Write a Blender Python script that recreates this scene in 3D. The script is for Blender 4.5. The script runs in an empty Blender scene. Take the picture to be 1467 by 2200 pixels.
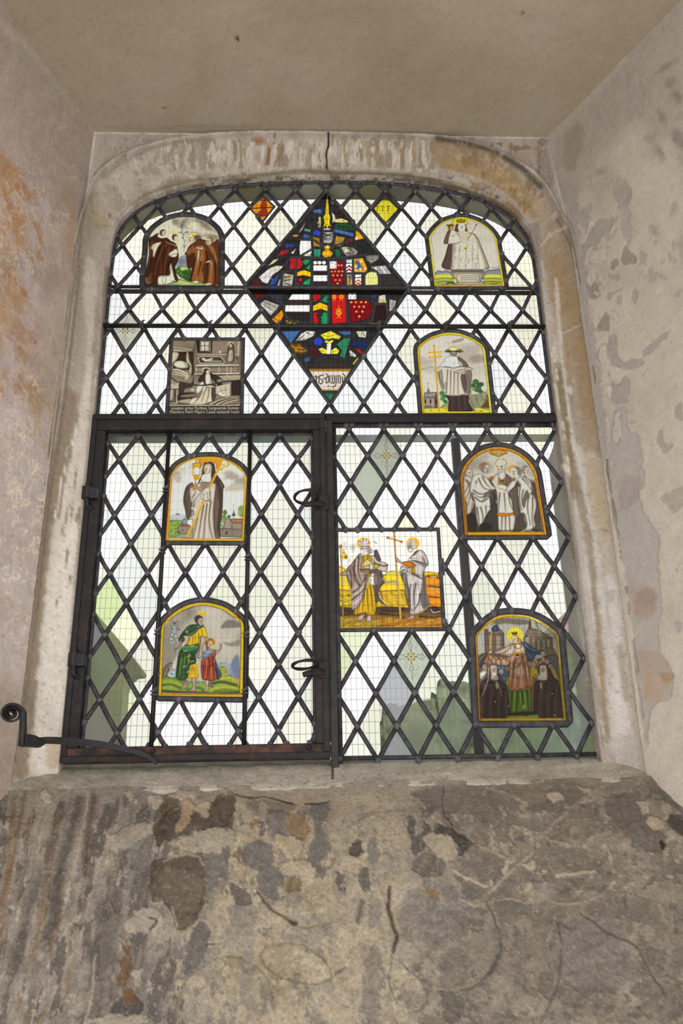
import bpy, bmesh, math, random
import numpy as np
from mathutils import Vector, Matrix

# ------------------------------------------------------------------ camera, world, lamps, exposure
scene = bpy.context.scene
COL = scene.collection
DIST, EYE, CX0 = 1.95, 1.55, -0.056          # distance to the glass, eye height, sideways shift
FPX, PCX, PCY = 1790.0, 733.5, 1100.0        # focal length and centre on the 1467x2200 frame
_X = np.array([43300.0, -300.0, FPX]); _X /= np.linalg.norm(_X)
_U = np.array([-108.0, -4700.0, FPX]); _U /= np.linalg.norm(_U)
_U = _U - _X * np.dot(_U, _X); _U /= np.linalg.norm(_U)
_F = np.cross(_U, _X)
if _F[2] < 0: _F = -_F
RW = np.stack([_X, _F, _U])                  # camera axes (right, down, forward) to world axes
CAMPOS = np.array([CX0, -DIST, EYE])

cam = bpy.data.objects.new('camera', bpy.data.cameras.new('camera'))
COL.objects.link(cam)
cam.data.sensor_fit = 'VERTICAL'; cam.data.sensor_height = 36.0
cam.data.lens = FPX * 36.0 / 2200.0
cam.data.clip_start = 0.02
m = Matrix(((RW[0, 0], -RW[0, 1], -RW[0, 2], CAMPOS[0]),
            (RW[1, 0], -RW[1, 1], -RW[1, 2], CAMPOS[1]),
            (RW[2, 0], -RW[2, 1], -RW[2, 2], CAMPOS[2]), (0, 0, 0, 1)))
cam.matrix_world = m
scene.camera = cam

world = bpy.data.worlds.new('overcast_sky'); scene.world = world
world.use_nodes = True
wn = world.node_tree.nodes; wl = world.node_tree.links
SKY = 1.25
wn['Background'].inputs['Color'].default_value = (1.0, 1.0, 0.995, 1)
wn['Background'].inputs['Strength'].default_value = SKY

def area(name, loc, target, size, power, col=(1, 1, 1)):
    l = bpy.data.lights.new(name, 'AREA'); l.energy = power; l.size = size; l.color = col
    o = bpy.data.objects.new(name, l); COL.objects.link(o)
    o.location = loc
    o.rotation_euler = (Vector(target) - Vector(loc)).to_track_quat('-Z', 'Y').to_euler()
    return o
area('room_light', (-0.45, -2.5, 1.0), (0.0, 0, 2.3), 0.8, 20.0, (1, 0.965, 0.92))

scene.view_settings.view_transform = 'Standard'
scene.view_settings.look = 'None'
scene.view_settings.exposure = 0.0
scene.view_settings.gamma = 1.0
scene.view_settings.use_curve_mapping = False
scene.cycles.use_denoising = True
scene.cycles.transparent_max_bounces = 16
scene.cycles.max_bounces = 8
scene.cycles.caustics_reflective = False
scene.cycles.caustics_refractive = False

# ------------------------------------------------------------------ maths helpers
def ray(x, y):
    return RW @ np.array([x - PCX, y - PCY, FPX])
def at(x, y, Y=0.0):
    """photo pixel -> world point on the vertical plane at depth Y"""
    r = ray(x, y); t = (Y + DIST) / r[1]
    return CAMPOS + r * t
def project(Pw):
    q = (np.asarray(Pw) - CAMPOS) @ RW
    return PCX + FPX * q[..., 0] / q[..., 2], PCY + FPX * q[..., 1] / q[..., 2]

def hexc(h):
    return np.array([int(h[i:i + 2], 16) / 255.0 for i in (0, 2, 4)])
def lin(c):
    c = np.asarray(c, float)
    return np.where(c <= 0.04045, c / 12.92, ((np.clip(c, 0, None) + 0.055) / 1.055) ** 2.4)
def hl(h):
    return tuple(lin(hexc(h))) + (1.0,)

def _hash(ix, iy, seed):
    n = (ix.astype(np.int64) * 374761393 + iy.astype(np.int64) * 668265263 + seed * 974711) & 0x7fffffff
    n = ((n ^ (n >> 13)) * 1274126177) & 0x7fffffff
    n = (n ^ (n >> 16)) & 0xffff
    return n / 65535.0
def vnoise(x, y, seed=0):
    ix = np.floor(x); iy = np.floor(y); fx = x - ix; fy = y - iy
    fx = fx * fx * (3 - 2 * fx); fy = fy * fy * (3 - 2 * fy)
    a = _hash(ix, iy, seed); b = _hash(ix + 1, iy, seed); c = _hash(ix, iy + 1, seed); d = _hash(ix + 1, iy + 1, seed)
    return (a + (b - a) * fx) * (1 - fy) + (c + (d - c) * fx) * fy
def fbm(x, y, o=4, seed=0, g=0.5):
    s = 0; a = 1; t = 0
    for i in range(o):
        s = s + a * vnoise(x * 2 ** i + 17.3 * i, y * 2 ** i + 9.1 * i, seed + i); t += a; a *= g
    return s / t

def pts(s):
    if isinstance(s, str):
        return np.array([[float(v) for v in p.split(',')] for p in s.split()])
    return np.asarray(s, float)
def smooth_closed(p, k=5):
    n = len(p); out = []
    for i in range(n):
        p0, p1, p2, p3 = p[i - 1], p[i], p[(i + 1) % n], p[(i + 2) % n]
        for j in range(k):
            t = j / k
            out.append(0.5 * ((2 * p1) + (p2 - p0) * t + (2 * p0 - 5 * p1 + 4 * p2 - p3) * t * t + (3 * p1 - p0 - 3 * p2 + p3) * t ** 3))
    return np.array(out)
def smooth_open(p, k=5):
    if len(p) < 3: return p
    q = np.vstack([2 * p[0] - p[1], p, 2 * p[-1] - p[-2]]); out = []
    for i in range(1, len(q) - 2):
        p0, p1, p2, p3 = q[i - 1], q[i], q[i + 1], q[i + 2]
        for j in range(k):
            t = j / k
            out.append(0.5 * ((2 * p1) + (p2 - p0) * t + (2 * p0 - 5 * p1 + 4 * p2 - p3) * t * t + (3 * p1 - p0 - 3 * p2 + p3) * t ** 3))
    out.append(p[-1]); return np.array(out)
def inside(p, x, y):
    r = np.zeros(x.shape, bool); n = len(p)
    for i in range(n):
        x1, y1 = p[i]; x2, y2 = p[(i + 1) % n]
        if y1 == y2: continue
        c = ((y1 > y) != (y2 > y))
        r ^= c & (x < (x2 - x1) * (y - y1) / (y2 - y1) + x1)
    return r
def segdist(p, x, y, closed):
    d = np.full(x.shape, 1e18); tt = np.zeros(x.shape); n = len(p)
    for i in range(n if closed else n - 1):
        x1, y1 = p[i]; x2, y2 = p[(i + 1) % n]
        dx, dy = x2 - x1, y2 - y1; L = dx * dx + dy * dy + 1e-12
        t = np.clip(((x - x1) * dx + (y - y1) * dy) / L, 0, 1)
        e = (x - x1 - t * dx) ** 2 + (y - y1 - t * dy) ** 2
        m_ = e < d; d = np.where(m_, e, d); tt = np.where(m_, (i + t) / max(1, n - 1), tt)
    return np.sqrt(d), tt

class Paint:
    """points with a colour and a relief, worked on with fills and strokes in a flat drawing frame"""
    def __init__(s, u, v, base='ffffff'):
        s.u = u; s.v = v; s.c = np.tile(hexc(base), (len(u), 1)); s.h = np.zeros(len(u)); s.wu = u; s.wv = v
        s.ox = s.oy = 0.0; s.k = 1.0; s.ink = False; s.rim = 0
    def frame(s, x0, y0, k):
        s.ox, s.oy, s.k = x0, y0, k
    def warp(s, amp, freq, seed=0):
        if amp == 0: s.wu, s.wv = s.u, s.v; return
        s.wu = s.u + amp * (fbm(s.u * freq, s.v * freq, 5, seed, .62) - .5) * 2.4
        s.wv = s.v + amp * (fbm(s.u * freq + 50, s.v * freq + 31, 5, seed + 5, .62) - .5) * 2.4
    def mottle(s, x0, x1, y0, y1, freq, thr, col, a, seed, fy=None, edge=.035, h=0.0, feather=60, skew=0.0):
        """ragged islands of another coat inside a box of the drawing"""
        uu = s.u + skew * (s.v - y0)
        n = fbm(uu * freq, s.v * (fy or freq), 6, seed, .6)
        b = np.clip((s.u - x0) / feather, 0, 1) * np.clip((x1 - s.u) / feather, 0, 1) * np.clip((s.v - y0) / feather, 0, 1) * np.clip((y1 - s.v) / feather, 0, 1)
        s._mix(np.arange(len(s.u)), np.clip((n - thr - (1 - b) * .25) / edge, 0, 1) * a, col, h)
    def _p(s, q):
        q = pts(q).copy(); q[:, 0] = q[:, 0] / s.k + s.ox; q[:, 1] = q[:, 1] / s.k + s.oy; return q
    def _mix(s, idx, a, col, h):
        if col is not None:
            s.c[idx] = s.c[idx] * (1 - a[:, None]) + hexc(col) * a[:, None]
        if h: s.h[idx] += h * a
    def P(s, q, col, a=1.0, soft=5, sm=True, h=0.0, tex=0.0):
        q = s._p(q); soft = soft / s.k; pad = soft + (4 if s.rim else 0)
        if sm: q = smooth_closed(q)
        m_ = (s.wu > q[:, 0].min() - pad) & (s.wu < q[:, 0].max() + pad) & (s.wv > q[:, 1].min() - pad) & (s.wv < q[:, 1].max() + pad)
        idx = np.nonzero(m_)[0]
        if not len(idx): return
        x, y = s.wu[idx], s.wv[idx]
        d, _ = segdist(q, x, y, True)
        d = np.where(inside(q, x, y), -d, d)
        w = np.clip(.5 - d / soft, 0, 1) * a
        if tex: w = w * np.clip(1 - tex + 2 * tex * (fbm(x * .12, y * .12, 4, 3) - .2), 0, 1)
        if s.rim and h:
            x2, y2 = idx, np.clip(1 - np.abs(d - 1.6) / 1.8, 0, 1) * a * s.rim * np.clip(fbm(x * .13, y * .13, 3, 77) * 3 - 1, 0, 1)
            s._mix(idx, y2, 'b9ad98' if h < 0 else '5e554b', 0)  # light edge highlight painted round sunk patches, dark edge round raised ones
        if s.ink and col is not None and soft * s.k <= 16 and a > .85:
            # drawn contour and a little modelling, as a glass painter would shade a form
            r_ = np.clip(-d * s.k / 26, 0, 1)[:, None]; C = hexc(col) * (.66 + .42 * r_ ** .7)
            ln = np.clip(1 - np.abs(d * s.k + 2) / 4.5, 0, 1)[:, None] * .55
            C = C * (1 - ln) + hexc(col) * .32 * ln
            s.c[idx] = s.c[idx] * (1 - w[:, None]) + np.clip(C, 0, 1) * w[:, None]
            return
        s._mix(idx, w, col, h)
    def F(s, q, wd, col, a=.7, soft=None, sm=True, taper=0.0, h=0.0):
        q = s._p(q); wd = wd / s.k
        soft = wd * .7 if soft is None else soft / s.k
        if sm: q = smooth_open(q)
        r = wd / 2 + soft
        lu = s.u + .4 * (s.wu - s.u); lv = s.v + .4 * (s.wv - s.v)
        m_ = (lu > q[:, 0].min() - r) & (lu < q[:, 0].max() + r) & (lv > q[:, 1].min() - r) & (lv < q[:, 1].max() + r)
        idx = np.nonzero(m_)[0]
        if not len(idx): return
        d, t = segdist(q, lu[idx], lv[idx], False)
        hw = wd / 2 * (1 - taper * t)
        w = np.clip(.5 - (d - hw) / max(soft, 1e-6), 0, 1) * a
        s._mix(idx, w, col, h)
    def E(s, cx, cy, rx, ry, col, a=1.0, soft=5, rot=0, h=0.0):
        cx = cx / s.k + s.ox; cy = cy / s.k + s.oy; rx /= s.k; ry /= s.k; soft /= s.k
        r = max(rx, ry) + soft
        idx = np.nonzero((abs(s.wu - cx) < r) & (abs(s.wv - cy) < r))[0]
        if not len(idx): return
        x = s.wu[idx] - cx; y = s.wv[idx] - cy; ca, sa = math.cos(math.radians(rot)), math.sin(math.radians(rot))
        xx = x * ca + y * sa; yy = -x * sa + y * ca
        d = (np.sqrt((xx / rx) ** 2 + (yy / ry) ** 2) - 1) * min(rx, ry)
        s._mix(idx, np.clip(.5 - d / soft, 0, 1) * a, col, h)
    def folds(s, lst, col, w=14, a=.6, taper=.6):
        dark = sum(hexc(col)) < 1.35
        if dark and w >= 12:
            for q in lst: s.F(q, w * 2.2, col, a * .42, w * 2.0, taper=taper)
        for q in lst: s.F(q, w * .9, col, min(1, a * 1.22), taper=taper)
    def face(s, x, y, r, skin='d8c3a8', hair=None, look=0, dark='4a3426'):
        """look: -1 left .. 1 right"""
        if hair: s.E(x - look * r * .25, y - r * .25, r * 1.02, r * 1.1, hair, 1, r * .3)
        s.E(x + look * r * .15, y + r * .08, r * .72, r * .95, skin, 1, r * .25)
        o = look * r * .25
        s.F([[x + o - r * .42, y - r * .12], [x + o - r * .12, y - r * .1]], r * .14, dark, .9)
        s.F([[x + o + r * .15, y - r * .1], [x + o + r * .45, y - r * .12]], r * .14, dark, .9)
        s.F([[x + o + r * .02, y - r * .05], [x + o + look * r * .12 + r * .05, y + r * .28]], r * .15, dark, .6)
        s.F([[x + o - r * .15, y + r * .5], [x + o + r * .22, y + r * .5]], r * .17, '6b3a30', .8)
        s.F([[x - r * .6, y + r * .3], [x - r * .2, y + r * .9]], r * .25, dark, .35)

# ------------------------------------------------------------------ object helpers
def tag(o, label=None, cat=None, group=None, kind=None):
    if label: o['label'] = label
    if cat: o['category'] = cat
    if group: o['group'] = group
    if kind: o['kind'] = kind
    return o
def empty(name, loc, label, cat, group=None):
    o = bpy.data.objects.new(name, None); COL.objects.link(o); o.location = loc
    o.empty_display_size = .05
    bpy.context.view_layer.update()
    return tag(o, label, cat, group)
def link(name, me, parent=None, label=None):
    o = bpy.data.objects.new(name, me); COL.objects.link(o)
    if parent is not None:
        o.parent = parent
        w = Matrix.Identity(4); p = parent
        chain = []
        while p is not None: chain.append(p); p = p.parent
        for q in reversed(chain): w = w @ q.matrix_basis
        # children are modelled in world coordinates
        o.matrix_basis = w.inverted()
    if label: o['label'] = label
    return o
def mesh_obj(name, verts, faces, mat, parent=None, label=None, smooth=False, mats=None, midx=None):
    me = bpy.data.meshes.new(name)
    me.from_pydata([tuple(map(float, v)) for v in verts], [], [tuple(int(i) for i in f) for f in faces])
    for q in (mats or [mat]): me.materials.append(q)
    if midx is not None: me.polygons.foreach_set('material_index', np.asarray(midx, np.int32))
    if smooth: me.polygons.foreach_set('use_smooth', np.ones(len(me.polygons), bool))
    me.update()
    return link(name, me, parent, label)
def fast_mesh(name, V, Q, mat, parent=None, label=None, smooth=True, col=None, fcol=None, extra=None):
    """V (n,3), Q (m,4) quads; col: linear rgb per vertex; fcol: per face"""
    V = np.asarray(V, np.float32); Q = np.asarray(Q, np.int32)
    me = bpy.data.meshes.new(name)
    me.vertices.add(len(V)); me.vertices.foreach_set('co', V.ravel())
    me.loops.add(Q.size); me.loops.foreach_set('vertex_index', Q.ravel())
    me.polygons.add(len(Q))
    me.polygons.foreach_set('loop_start', np.arange(0, Q.size, 4, dtype=np.int32))
    me.polygons.foreach_set('loop_total', np.full(len(Q), 4, np.int32))
    me.update(calc_edges=True)
    if smooth: me.polygons.foreach_set('use_smooth', np.ones(len(Q), bool))
    if col is not None:
        a = me.attributes.new('Col', 'FLOAT_COLOR', 'POINT')
        a.data.foreach_set('color', (col if col.shape[1] == 4 else np.hstack([col, np.ones((len(V), 1))])).astype(np.float32).ravel())
    if fcol is not None:
        a = me.attributes.new('Col', 'FLOAT_COLOR', 'FACE')
        a.data.foreach_set('color', fcol.astype(np.float32).ravel())
    me.materials.append(mat)
    me.validate()
    return link(name, me, parent, label)
def grid_faces(nu, nv):
    i = np.arange(nu * nv).reshape(nv, nu)
    return np.stack([i[:-1, :-1], i[:-1, 1:], i[1:, 1:], i[1:, :-1]], -1).reshape(-1, 4)

class MB:
    """collects solids into one mesh"""
    def __init__(s): s.v = []; s.f = []; s.mi = []
    def add(s, v, f, mi=0):
        b = len(s.v); s.v += [tuple(map(float, q)) for q in v]; s.f += [tuple(b + i for i in q) for q in f]; s.mi += [mi] * len(f)
    def box(s, lo, hi, mi=0, bev=0.0):
        x0, y0, z0 = lo; x1, y1, z1 = hi
        if bev <= 0:
            s.add([(x0, y0, z0), (x1, y0, z0), (x1, y1, z0), (x0, y1, z0), (x0, y0, z1), (x1, y0, z1), (x1, y1, z1), (x0, y1, z1)],
                  [(0, 3, 2, 1), (4, 5, 6, 7), (0, 1, 5, 4), (1, 2, 6, 5), (2, 3, 7, 6), (3, 0, 4, 7)], mi)
            return
        bm = bmesh.new(); bmesh.ops.create_cube(bm, size=1)
        for q in bm.verts: q.co = Vector(((x0 + x1) / 2 + q.co.x * (x1 - x0), (y0 + y1) / 2 + q.co.y * (y1 - y0), (z0 + z1) / 2 + q.co.z * (z1 - z0)))
        bmesh.ops.bevel(bm, geom=bm.edges[:], offset=bev, segments=2, profile=.6, affect='EDGES')
        bm.verts.index_update()
        s.add([q.co for q in bm.verts], [[q.index for q in f.verts] for f in bm.faces], mi); bm.free()
    def tube(s, path, r, n=8, mi=0, cap=True, sec=None):
        """sweep a round (or given) section along a 3-D polyline; r scalar or per point"""
        path = [Vector(p) for p in path]; k = len(path)
        rr = [r] * k if not hasattr(r, '__len__') else r
        prev = None; rings = []
        for i, p in enumerate(path):
            t = (path[min(i + 1, k - 1)] - path[max(i - 1, 0)]).normalized()
            if prev is None:
                a = Vector((0, 0, 1)) if abs(t.z) < .9 else Vector((0, 1, 0))
                nrm = (a - t * a.dot(t)).normalized()
            else:
                nrm = (prev - t * prev.dot(t)).normalized()
            prev = nrm; bn = t.cross(nrm)
            if sec is None:
                rings.append([p + (nrm * math.cos(2 * math.pi * j / n) + bn * math.sin(2 * math.pi * j / n)) * rr[i] for j in range(n)])
            else:
                rings.append([p + (nrm * a_ + bn * b_) * rr[i] for a_, b_ in sec])
        n = len(rings[0]); b = len(s.v)
        f = []
        for i in range(k - 1):
            for j in range(n):
                f.append((i * n + j, i * n + (j + 1) % n, (i + 1) * n + (j + 1) % n, (i + 1) * n + j))
        if cap: f += [tuple(range(n - 1, -1, -1)), tuple((k - 1) * n + j for j in range(n))]
        s.add([q for r_ in rings for q in r_], f, mi)
    def prism(s, poly, y0, y1, mi=0):
        """poly in (x,z), extruded in y"""
        n = len(poly); v = [(x, y0, z) for x, z in poly] + [(x, y1, z) for x, z in poly]
        f = [tuple(range(n)), tuple(range(2 * n - 1, n - 1, -1))] + [(i, n + i, n + (i + 1) % n, (i + 1) % n) for i in range(n)]
        s.add(v, f, mi)
    def build(s, name, mat, parent=None, label=None, smooth=False, mats=None):
        o = mesh_obj(name, s.v, s.f, mat, parent, label, smooth, mats, s.mi)
        bm = bmesh.new(); bm.from_mesh(o.data); bmesh.ops.recalc_face_normals(bm, faces=bm.faces[:]); bm.to_mesh(o.data); bm.free()
        return o
# ------------------------------------------------------------------ materials
def new_mat(name):
    mt = bpy.data.materials.new(name); mt.use_nodes = True
    nt = mt.node_tree; nt.nodes.clear()
    out = nt.nodes.new('ShaderNodeOutputMaterial')
    return mt, nt, out
def N(nt, t, **kw):
    n = nt.nodes.new(t)
    for k, v in kw.items(): setattr(n, k, v)
    return n
def plaster_mat(name, gain, bump=.35, fine=.18, rough=.92):
    """painted / bare plaster and stone: colour attribute broken up by fine grain"""
    mt, nt, out = new_mat(name); L = nt.links
    at_ = N(nt, 'ShaderNodeAttribute', attribute_name='Col')
    tc = N(nt, 'ShaderNodeTexCoord')
    n1 = N(nt, 'ShaderNodeTexNoise'); n1.inputs['Scale'].default_value = 160; n1.inputs['Detail'].default_value = 6; n1.inputs['Roughness'].default_value = .7
    n2 = N(nt, 'ShaderNodeTexNoise'); n2.inputs['Scale'].default_value = 38; n2.inputs['Detail'].default_value = 5
    L.new(tc.outputs['Object'], n1.inputs['Vector']); L.new(tc.outputs['Object'], n2.inputs['Vector'])
    mr = N(nt, 'ShaderNodeMapRange'); mr.inputs[1].default_value = .3; mr.inputs[2].default_value = .7
    mr.inputs[3].default_value = gain * (1 - fine); mr.inputs[4].default_value = gain * (1 + fine)
    L.new(n1.outputs['Fac'], mr.inputs[0])
    vm = N(nt, 'ShaderNodeVectorMath', operation='SCALE')
    L.new(at_.outputs['Color'], vm.inputs[0]); L.new(mr.outputs[0], vm.inputs['Scale'])
    ad = N(nt, 'ShaderNodeMath', operation='ADD'); L.new(n1.outputs['Fac'], ad.inputs[0]); L.new(n2.outputs['Fac'], ad.inputs[1])
    bp = N(nt, 'ShaderNodeBump'); bp.inputs['Strength'].default_value = bump; bp.inputs['Distance'].default_value = .004
    L.new(ad.outputs[0], bp.inputs['Height'])
    b = N(nt, 'ShaderNodeBsdfPrincipled'); b.inputs['Roughness'].default_value = rough; b.inputs['Specular IOR Level'].default_value = .2
    L.new(vm.outputs[0], b.inputs['Base Color']); L.new(bp.outputs[0], b.inputs['Normal'])
    L.new(b.outputs[0], out.inputs[0]); return mt
def metal_mat(name, c1, c2, scale=45, rough=.6, bump=.4, thr=(.42, .62), spec=.4):
    mt, nt, out = new_mat(name); L = nt.links
    tc = N(nt, 'ShaderNodeTexCoord')
    n1 = N(nt, 'ShaderNodeTexNoise'); n1.inputs['Scale'].default_value = scale; n1.inputs['Detail'].default_value = 6; n1.inputs['Roughness'].default_value = .65
    L.new(tc.outputs['Object'], n1.inputs['Vector'])
    cr = N(nt, 'ShaderNodeValToRGB'); cr.color_ramp.elements[0].position = thr[0]; cr.color_ramp.elements[1].position = thr[1]
    cr.color_ramp.elements[0].color = hl(c1); cr.color_ramp.elements[1].color = hl(c2)
    L.new(n1.outputs['Fac'], cr.inputs[0])
    n2 = N(nt, 'ShaderNodeTexNoise'); n2.inputs['Scale'].default_value = 220; n2.inputs['Detail'].default_value = 3
    L.new(tc.outputs['Object'], n2.inputs['Vector'])
    bp = N(nt, 'ShaderNodeBump'); bp.inputs['Strength'].default_value = bump; bp.inputs['Distance'].default_value = .002
    L.new(n2.outputs['Fac'], bp.inputs['Height'])
    b = N(nt, 'ShaderNodeBsdfPrincipled'); b.inputs['Roughness'].default_value = rough; b.inputs['Specular IOR Level'].default_value = spec
    L.new(cr.outputs[0], b.inputs['Base Color']); L.new(bp.outputs[0], b.inputs['Normal'])
    L.new(b.outputs[0], out.inputs[0]); return mt
def glass_mat(name, diffuse=.02, gloss=.02):
    """leaded glass: attribute Col = tint, its alpha = how much the pane scatters (0 clear .. 1 obscured)"""
    mt, nt, out = new_mat(name); L = nt.links
    at_ = N(nt, 'ShaderNodeAttribute', attribute_name='Col')
    tr = N(nt, 'ShaderNodeBsdfTransparent'); tl = N(nt, 'ShaderNodeBsdfTranslucent'); df = N(nt, 'ShaderNodeBsdfDiffuse')
    gl = N(nt, 'ShaderNodeBsdfGlossy'); gl.inputs['Roughness'].default_value = .08
    for s_ in (tr, tl, df): L.new(at_.outputs['Color'], s_.inputs['Color'])
    m1 = N(nt, 'ShaderNodeMixShader'); L.new(at_.outputs['Alpha'], m1.inputs[0]); L.new(tr.outputs[0], m1.inputs[1]); L.new(tl.outputs[0], m1.inputs[2])
    m2 = N(nt, 'ShaderNodeMixShader'); m2.inputs[0].default_value = diffuse; L.new(m1.outputs[0], m2.inputs[1]); L.new(df.outputs[0], m2.inputs[2])
    m3 = N(nt, 'ShaderNodeMixShader'); m3.inputs[0].default_value = gloss; L.new(m2.outputs[0], m3.inputs[1]); L.new(gl.outputs[0], m3.inputs[2])
    L.new(m3.outputs[0], out.inputs[0]); return mt
M_LEAD = metal_mat('lead', '2b2a2d', '434145', 60, .55, .5)
M_SOLDER = metal_mat('solder', '434145', '5e5b5f', 60, .6, .6)
M_IRON = metal_mat('black_iron', '181717', '272423', 30, .5, .5)
M_RUST = metal_mat('rusty_iron', '1c1a1a', '45302a', 22, .65, .6, (.5, .85))
M_RUSTY = metal_mat('rust_streaked_iron', '26201e', '6b4430', 26, .75, .7, (.42, .75))
M_WIRE = metal_mat('galvanised_wire', '83827c', '9b9a94', 30, .6, .1)
M_GLASS = glass_mat('quarry_glass')
M_PAINTED = glass_mat('painted_glass', .045, .015)
# ------------------------------------------------------------------ embrasure: side walls, ceiling, sill, wall below
ZC = 1.89                                             # soffit above eye
YF = -0.09                                            # front arris of the stone surround
def xl(Y, z=.3): return np.interp(z, [0, .8, 1.5, 1.9], [-.688, -.683, -.674, -.664]) + 0.323 * (Y - YF)
def xr(Y, z=.3): return np.interp(z, [0, .7, 1.5, 1.62, 1.9], [.682, .687, .688, .684, .664]) - 0.49 * (Y - YF)
def grit(p, k=1.0, tint=(1, 1, 1)):
    p.c *= np.array(tint)
    n1 = fbm(p.u * .33, p.v * .33, 3, 201, .7) - .5; n2 = fbm(p.u * .07, p.v * .07, 4, 202) - .5
    p.c *= (1 + k * (.26 * n1 + .16 * n2))[:, None]
    sp1 = np.clip((fbm(p.u * .21, p.v * .21, 2, 203) - .74) * 9, 0, 1) * k * .55; p._mix(np.arange(len(p.u)), sp1, '5d5249', -.0006)
    sp2 = np.clip((fbm(p.u * .19, p.v * .19, 2, 204) - .76) * 9, 0, 1) * k * .5; p._mix(np.arange(len(p.u)), sp2, 'c6bbaa', .0005)
    p.h += k * (n1 * .0016 + n2 * .002)
def wall_grid(name, fn, us, vs, paint, mat, relief=1.0, label=None, gritty=1.0, tint=(1, 1, 1)):
    U, Vv = np.meshgrid(us, vs)
    P0 = fn(U.ravel(), Vv.ravel()); P0[:, 2] += EYE
    nu, nv = len(us), len(vs)
    G = P0.reshape(nv, nu, 3)
    nrm = np.cross(np.gradient(G, axis=1), np.gradient(G, axis=0)).reshape(-1, 3)
    nrm /= np.linalg.norm(nrm, axis=1)[:, None] + 1e-12
    tow = CAMPOS - P0
    nrm *= np.sign((nrm * tow).sum(1))[:, None]
    x, y = project(P0)
    p = Paint(x, y); paint(p, P0); grit(p, gritty, tint)
    P1 = P0 + nrm * (p.h * relief)[:, None]
    o = fast_mesh(name, P1, grid_faces(nu, nv), mat, None, label, True, lin(np.clip(p.c, 0, 1)))
    tag(o, kind='structure'); return o
def blend(p, cols, freq, seed=0, oct_=5, contrast=1.6, fy=None):
    t = fbm(p.u * freq, p.v * (fy or freq), oct_, seed)
    t = np.clip((t - .5) * contrast + .5, 0, .9999) * (len(cols) - 1)
    i = t.astype(int); f = (t - i)[:, None]
    C = np.array([hexc(c) for c in cols])
    p.c = C[i] * (1 - f) + C[i + 1] * f
def flakes(p, cx, cy, rx, ry, col, freq=.09, width=.035, a=.8, seed=9, h=.0008, fy=None):
    """thin curling flakes of old limewash inside an oval region"""
    n = fbm(p.u * freq, p.v * (fy or freq), 4, seed); rid = np.abs(n - .5)
    m_ = np.clip(1.25 - ((p.u - cx) / rx) ** 2 - ((p.v - cy) / ry) ** 2 + (fbm(p.u * .03, p.v * .03, 3, seed + 3) - .5) * 2.2, 0, 1)
    w = np.clip(1 - rid / width, 0, 1) * m_ * a * np.clip(fbm(p.u * .05, p.v * .05, 3, seed + 7) * 4 - 1.3, 0, 1)
    p._mix(np.arange(len(p.u)), w, col, h)

def paint_left(p, P0):
    blend(p, ['93827a', '9c8b81', 'a3938a', 'a89a90'], .012, 1, 5, 1.8)
    p.warp(14, .03, 2)
    p.P("0,30 120,130 200,270 190,420 150,500 60,330 0,200", '94897d', .6, 60)
    for q, c, a in (("0,330 40,380 55,450 48,530 20,545 0,520", '9a6f4a', .75), ("0,560 40,590 60,640 30,660 0,640", '9a7350', .6),
                    ("30,640 60,680 75,760 60,830 40,790 20,720", '987456', .6), ("0,650 14,680 10,740 0,750", 'a07a4a', .8),
                    ("20,780 80,830 110,900 70,900 30,850", '93704d', .65), ("40,860 90,900 110,960 80,950", '946f4c', .6),
                    ("150,380 170,500 165,640 150,600 140,470", '97775d', .5), ("0,800 20,830 30,870 0,880", '977350', .5)):
        p.P(q, c, a, 26)
    for q in ("5,475 25,500 35,540 15,530", "0,690 20,720 40,790 20,800 0,780", "0,820 40,840 60,900 30,900 0,880", "40,980 90,1000 100,1060 40,1050"):
        p.P(q, 'ada0a0', .55, 16)
    p.P("90,700 130,650 145,760 120,900 80,880", 'a39680', .4, 40)
    p.P("0,900 110,950 90,1200 60,1500 0,1500", 'b0a29b', .75, 70)
    p.P("0,1480 40,1500 30,1690 0,1700", '9c8c7c', .7, 40)
    p.mottle(-60, 150, 350, 900, .05, .6, '94694a', .6, 331, .02, .08, skew=-.3); p.mottle(-60, 160, 300, 1500, .035, .58, 'b0a3a0', .55, 332, .02, .06, skew=-.3)
    p.warp(0, 1)
    flakes(p, 60, 480, 90, 110, 'c0b09c', .11, .085, .85, 21)
    flakes(p, 10, 540, 50, 120, 'c4b49f', .1, .08, .9, 22)
    flakes(p, 50, 1130, 60, 260, 'd0c2ac', .12, .1, 1, 23)
    flakes(p, 40, 900, 70, 120, 'c8b9a5', .12, .08, .9, 24)
    flakes(p, 100, 330, 90, 120, 'b5a493', .12, .06, .7, 25)
    p.F("0,45 100,150 200,272", 16, 'a59a8a', .6, 14)
    p.F("132,900 118,1000 96,1200 72,1350 50,1560", 16, 'b3a69a', .6, 12)
    p.h += (fbm(p.u * .035, p.v * .035, 5, 31) - .5) * .005
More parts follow.
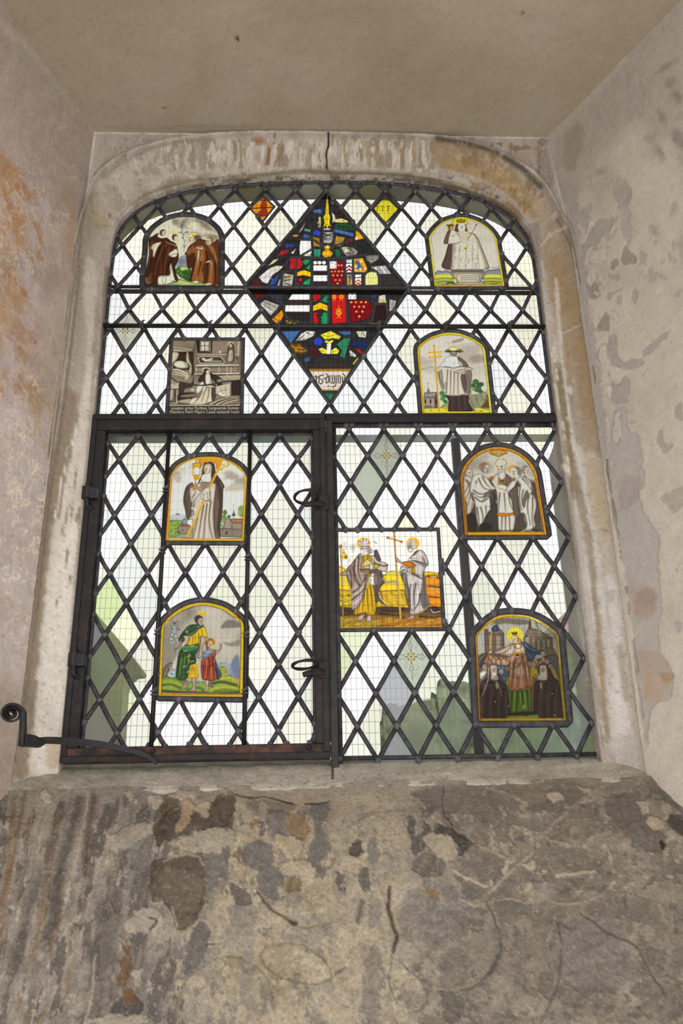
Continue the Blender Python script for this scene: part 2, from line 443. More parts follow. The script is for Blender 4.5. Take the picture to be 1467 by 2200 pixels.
def paint_right(p, P0):
    blend(p, ['a79a88', 'aea08d', 'b3a592', 'b3a694'], .01, 4, 5, 1.6)
    p.rim = .6; p.frame(1150, 400, 3.666); p.warp(6, .06, 6)
    p.mottle(1210, 1600, 100, 700, .03, .6, '9a8e80', .8, 321, .02, h=-.0008); p.mottle(1195, 1330, 380, 1000, .05, .57, '988c80', .8, 322, .03, h=-.001); p.mottle(1195, 1340, 380, 1050, .07, .62, 'bcae9c', .8, 323, .05, h=.001)
    g = '988d80'; d = '8b7e70'
    for q, c in (("430,330 480,270 560,250 610,270 560,360 440,470 370,530 350,480 380,420", g), ("680,540 720,450 745,500 800,560 770,610 700,620", d),
                 ("600,600 660,580 650,640 600,660", d), ("620,0 740,10 740,130 660,190 640,130 610,60", g), ("560,690 660,700 640,740 580,730", g),
                 ("740,870 780,800 800,870 780,920", g), ("480,1040 570,1020 580,1130 490,1130", d),
                 ("560,1190 630,1160 640,1260 660,1340 700,1380 820,1350 830,1400 740,1450 600,1400 560,1290", g), ("840,1290 900,1230 1060,1130 1000,1220 930,1290 850,1340", g),
                 ("580,1560 700,1500 740,1560 710,1700 600,1700", g), ("590,1780 700,1740 740,1900 820,1980 840,2200 600,2200", 'a0968b'),
                 ("940,1950 1000,1920 1010,2010 1080,2030 1030,2090 990,2100", g), ("1080,1780 1130,1700 1162,1760 1162,1850 1100,1830", g),
                 ("660,190 740,200 740,450 690,400", 'a3978a'), ("380,780 480,760 500,830 440,900", d), ("700,800 640,850 570,900 560,860", g)):
        p.P(q, c, .9, 7, h=-.0015)
    p.P("150,0 330,0 350,440 400,600 420,950 500,1400 560,1900 600,2260 460,2200 380,1100 250,200", '998e83', .85, 30)
    for q in ("430,560 520,480 560,560 470,600", "400,700 440,640 470,700 430,800", "450,830 500,830 480,870", "500,1300 540,1240 560,1350 520,1380", "620,1800 660,1780 660,2000 610,2010",
              "540,1600 580,1580 590,1680", "450,950 540,920 640,1000 640,1080 560,1000 470,1130", "510,1430 620,1410 690,1480 640,1560 560,1460"):
        p.P(q, 'b5a797', .8, 8, h=.001)
    for q in ((940, 350, 12, 40), (1010, 600, 14, 22), (1100, 590, 14, 20), (980, 700, 26, 16), (905, 715, 14, 20), (1120, 850, 24, 30), (1090, 170, 26, 60), (770, 1850, 18, 26), (850, 1480, 10, 26)):
        p.E(*q, '978a7f', .7, 10, 20)
    p.frame(1150, 1000, 2.933)
    p.P("430,0 660,0 690,100 650,180 680,280 740,390 775,450 770,640 800,900 780,1010 790,1180 860,1310 850,1460 780,1490 720,1580 705,1760 660,1600 560,700", 'a2978a', .95, 6, h=-.002)
    p.E(690, 860, 75, 110, '998170', .8, 30); p.E(690, 840, 55, 60, '8f7d6e', .5, 20)
    p.P("560,60 660,80 640,220 540,280 520,180", '94867a', .7, 20); p.P("560,700 640,760 600,900", '96877b', .5, 30)
    p.P("640,1180 800,1200 860,1320 840,1400 760,1500 700,1400", 'a08a74', .7, 30); p.P("790,1320 850,1300 860,1350 800,1370", '957758', .7, 16)
    p.P("700,1300 760,1380 720,1500 680,1420", 'a6886a', .6, 20)
    p.P("770,200 850,160 930,150 930,250 860,290 810,240", '9d8f80', .9, 6, h=-.0015)
    p.P("880,650 900,650 895,690", '8a7d70', .8, 6); p.P("880,980 930,1000 910,1060", '998e86', .8, 8); p.P("1020,480 1060,490 1040,510", '857565', .8, 6)
    p.frame(0, 0, 1)
    p.P("1400,40 1467,20 1467,330 1430,300 1400,330 1380,260 1300,330 1240,420 1190,400 1185,300 1290,190", '988b7e', .75, 30)
    for q in ((1440, 180, 14, 8), (1455, 210, 10, 16), (1420, 250, 8, 14), (1460, 300, 10, 24), (1418, 330, 8, 16), (1290, 370, 14, 7), (1430, 145, 20, 6)):
        p.E(*q, '77695d', .6, 10, -30)
    p.P("1215,290 1250,270 1250,320 1225,370 1210,340", '857868', .6, 12)
    p.P("1250,400 1300,370 1340,400 1290,430", 'a0937f', .5, 30)
    p.warp(0, 1)
    p.F("1185,290 1320,140 1440,20", 12, 'a89b88', .7, 10)
    p.h += (fbm(p.u * .03, p.v * .03, 5, 41) - .5) * .004
def paint_ceiling(p, P0):
    blend(p, ['9c8c74', 'a19179', 'a5967e', 'a99a84'], .006, 7, 4, 1.5)
    p.warp(6, .05, 3)
    p.F("1060,120 1200,60 1300,30", 20, 'a79a86', .4, 30); p.F("440,110 430,190", 50, '96876c', .4, 50); p.F("560,250 640,270", 40, '998a70', .4, 40)
    p.E(510, 82, 2.4, 5, '1c1512', 1, 2); p.F("1121,26 1123,30", 4, '4c3020', .9); p.F("350,231 356,230", 3, '6e543c', .9)
    p.E(904, 139, 2, 2, '8a6a4c', .8, 2); p.E(840, 148, 2, 2, '8a6a4c', .8, 2); p.F("62,30 80,60", 2, '8a7a64', .6)
    p.F("225,272 300,276 420,272 560,272", 5, '8b7d69', .5, 6)
    p.warp(0, 1)
    p.h += (fbm(p.u * .02, p.v * .02, 4, 51) - .5) * .004
def paint_apron(p, P0):
    t = np.clip((p.u - 640) / 300, 0, 1)
    blend(p, ['837a70', '8d8378', '9a8f82', 'a49988'], .011, 8, 6, 2.0)
    c1 = p.c.copy(); blend(p, ['8f8370', 'a6977f', 'b1a28b', 'b5a791'], .013, 9, 6, 1.8)
    w = (np.clip((p.u - 330 + (fbm(p.u * .02, p.v * .02, 4, 4) - .5) * 200) / 120, 0, 1) * np.clip((960 - p.u + (fbm(p.u * .02, p.v * .02, 4, 5) - .5) * 200) / 160, 0, 1))[:, None]
    p.c = c1 * (1 - w) + p.c * w
    c2 = p.c.copy(); blend(p, ['776c61', '84796c', '8f8476', '9d9180'], .014, 10, 6, 1.9)
    w = np.clip((p.u - 930 + (fbm(p.u * .02, p.v * .02, 4, 6) - .5) * 160) / 140, 0, 1)[:, None]
    p.c = c2 * (1 - w) + p.c * w
    # streaks running down on the left
    sx = p.u + (p.v - 1700) * .22
    st = fbm(sx * .06, p.v * .006, 5, 61)
    k = np.clip((470 - p.u) / 120, 0, 1) * np.clip((st - .5) * 4.5, 0, 1) * .55
    p._mix(np.arange(len(p.u)), k, '5c534c', 0)
    st = fbm(sx * .09, p.v * .008, 5, 66)
    p._mix(np.arange(len(p.u)), np.clip((420 - p.u) / 120, 0, 1) * np.clip((st - .6) * 7, 0, 1) * .5, 'b0a391', .0006)
    B_ = 2400
    p.mottle(250, 950, 1690, B_, .022, .56, '8d857b', .5, 301, .014, h=-.0006); p.mottle(280, 960, 1690, B_, .05, .60, '7b746d', .65, 302, .03, h=-.0008)
    p.mottle(300, 960, 1690, B_, .06, .62, 'bbac92', .8, 303, .045, h=.001); p.mottle(260, 900, 1690, 1990, .045, .61, '6a6059', .75, 304, .024, h=-.0008)
    p.mottle(860, 1600, 1660, B_, .026, .55, '7a7065', .75, 305, h=-.0006); p.mottle(860, 1600, 1660, B_, .055, .60, '6b625a', .7, 306, h=-.0008); p.mottle(860, 1600, 1660, 1960, .07, .625, 'b3a590', .8, 307, .06, h=.001)
    p.mottle(860, 1600, 1900, B_, .09, .65, 'a3957f', .7, 308, h=.0008); p.mottle(-100, 430, 1690, B_, .05, .565, '635b55', .75, 309, .012, h=-.0006, skew=.22); p.mottle(-100, 430, 1690, B_, .03, .58, 'a0968a', .7, 310, .012, skew=.22)
    p.mottle(-100, 460, 1690, B_, .09, .64, 'b5aa9b', .8, 311, .04, h=.001, skew=.22); p.mottle(-100, 200, 1690, B_, .07, .6, '86694c', .5, 312, .01, skew=.22); p.mottle(300, 720, 1700, 1960, .05, .66, '86683f', .55, 313)
    p.rim = .8
    p.frame(0, 1580, 1.982); p.warp(9, .06, 12)
    for q, w_, c, a in (("340,270 300,420 250,600 230,800", 44, '4a4440', .65), ("110,230 40,600 0,720", 14, '7d6046', .7), ("400,250 380,400 360,590", 34, '55463b', .65),
                        ("270,300 200,560 120,740 60,1000", 40, '655d57', .5), ("470,720 440,1000 400,1229", 80, '5c5550', .6), ("580,430 560,560 590,660", 60, '6a645e', .5),
                        ("60,300 20,700 0,900", 20, '8c6c4c', .5), ("60,900 30,1100 10,1229", 30, '6c645d', .5), ("190,900 220,800 230,700", 50, '5f5852', .4)):
        p.F(q, w_, c, a, w_ * .8)
    for q, c, a in (("650,400 700,330 760,300 860,330 940,240 1000,260 1000,330 980,400 900,390 720,440 680,480", '4a3e34', .75), ("640,540 700,520 880,510 880,650 870,720 820,800 760,820 700,720 640,680", '53473c', .8),
                    ("680,270 720,220 760,240 740,330 690,340", '5b4632', .7), ("480,1150 560,1100 610,1140 590,1190 500,1200", '4b4440', .8), ("560,560 620,440 650,430 640,560 600,700", '6a6560', .6),
                    ("1130,330 1200,320 1220,440 1150,440", '827973', .9), ("1040,480 1100,440 1160,470 1160,540 1080,580 1040,530", '746e69', .9),
                    ("1320,290 1400,285 1400,330 1370,380 1410,430 1400,500 1340,540 1310,500 1340,420", '77716b', .95), ("1090,600 1140,540 1210,600 1180,650 1190,700 1130,690", '77716c', .9),
                    ("880,500 960,480 970,560 920,640 900,710 875,700", '7a746f', .95), ("780,1000 790,920 840,800 890,820 890,900 850,980 800,1030", '706963', .95),
                    ("980,720 1080,720 1090,800 1000,810", '857c73', .7), ("1010,820 1070,800 1080,1000 1020,1100", '8a8279', .5), ("1220,340 1300,350 1310,440 1240,430", '8a6d4c', .7),
                    ("540,870 560,930 540,1050 500,1060 520,930", '6b4a30', .7), ("520,1080 580,1100 540,1150", '7e5530', .7), ("690,580 780,570 860,640 800,760 700,700", '7f7465', .55),
                    ("980,640 1040,650 1070,720 1010,720", '5d554e', .8), ("1060,270 1250,290 1230,330 1080,330", '6c5f53', .55), ("720,330 770,320 780,370 730,380", '5f564e', .8),
                    ("1230,610 1290,620 1270,670 1220,660", '80694c', .7)):
        p.P(q, c, a, 7, h=-.0016, tex=.2)
    for q, c in (("720,450 800,430 860,400 960,390 1000,420 980,470 920,495 760,480", 'aca08d'), ("560,770 600,725 680,745 690,790 630,840 530,830", 'ada192'),
                 ("450,460 590,365 650,385 620,430 540,480", 'a59a8c'), ("1180,430 1280,450 1280,510 1230,525 1190,480", 'b4a388'), ("730,240 830,240 800,290 740,270", 'b8ab96'),
                 ("640,250 690,260 680,300 650,300", 'b5a996'), ("170,240 210,250 215,290 180,280", 'b8ac9b'), ("835,300 900,290 880,350 850,330", 'b3a48c'), ("970,530 1020,530 1040,580 1000,570", 'b5a68f'),
                 ("1195,545 1320,540 1310,590 1230,600", 'b3a48a'), ("530,250 560,250 555,280", 'b0a595'), ("940,225 960,230 955,250", 'b9b2aa'), ("560,1000 600,990 590,1060 560,1040", 'a79c8c'),
                 ("780,280 820,310 790,380 750,400 770,330", 'b09777'), ("1100,290 1130,280 1140,350 1110,370", 'a09488'), ("370,1229 460,1190 600,1190 620,1229", 'a79c8a')):
        p.P(q, c, .95, 7, h=.0022)
    for q, w_, c, a in (("1000,255 1070,265 1130,258 1250,290", 8, '3a3029', .9), ("1300,290 1400,280", 7, '4a4038', .9), ("1100,670 1150,740 1230,790 1260,800", 10, '55473a', .85), ("1240,795 1262,800", 16, '463a30', .9),
                        ("1270,815 1340,815 1460,775", 8, '86775f', .8), ("740,1229 770,1080 850,990 950,945 1030,950 1110,1000 1150,1060 1170,1160", 7, '83765f', .8),
                        ("1110,920 1160,890 1260,890 1340,920 1400,990 1420,1090", 8, '7f735f', .8), ("1110,930 1130,980 1200,1030 1300,1055 1380,1050 1467,990", 9, '7d715f', .8),
                        ("700,1229 720,1110 760,1020", 12, '857a6c', .6), ("1420,600 1430,680 1467,720", 12, '6b6258', .7), ("380,240 330,500 300,620 265,760", 7, 'b5a999', .8), ("405,930 390,1100 362,1229", 8, 'bbab91', .8),
                        ("690,540 760,510 840,515 865,550", 8, 'b0a18b', .8), ("730,730 755,810", 10, 'b5a78f', .7), ("880,890 950,888", 4, '4c443c', .8), ("640,830 690,820", 12, 'c0b3a2', .8), ("640,780 670,790 640,830", 10, '3f352d', .7)):
        p.F(q, w_, c, a, h=-.0012 if c < '9' else .0015)
    p.frame(720, 1580, 1.964)
    p.P("0,250 300,290 290,420 320,500 300,600 250,700 230,800 250,900 150,1000 100,1218 0,1218", 'b0a28c', .6, 60, tex=.4)
    for q, c, a in (("300,350 330,345 340,420 370,400 375,345 400,380 400,450 350,490 330,500", '5a544f', .9), ("420,370 470,380 580,440 560,480 540,510 510,500 520,460 470,430 420,410", '4f4944', .9),
                    ("330,230 440,205 455,260 440,310 400,290 340,250", '78706a', .9), ("60,460 100,440 110,500 70,510", '4c4743', .9), ("130,470 170,430 185,520 150,540", '76706a', .8), ("100,570 140,560 150,640 110,640", '67615b', .9),
                    ("330,520 400,500 470,540 450,580 400,600 340,580", '625a52', .7), ("0,560 40,600 30,640 0,620", '5f5750', .8), ("20,640 50,640 45,660", '544d47', .8),
                    ("150,700 190,690 180,800 140,800", '827a72', .8), ("460,210 620,190 700,260 660,320 520,330 460,300", '81766a', .8), ("700,190 860,200 830,270 700,230", '877b6d', .8), ("900,220 1050,240 1040,280 900,260", '7d7368', .8),
                    ("740,330 880,350 850,400 760,380", '857b70', .8), ("580,480 700,500 690,560 620,620 580,560", '7c7266', .8), ("520,590 640,650 590,700 540,680", '72695e', .85), ("920,470 1090,480 1080,560 920,570", '807669', .7),
                    ("870,330 960,340 940,420 900,430", '7f756b', .8), ("1000,350 1100,400 1060,440 980,420", '857a6a', .7), ("1140,280 1280,240 1310,330 1400,420 1360,500 1220,420", '6d645b', .75), ("1300,200 1467,330 1467,300 1330,180", '6a625a', .6),
                    ("1405,340 1467,335 1467,430 1410,390", '4d4640', .85), ("1370,450 1390,445 1395,480 1375,475", '332c27', .95), ("280,700 420,600 560,700 540,820 400,900 280,850", '827a74', .6), ("440,920 560,900 560,1040 460,1060", '746b60', .5),
                    ("540,850 640,840 670,920 640,980 560,960", '938879', .6), ("960,790 1180,780 1250,900 1240,1040 960,1040", '877e76', .55), ("1180,680 1320,700 1330,780 1240,780", '786e62', .7), ("680,690 780,700 840,690 800,760 700,800", '736a60', .7),
                    ("120,1000 160,880 200,1000 180,1218 130,1218", '746c64', .6), ("280,1080 360,1080 380,1130 300,1150", '857b6f', .6), ("450,1090 540,1110 530,1200 460,1200", '675f56', .8), ("370,640 440,660 430,690 390,680", '94744c', .6),
                    ("860,1000 920,1000 900,1100 860,1080", '6c6359', .5), ("1310,900 1400,900 1380,980 1320,970", '71675d', .6), ("850,1040 1000,1050 1100,1000 1080,1110 900,1120", '776d62', .5)):
        p.P(q, c, a, 6, h=-.0016, tex=.2)
    for q, c in (("890,250 960,250 970,270 920,275", 'bfb098'), ("1270,290 1320,290 1320,330 1290,325", 'bdae98'), ("1310,340 1370,350 1390,380 1340,390", 'b9aa93'), ("380,420 470,430 510,470 500,540 420,500", 'b2a48d'),
                 ("1010,220 1080,235 1060,245", 'b5a68f'), ("700,560 740,530 720,590", 'bcae98'), ("790,540 850,535 830,570", 'b9ab94'), ("870,560 900,570 880,580", 'b9ab94'), ("790,640 820,610 810,660", 'b3a489'), ("1420,220 1467,260 1440,260", 'b0a391')):
        p.P(q, c, .9, 6, h=.002)
    for q, w_, c, a in (("620,250 640,215", 7, 'b3a48d', .8), ("640,215 800,270", 6, 'ab9d87', .7), ("500,573 640,642", 9, 'c2b399', .95), ("650,665 760,560 830,498", 13, 'ada08a', .9), ("940,592 1090,572", 12, 'bcae98', .9), ("760,380 850,410", 12, 'ab9e8e', .8),
                        ("830,460 1000,300 1180,180", 12, 'aa9c87', .65), ("700,470 760,530", 12, 'b2a48c', .7), ("600,460 750,530", 8, 'a6987f', .8), ("910,440 1040,470", 10, 'a99b85', .7), ("530,690 580,715 640,710 740,690 800,705 830,690", 6, 'b3a386', .8), ("900,700 980,715 1090,690 1170,640", 7, 'aa9a7e', .8),
                        ("640,710 690,830 695,920 640,1010 560,1070 440,1080", 9, '5a524b', .85), ("693,930 650,1005", 18, '5f5850', .8), ("940,790 955,900 940,1050 900,1150 870,1200", 9, '5d554d', .85), ("940,790 990,820 1010,810", 10, '5f564e', .7), ("1040,750 1150,830 1270,890 1330,1000 1400,1100", 9, '5d544b', .85),
                        ("455,210 456,320 490,370 500,400 585,450", 4, '3a322b', .95), ("230,640 225,720 245,800 260,850 245,910", 14, '463c34', .9), ("110,700 95,790", 20, '665e57', .8), ("0,1000 40,980", 8, '504840', .8), ("280,960 340,1020 390,1080 370,1150 320,1170", 9, '736a60', .8),
                        ("240,920 230,1040 260,1130", 8, '6c645b', .7), ("100,350 180,330 230,370", 12, '8f8472', .6), ("50,440 60,390 120,340 180,320 290,310", 9, '8e8270', .6), ("1130,260 1220,250 1320,200", 4, '6a5c4c', .8), ("1000,170 1120,180 1200,165 1270,190", 4, '4c4238', .8),
                        ("640,190 700,180 850,195 930,180", 4, '5c5248', .7), ("1390,370 1467,440", 12, '9e917d', .8), ("1180,690 1210,660 1330,700", 6, '635a50', .7), ("720,1100 760,1190 860,1190 920,1170", 12, '6d645a', .5), ("440,1070 520,1075", 8, 'b0a18a', .7),
                        ("1120,500 1200,450", 14, '948777', .7), ("1150,540 1210,600 1260,680", 6, 'a3957f', .6), ("1050,945 1140,945", 4, 'a89a84', .6), ("1220,680 1230,720", 8, '544b42', .8)):
        p.F(q, w_, c, a, h=-.0014 if c < '9' else .0016)
    p.rim = 0; p.frame(0, 0, 1); p.warp(6, .06, 15)
    p.P("60,1690 700,1672 1380,1655 1390,1680 1000,1686 720,1712 480,1712 60,1704", '9c9082', .6, 14, tex=.3)
    p.F("480,1700 620,1690 720,1682 880,1690 960,1680 1130,1672", 6, 'a89b8a', .45, 8); p.F("620,1672 700,1676 760,1674 860,1672", 6, '8a6c4c', .6, 6)
    p.warp(0, 1)
    flakes(p, 1000, 1830, 260, 110, 'b9aa93', .06, .04, .55, 71); flakes(p, 820, 1980, 160, 220, 'bdae97', .05, .04, .5, 72); flakes(p, 200, 1900, 200, 250, 'ada08f', .05, .03, .5, 73)
    p.h += (fbm(p.u * .02, p.v * .02, 6, 77) - .5) * .014
def paint_sill(p, P0):
    blend(p, ['857c6f', '8f8679', '978d80', '9d9487'], .02, 11, 5, 1.6, .05)
    p.warp(6, .06, 3)
    p.F("140,1652 300,1650 500,1648", 14, '8d8a70', .5, 14); p.F("850,1670 1000,1660 1130,1655 1300,1640", 6, 'a89d90', .6, 8); p.F("50,1700 200,1695 400,1690 700,1678", 10, 'a0958a', .6, 10)
    p.F("700,1630 712,1640 714,1672", 4, '2b231d', .95, 3); p.F("716,1640 720,1664", 3, 'b0a48c', .8, 2); p.E(205, 1664, 16, 4, 'a09a90', .8, 6)
    p.F("960,1628 980,1630", 4, 'b5aa9e', .8)
    p.warp(0, 1)
    p.h += (fbm(p.u * .03, p.v * .05, 5, 81) - .5) * .006
def paint_stone(p, P0):
    side = P0[:, 2] < EYE + 1.62
    su = np.where(P0[:, 0] < 0, p.u + (p.v - 900) * .11, p.u - (p.v - 900) * .115)
    t = np.where(side, fbm(su * .07, p.v * .006, 5, 91), fbm(p.u * .03, p.v * .02, 5, 92))
    t = np.clip((t - .5) * 2.0 + .5, 0, .999) * 3; i = t.astype(int); f = (t - i)[:, None]
    C = np.array([hexc(c) for c in ('86796b', '95887a', 'a2968a', 'ab9f93')]); p.c = C[i] * (1 - f) + C[np.minimum(i + 1, 3)] * f
    p.warp(6, .07, 14)
    # left jamb: brown outer band, flaking white limewash, dark rebate
    p.P("196,420 232,440 226,600 210,760 198,900 150,1000 120,850 150,620 176,460", '988b7b', .7, 14, tex=.2)
    p.P("118,850 166,850 150,940 136,1025 104,1200 84,1400 70,1560 62,1660 30,1660 44,1560 58,1400 78,1200 96,1025", '85735f', .9, 7, tex=.15)
    p.F("160,640 140,800 118,960", 6, 'b3a698', .6, 4); p.F("176,560 158,700 140,840 122,1000", 4, '6f6252', .5, 4); p.F("112,1020 96,1160 76,1340", 4, '6b5a48', .6, 3); p.F("124,1040 108,1180 90,1330", 3, '9d8c78', .7, 3)
    p.P("196,760 206,800 196,900 184,1000 172,1100 152,1330 134,1660 64,1660 72,1560 86,1400 106,1200 138,1025 152,960 168,900 180,820", 'beb2a3', .95, 6, tex=.05)
    p.P("186,560 208,570 204,680 196,760 184,800 188,700 178,640", 'b5a899', .85, 5, tex=.2)
    p.P("150,1120 168,1150 150,1330 134,1650 76,1650 92,1400 110,1230", 'c6bbae', .85, 12)
    for q in ("146,960 156,940 152,985 140,1010", "138,1010 146,1000 140,1040 130,1060", "128,1060 136,1055 130,1100 122,1110", "160,900 168,890 164,930"): p.P(q, '8a7865', .9, 3, h=-.001)
    p.F("168,905 156,950 146,962 140,1010 132,1030 126,1075 118,1110", 3, 'cdc3b6', .95, 2, h=.001)
    for q in ("160,1008 164,1000 162,1040 158,1050", "152,1090 157,1080 155,1120", "140,1180 147,1190 142,1225", "150,1240 156,1235 152,1262", "142,1100 146,1086 140,1140", "164,1100 170,1090 166,1130", "134,1140 138,1130 134,1165", "120,1290 124,1286 122,1310"):
        p.P(q, '75664f', .85, 3, h=-.001)
    p.F("210,640 196,860 174,1130 150,1400 132,1640", 5, '8c7f6f', .7, 4); p.F("230,580 212,880 190,1080 160,1400", 14, '7a6e5f', .85, 6); p.F("222,560 206,840 186,1060", 3, 'a89c8e', .7, 3)
    p.P("196,418 232,420 230,480 200,486 192,450", '9a8464', .7, 8); p.E(234, 463, 4, 4, '3f342b', .9, 2); p.F("185,480 240,486", 3, '94856f', .7); p.F("140,772 170,785", 3, 'b5a898', .7)
    p.P("100,1600 124,1590 128,1640 104,1650", 'a88e72', .6, 10)
    # arch
    top_ = (~side).astype(float)
    def runs(x0, x1, y0, y1, fx, fy, thr, col, a, seed, edge=.03):
        n = fbm(p.u * fx, p.v * fy + p.u * .002, 5, seed, .58); b = np.clip((p.u - x0) / 50, 0, 1) * np.clip((x1 - p.u) / 50, 0, 1) * np.clip((p.v - y0) / 12, 0, 1) * np.clip((y1 - p.v) / 12, 0, 1)
        p._mix(np.arange(len(p.u)), np.clip((n - thr - (1 - b) * .3) / edge, 0, 1) * a * top_, col, 0)
    p.P("215,375 300,325 420,295 690,288 700,350 600,352 480,365 380,385 300,420 250,470 215,470 195,440", 'aea192', .65, 20, tex=.3)
    for x in range(370, 700, 23):
        p.F([[x, 320 + 12 * math.sin(x)], [x - 4, 345 + 9 * math.sin(x * 1.7)]], 11, '8c7a62', .55, 8); p.F([[x + 10, 325], [x + 7, 352]], 6, 'b9ad9e', .6, 5)
    p.E(556, 303, 15, 9, '8b5f3c', .8, 8); p.F("578,320 576,352", 7, '7a4f32', .85, 5); p.F("607,312 600,342", 7, '7a4f32', .85, 5); p.F("607,342 604,346", 5, '6b4630', .8); p.F("590,286 590,298", 5, '8a6444', .7)
    p.P("715,300 800,300 860,300 850,350 780,345 715,345", 'b3a797', .6, 14, tex=.4)
    for x in range(740, 960, 24):
        p.F([[x, 305 + 8 * math.sin(x)], [x + 3, 345 + 8 * math.cos(x)]], 14, '8d7856', .6, 8); p.F([[x + 12, 318], [x + 12, 352]], 5, 'b5a996', .55, 4)
    runs(340, 980, 292, 372, .075, .018, .545, '86745c', .75, 411); runs(300, 960, 292, 372, .11, .03, .6, 'c2b7aa', .75, 412); runs(200, 480, 280, 480, .04, .04, .58, '8a7e72', .6, 413)
    runs(380, 1120, 364, 470, .05, .12, .5, '5d5142', .8, 414, .05); runs(360, 1000, 350, 400, .06, .14, .57, 'b9ad99', .75, 415); runs(180, 420, 280, 520, .09, .07, .6, 'b9ada0', .6, 416)  # dark broken runs at the lip put its shade into the colour
    p.P("930,296 1010,312 1090,350 1160,430 1180,470 1140,470 1090,420 1000,375 940,360", '8b7456', .85, 16, tex=.2)
    p.P("1040,345 1090,370 1150,450 1120,455 1070,400", '977b52', .6, 12); p.P("960,345 1020,360 1060,390 1000,375", 'a08150', .55, 14)
    p.P("1140,400 1175,430 1185,470 1160,480", 'a08f7c', .7, 10)
    p.F("940,297 1010,310 1070,330 1120,362 1160,400", 12, '50463f', .8, 8); p.F("1130,358 1150,370", 8, 'a79b90', .8, 5)  # first stroke paints the shadow at the right outer arris into the stone
    p.F("430,298 350,312 280,340 220,380", 8, '857a70', .6, 7); p.F("395,300 400,310", 4, 'b5a998', .9, 3)
    p.F("705,284 706,308 700,330 702,362", 3.5, '241b16', 1, 2); p.F("716,290 712,312", 5, '8b6444', .6); p.F("700,362 720,388", 6, '4a3f34', .7, 6)
    p.F("480,388 560,378 640,366 720,372 800,372 900,380 980,398 1060,430 1110,465", 10, '645849', .75, 8); p.F("400,395 480,374 560,366 660,360", 6, 'b3a590', .7, 6); p.F("720,362 800,362 870,370 960,388 1030,415", 6, 'b0a18b', .65, 6)  # dark stroke paints the shaded band along the inner lip
    p.F("290,440 330,412 380,395 450,384", 8, '7b6a54', .6, 8)
    p.P("340,290 400,283 500,280 400,300", 'a89a84', .7, 8); p.P("240,272 300,276 330,290 260,330 215,350 205,300", 'aa9d8f', .7, 14); p.P("990,285 1170,285 1160,340 1110,330 1040,305", 'a6978a', .7, 10); p.P("1165,290 1182,300 1190,400 1150,350", '85756a', .7, 10)
    p.P("220,268 250,262 290,268 300,278 250,282", '7b6c59', .8, 4); p.F("222,270 240,265 248,270", 3, '1b1512', .95, 2); p.F("262,268 272,264", 3, '1b1512', .9, 2); p.F("305,275 320,272", 3, '33291f', .8, 2)
    p.F("196,300 178,470 158,700 132,900 112,1040 88,1240 66,1420 40,1600", 4, '6b5f55', .6, 5)  # contact shade painted as a dark line where left jamb meets plaster
    runs(930, 1210, 296, 480, .05, .04, .56, '7d6547', .7, 417); runs(930, 1210, 296, 480, .09, .09, .63, 'aa9374', .6, 418); p.F('940,362 1000,376 1060,400 1110,440 1136,490', 5, 'a59a8c', .8, 4); p.F('900,384 980,402 1050,432 1100,466 1128,510', 9, '5a4e41', .75, 6)  # last stroke carries the lip's painted shade round to the right
    # right jamb: ochre above, a white run of limewash, brown rebate
    p.P("1168,490 1212,470 1240,600 1280,817 1302,1000 1262,1000 1234,830 1212,820 1190,700 1168,560", '917b60', .8, 10, tex=.25)
    p.P("1180,560 1210,560 1226,660 1200,670", '8b7150', .6, 14); p.P("1222,640 1248,640 1270,780 1286,900 1262,900 1240,780", '937853', .6, 10, tex=.35)
    p.F("1152,540 1160,640 1176,760 1190,860 1206,1000", 13, '857a6c', .9, 5); p.F("1164,560 1172,660 1186,790 1200,900 1214,1010", 3, 'b5aa9c', .85, 2)
    p.F("1194,600 1200,680 1206,760 1214,820 1222,900 1236,980 1246,1050", 8, 'b9aea1', .9, 4, h=.0008); p.P("1192,770 1208,800 1220,900 1236,1000 1244,1060 1228,1060 1210,940 1198,860", '78664f', .9, 4, h=-.001)
    p.F("1188,745 1196,780 1196,840 1206,900 1214,960 1224,1020", 4, 'c3b8a4', .95, 2, h=.001); p.F("1190,745 1184,760 1192,776", 4, 'c3b8a4', .9, 2)
    p.P("1226,1000 1246,1010 1270,1130 1290,1300 1308,1500 1316,1600 1292,1600 1282,1400 1262,1200 1244,1100", '837460', .85, 8, tex=.2)
    p.P("1236,960 1256,980 1262,1060 1284,1160 1306,1330 1330,1480 1336,1600 1314,1600 1296,1400 1282,1250 1264,1110 1248,1040", 'b5aba1', .85, 6, tex=.1)
    p.P("1256,980 1300,1000 1330,1160 1352,1330 1372,1560 1336,1600 1320,1400 1300,1240 1276,1110", 'ab9e8c', .85, 12, tex=.2); p.P("1262,1000 1290,1010 1310,1120 1290,1150 1270,1080", 'a38c6c', .6, 14, tex=.3)
    p.P("1300,1250 1330,1260 1345,1450 1350,1580 1324,1590 1316,1400", 'bfb5ac', .8, 16)
    p.F("1216,1010 1246,1180 1274,1400 1288,1600", 6, 'a0968c', .8, 4); p.F("1206,1010 1236,1180 1262,1400 1276,1600", 6, '7d7468', .7, 5); p.F("1222,1000 1250,1160 1278,1360 1296,1590", 2.5, 'b9aea4', .7, 2)
    p.F("1330,1390 1345,1500", 14, '8a7864', .6, 8); p.F("1286,1400 1296,1480", 9, '96744e', .6, 6); p.E(1313, 1280, 10, 14, '8c8178', .5, 8)
    p.F("1196,470 1222,520 1240,590 1262,700 1280,817 1304,1000 1330,1150 1352,1300 1374,1450 1392,1600", 5, '665a50', .75, 4)  # painted contact shade, a dark line between right jamb and plaster
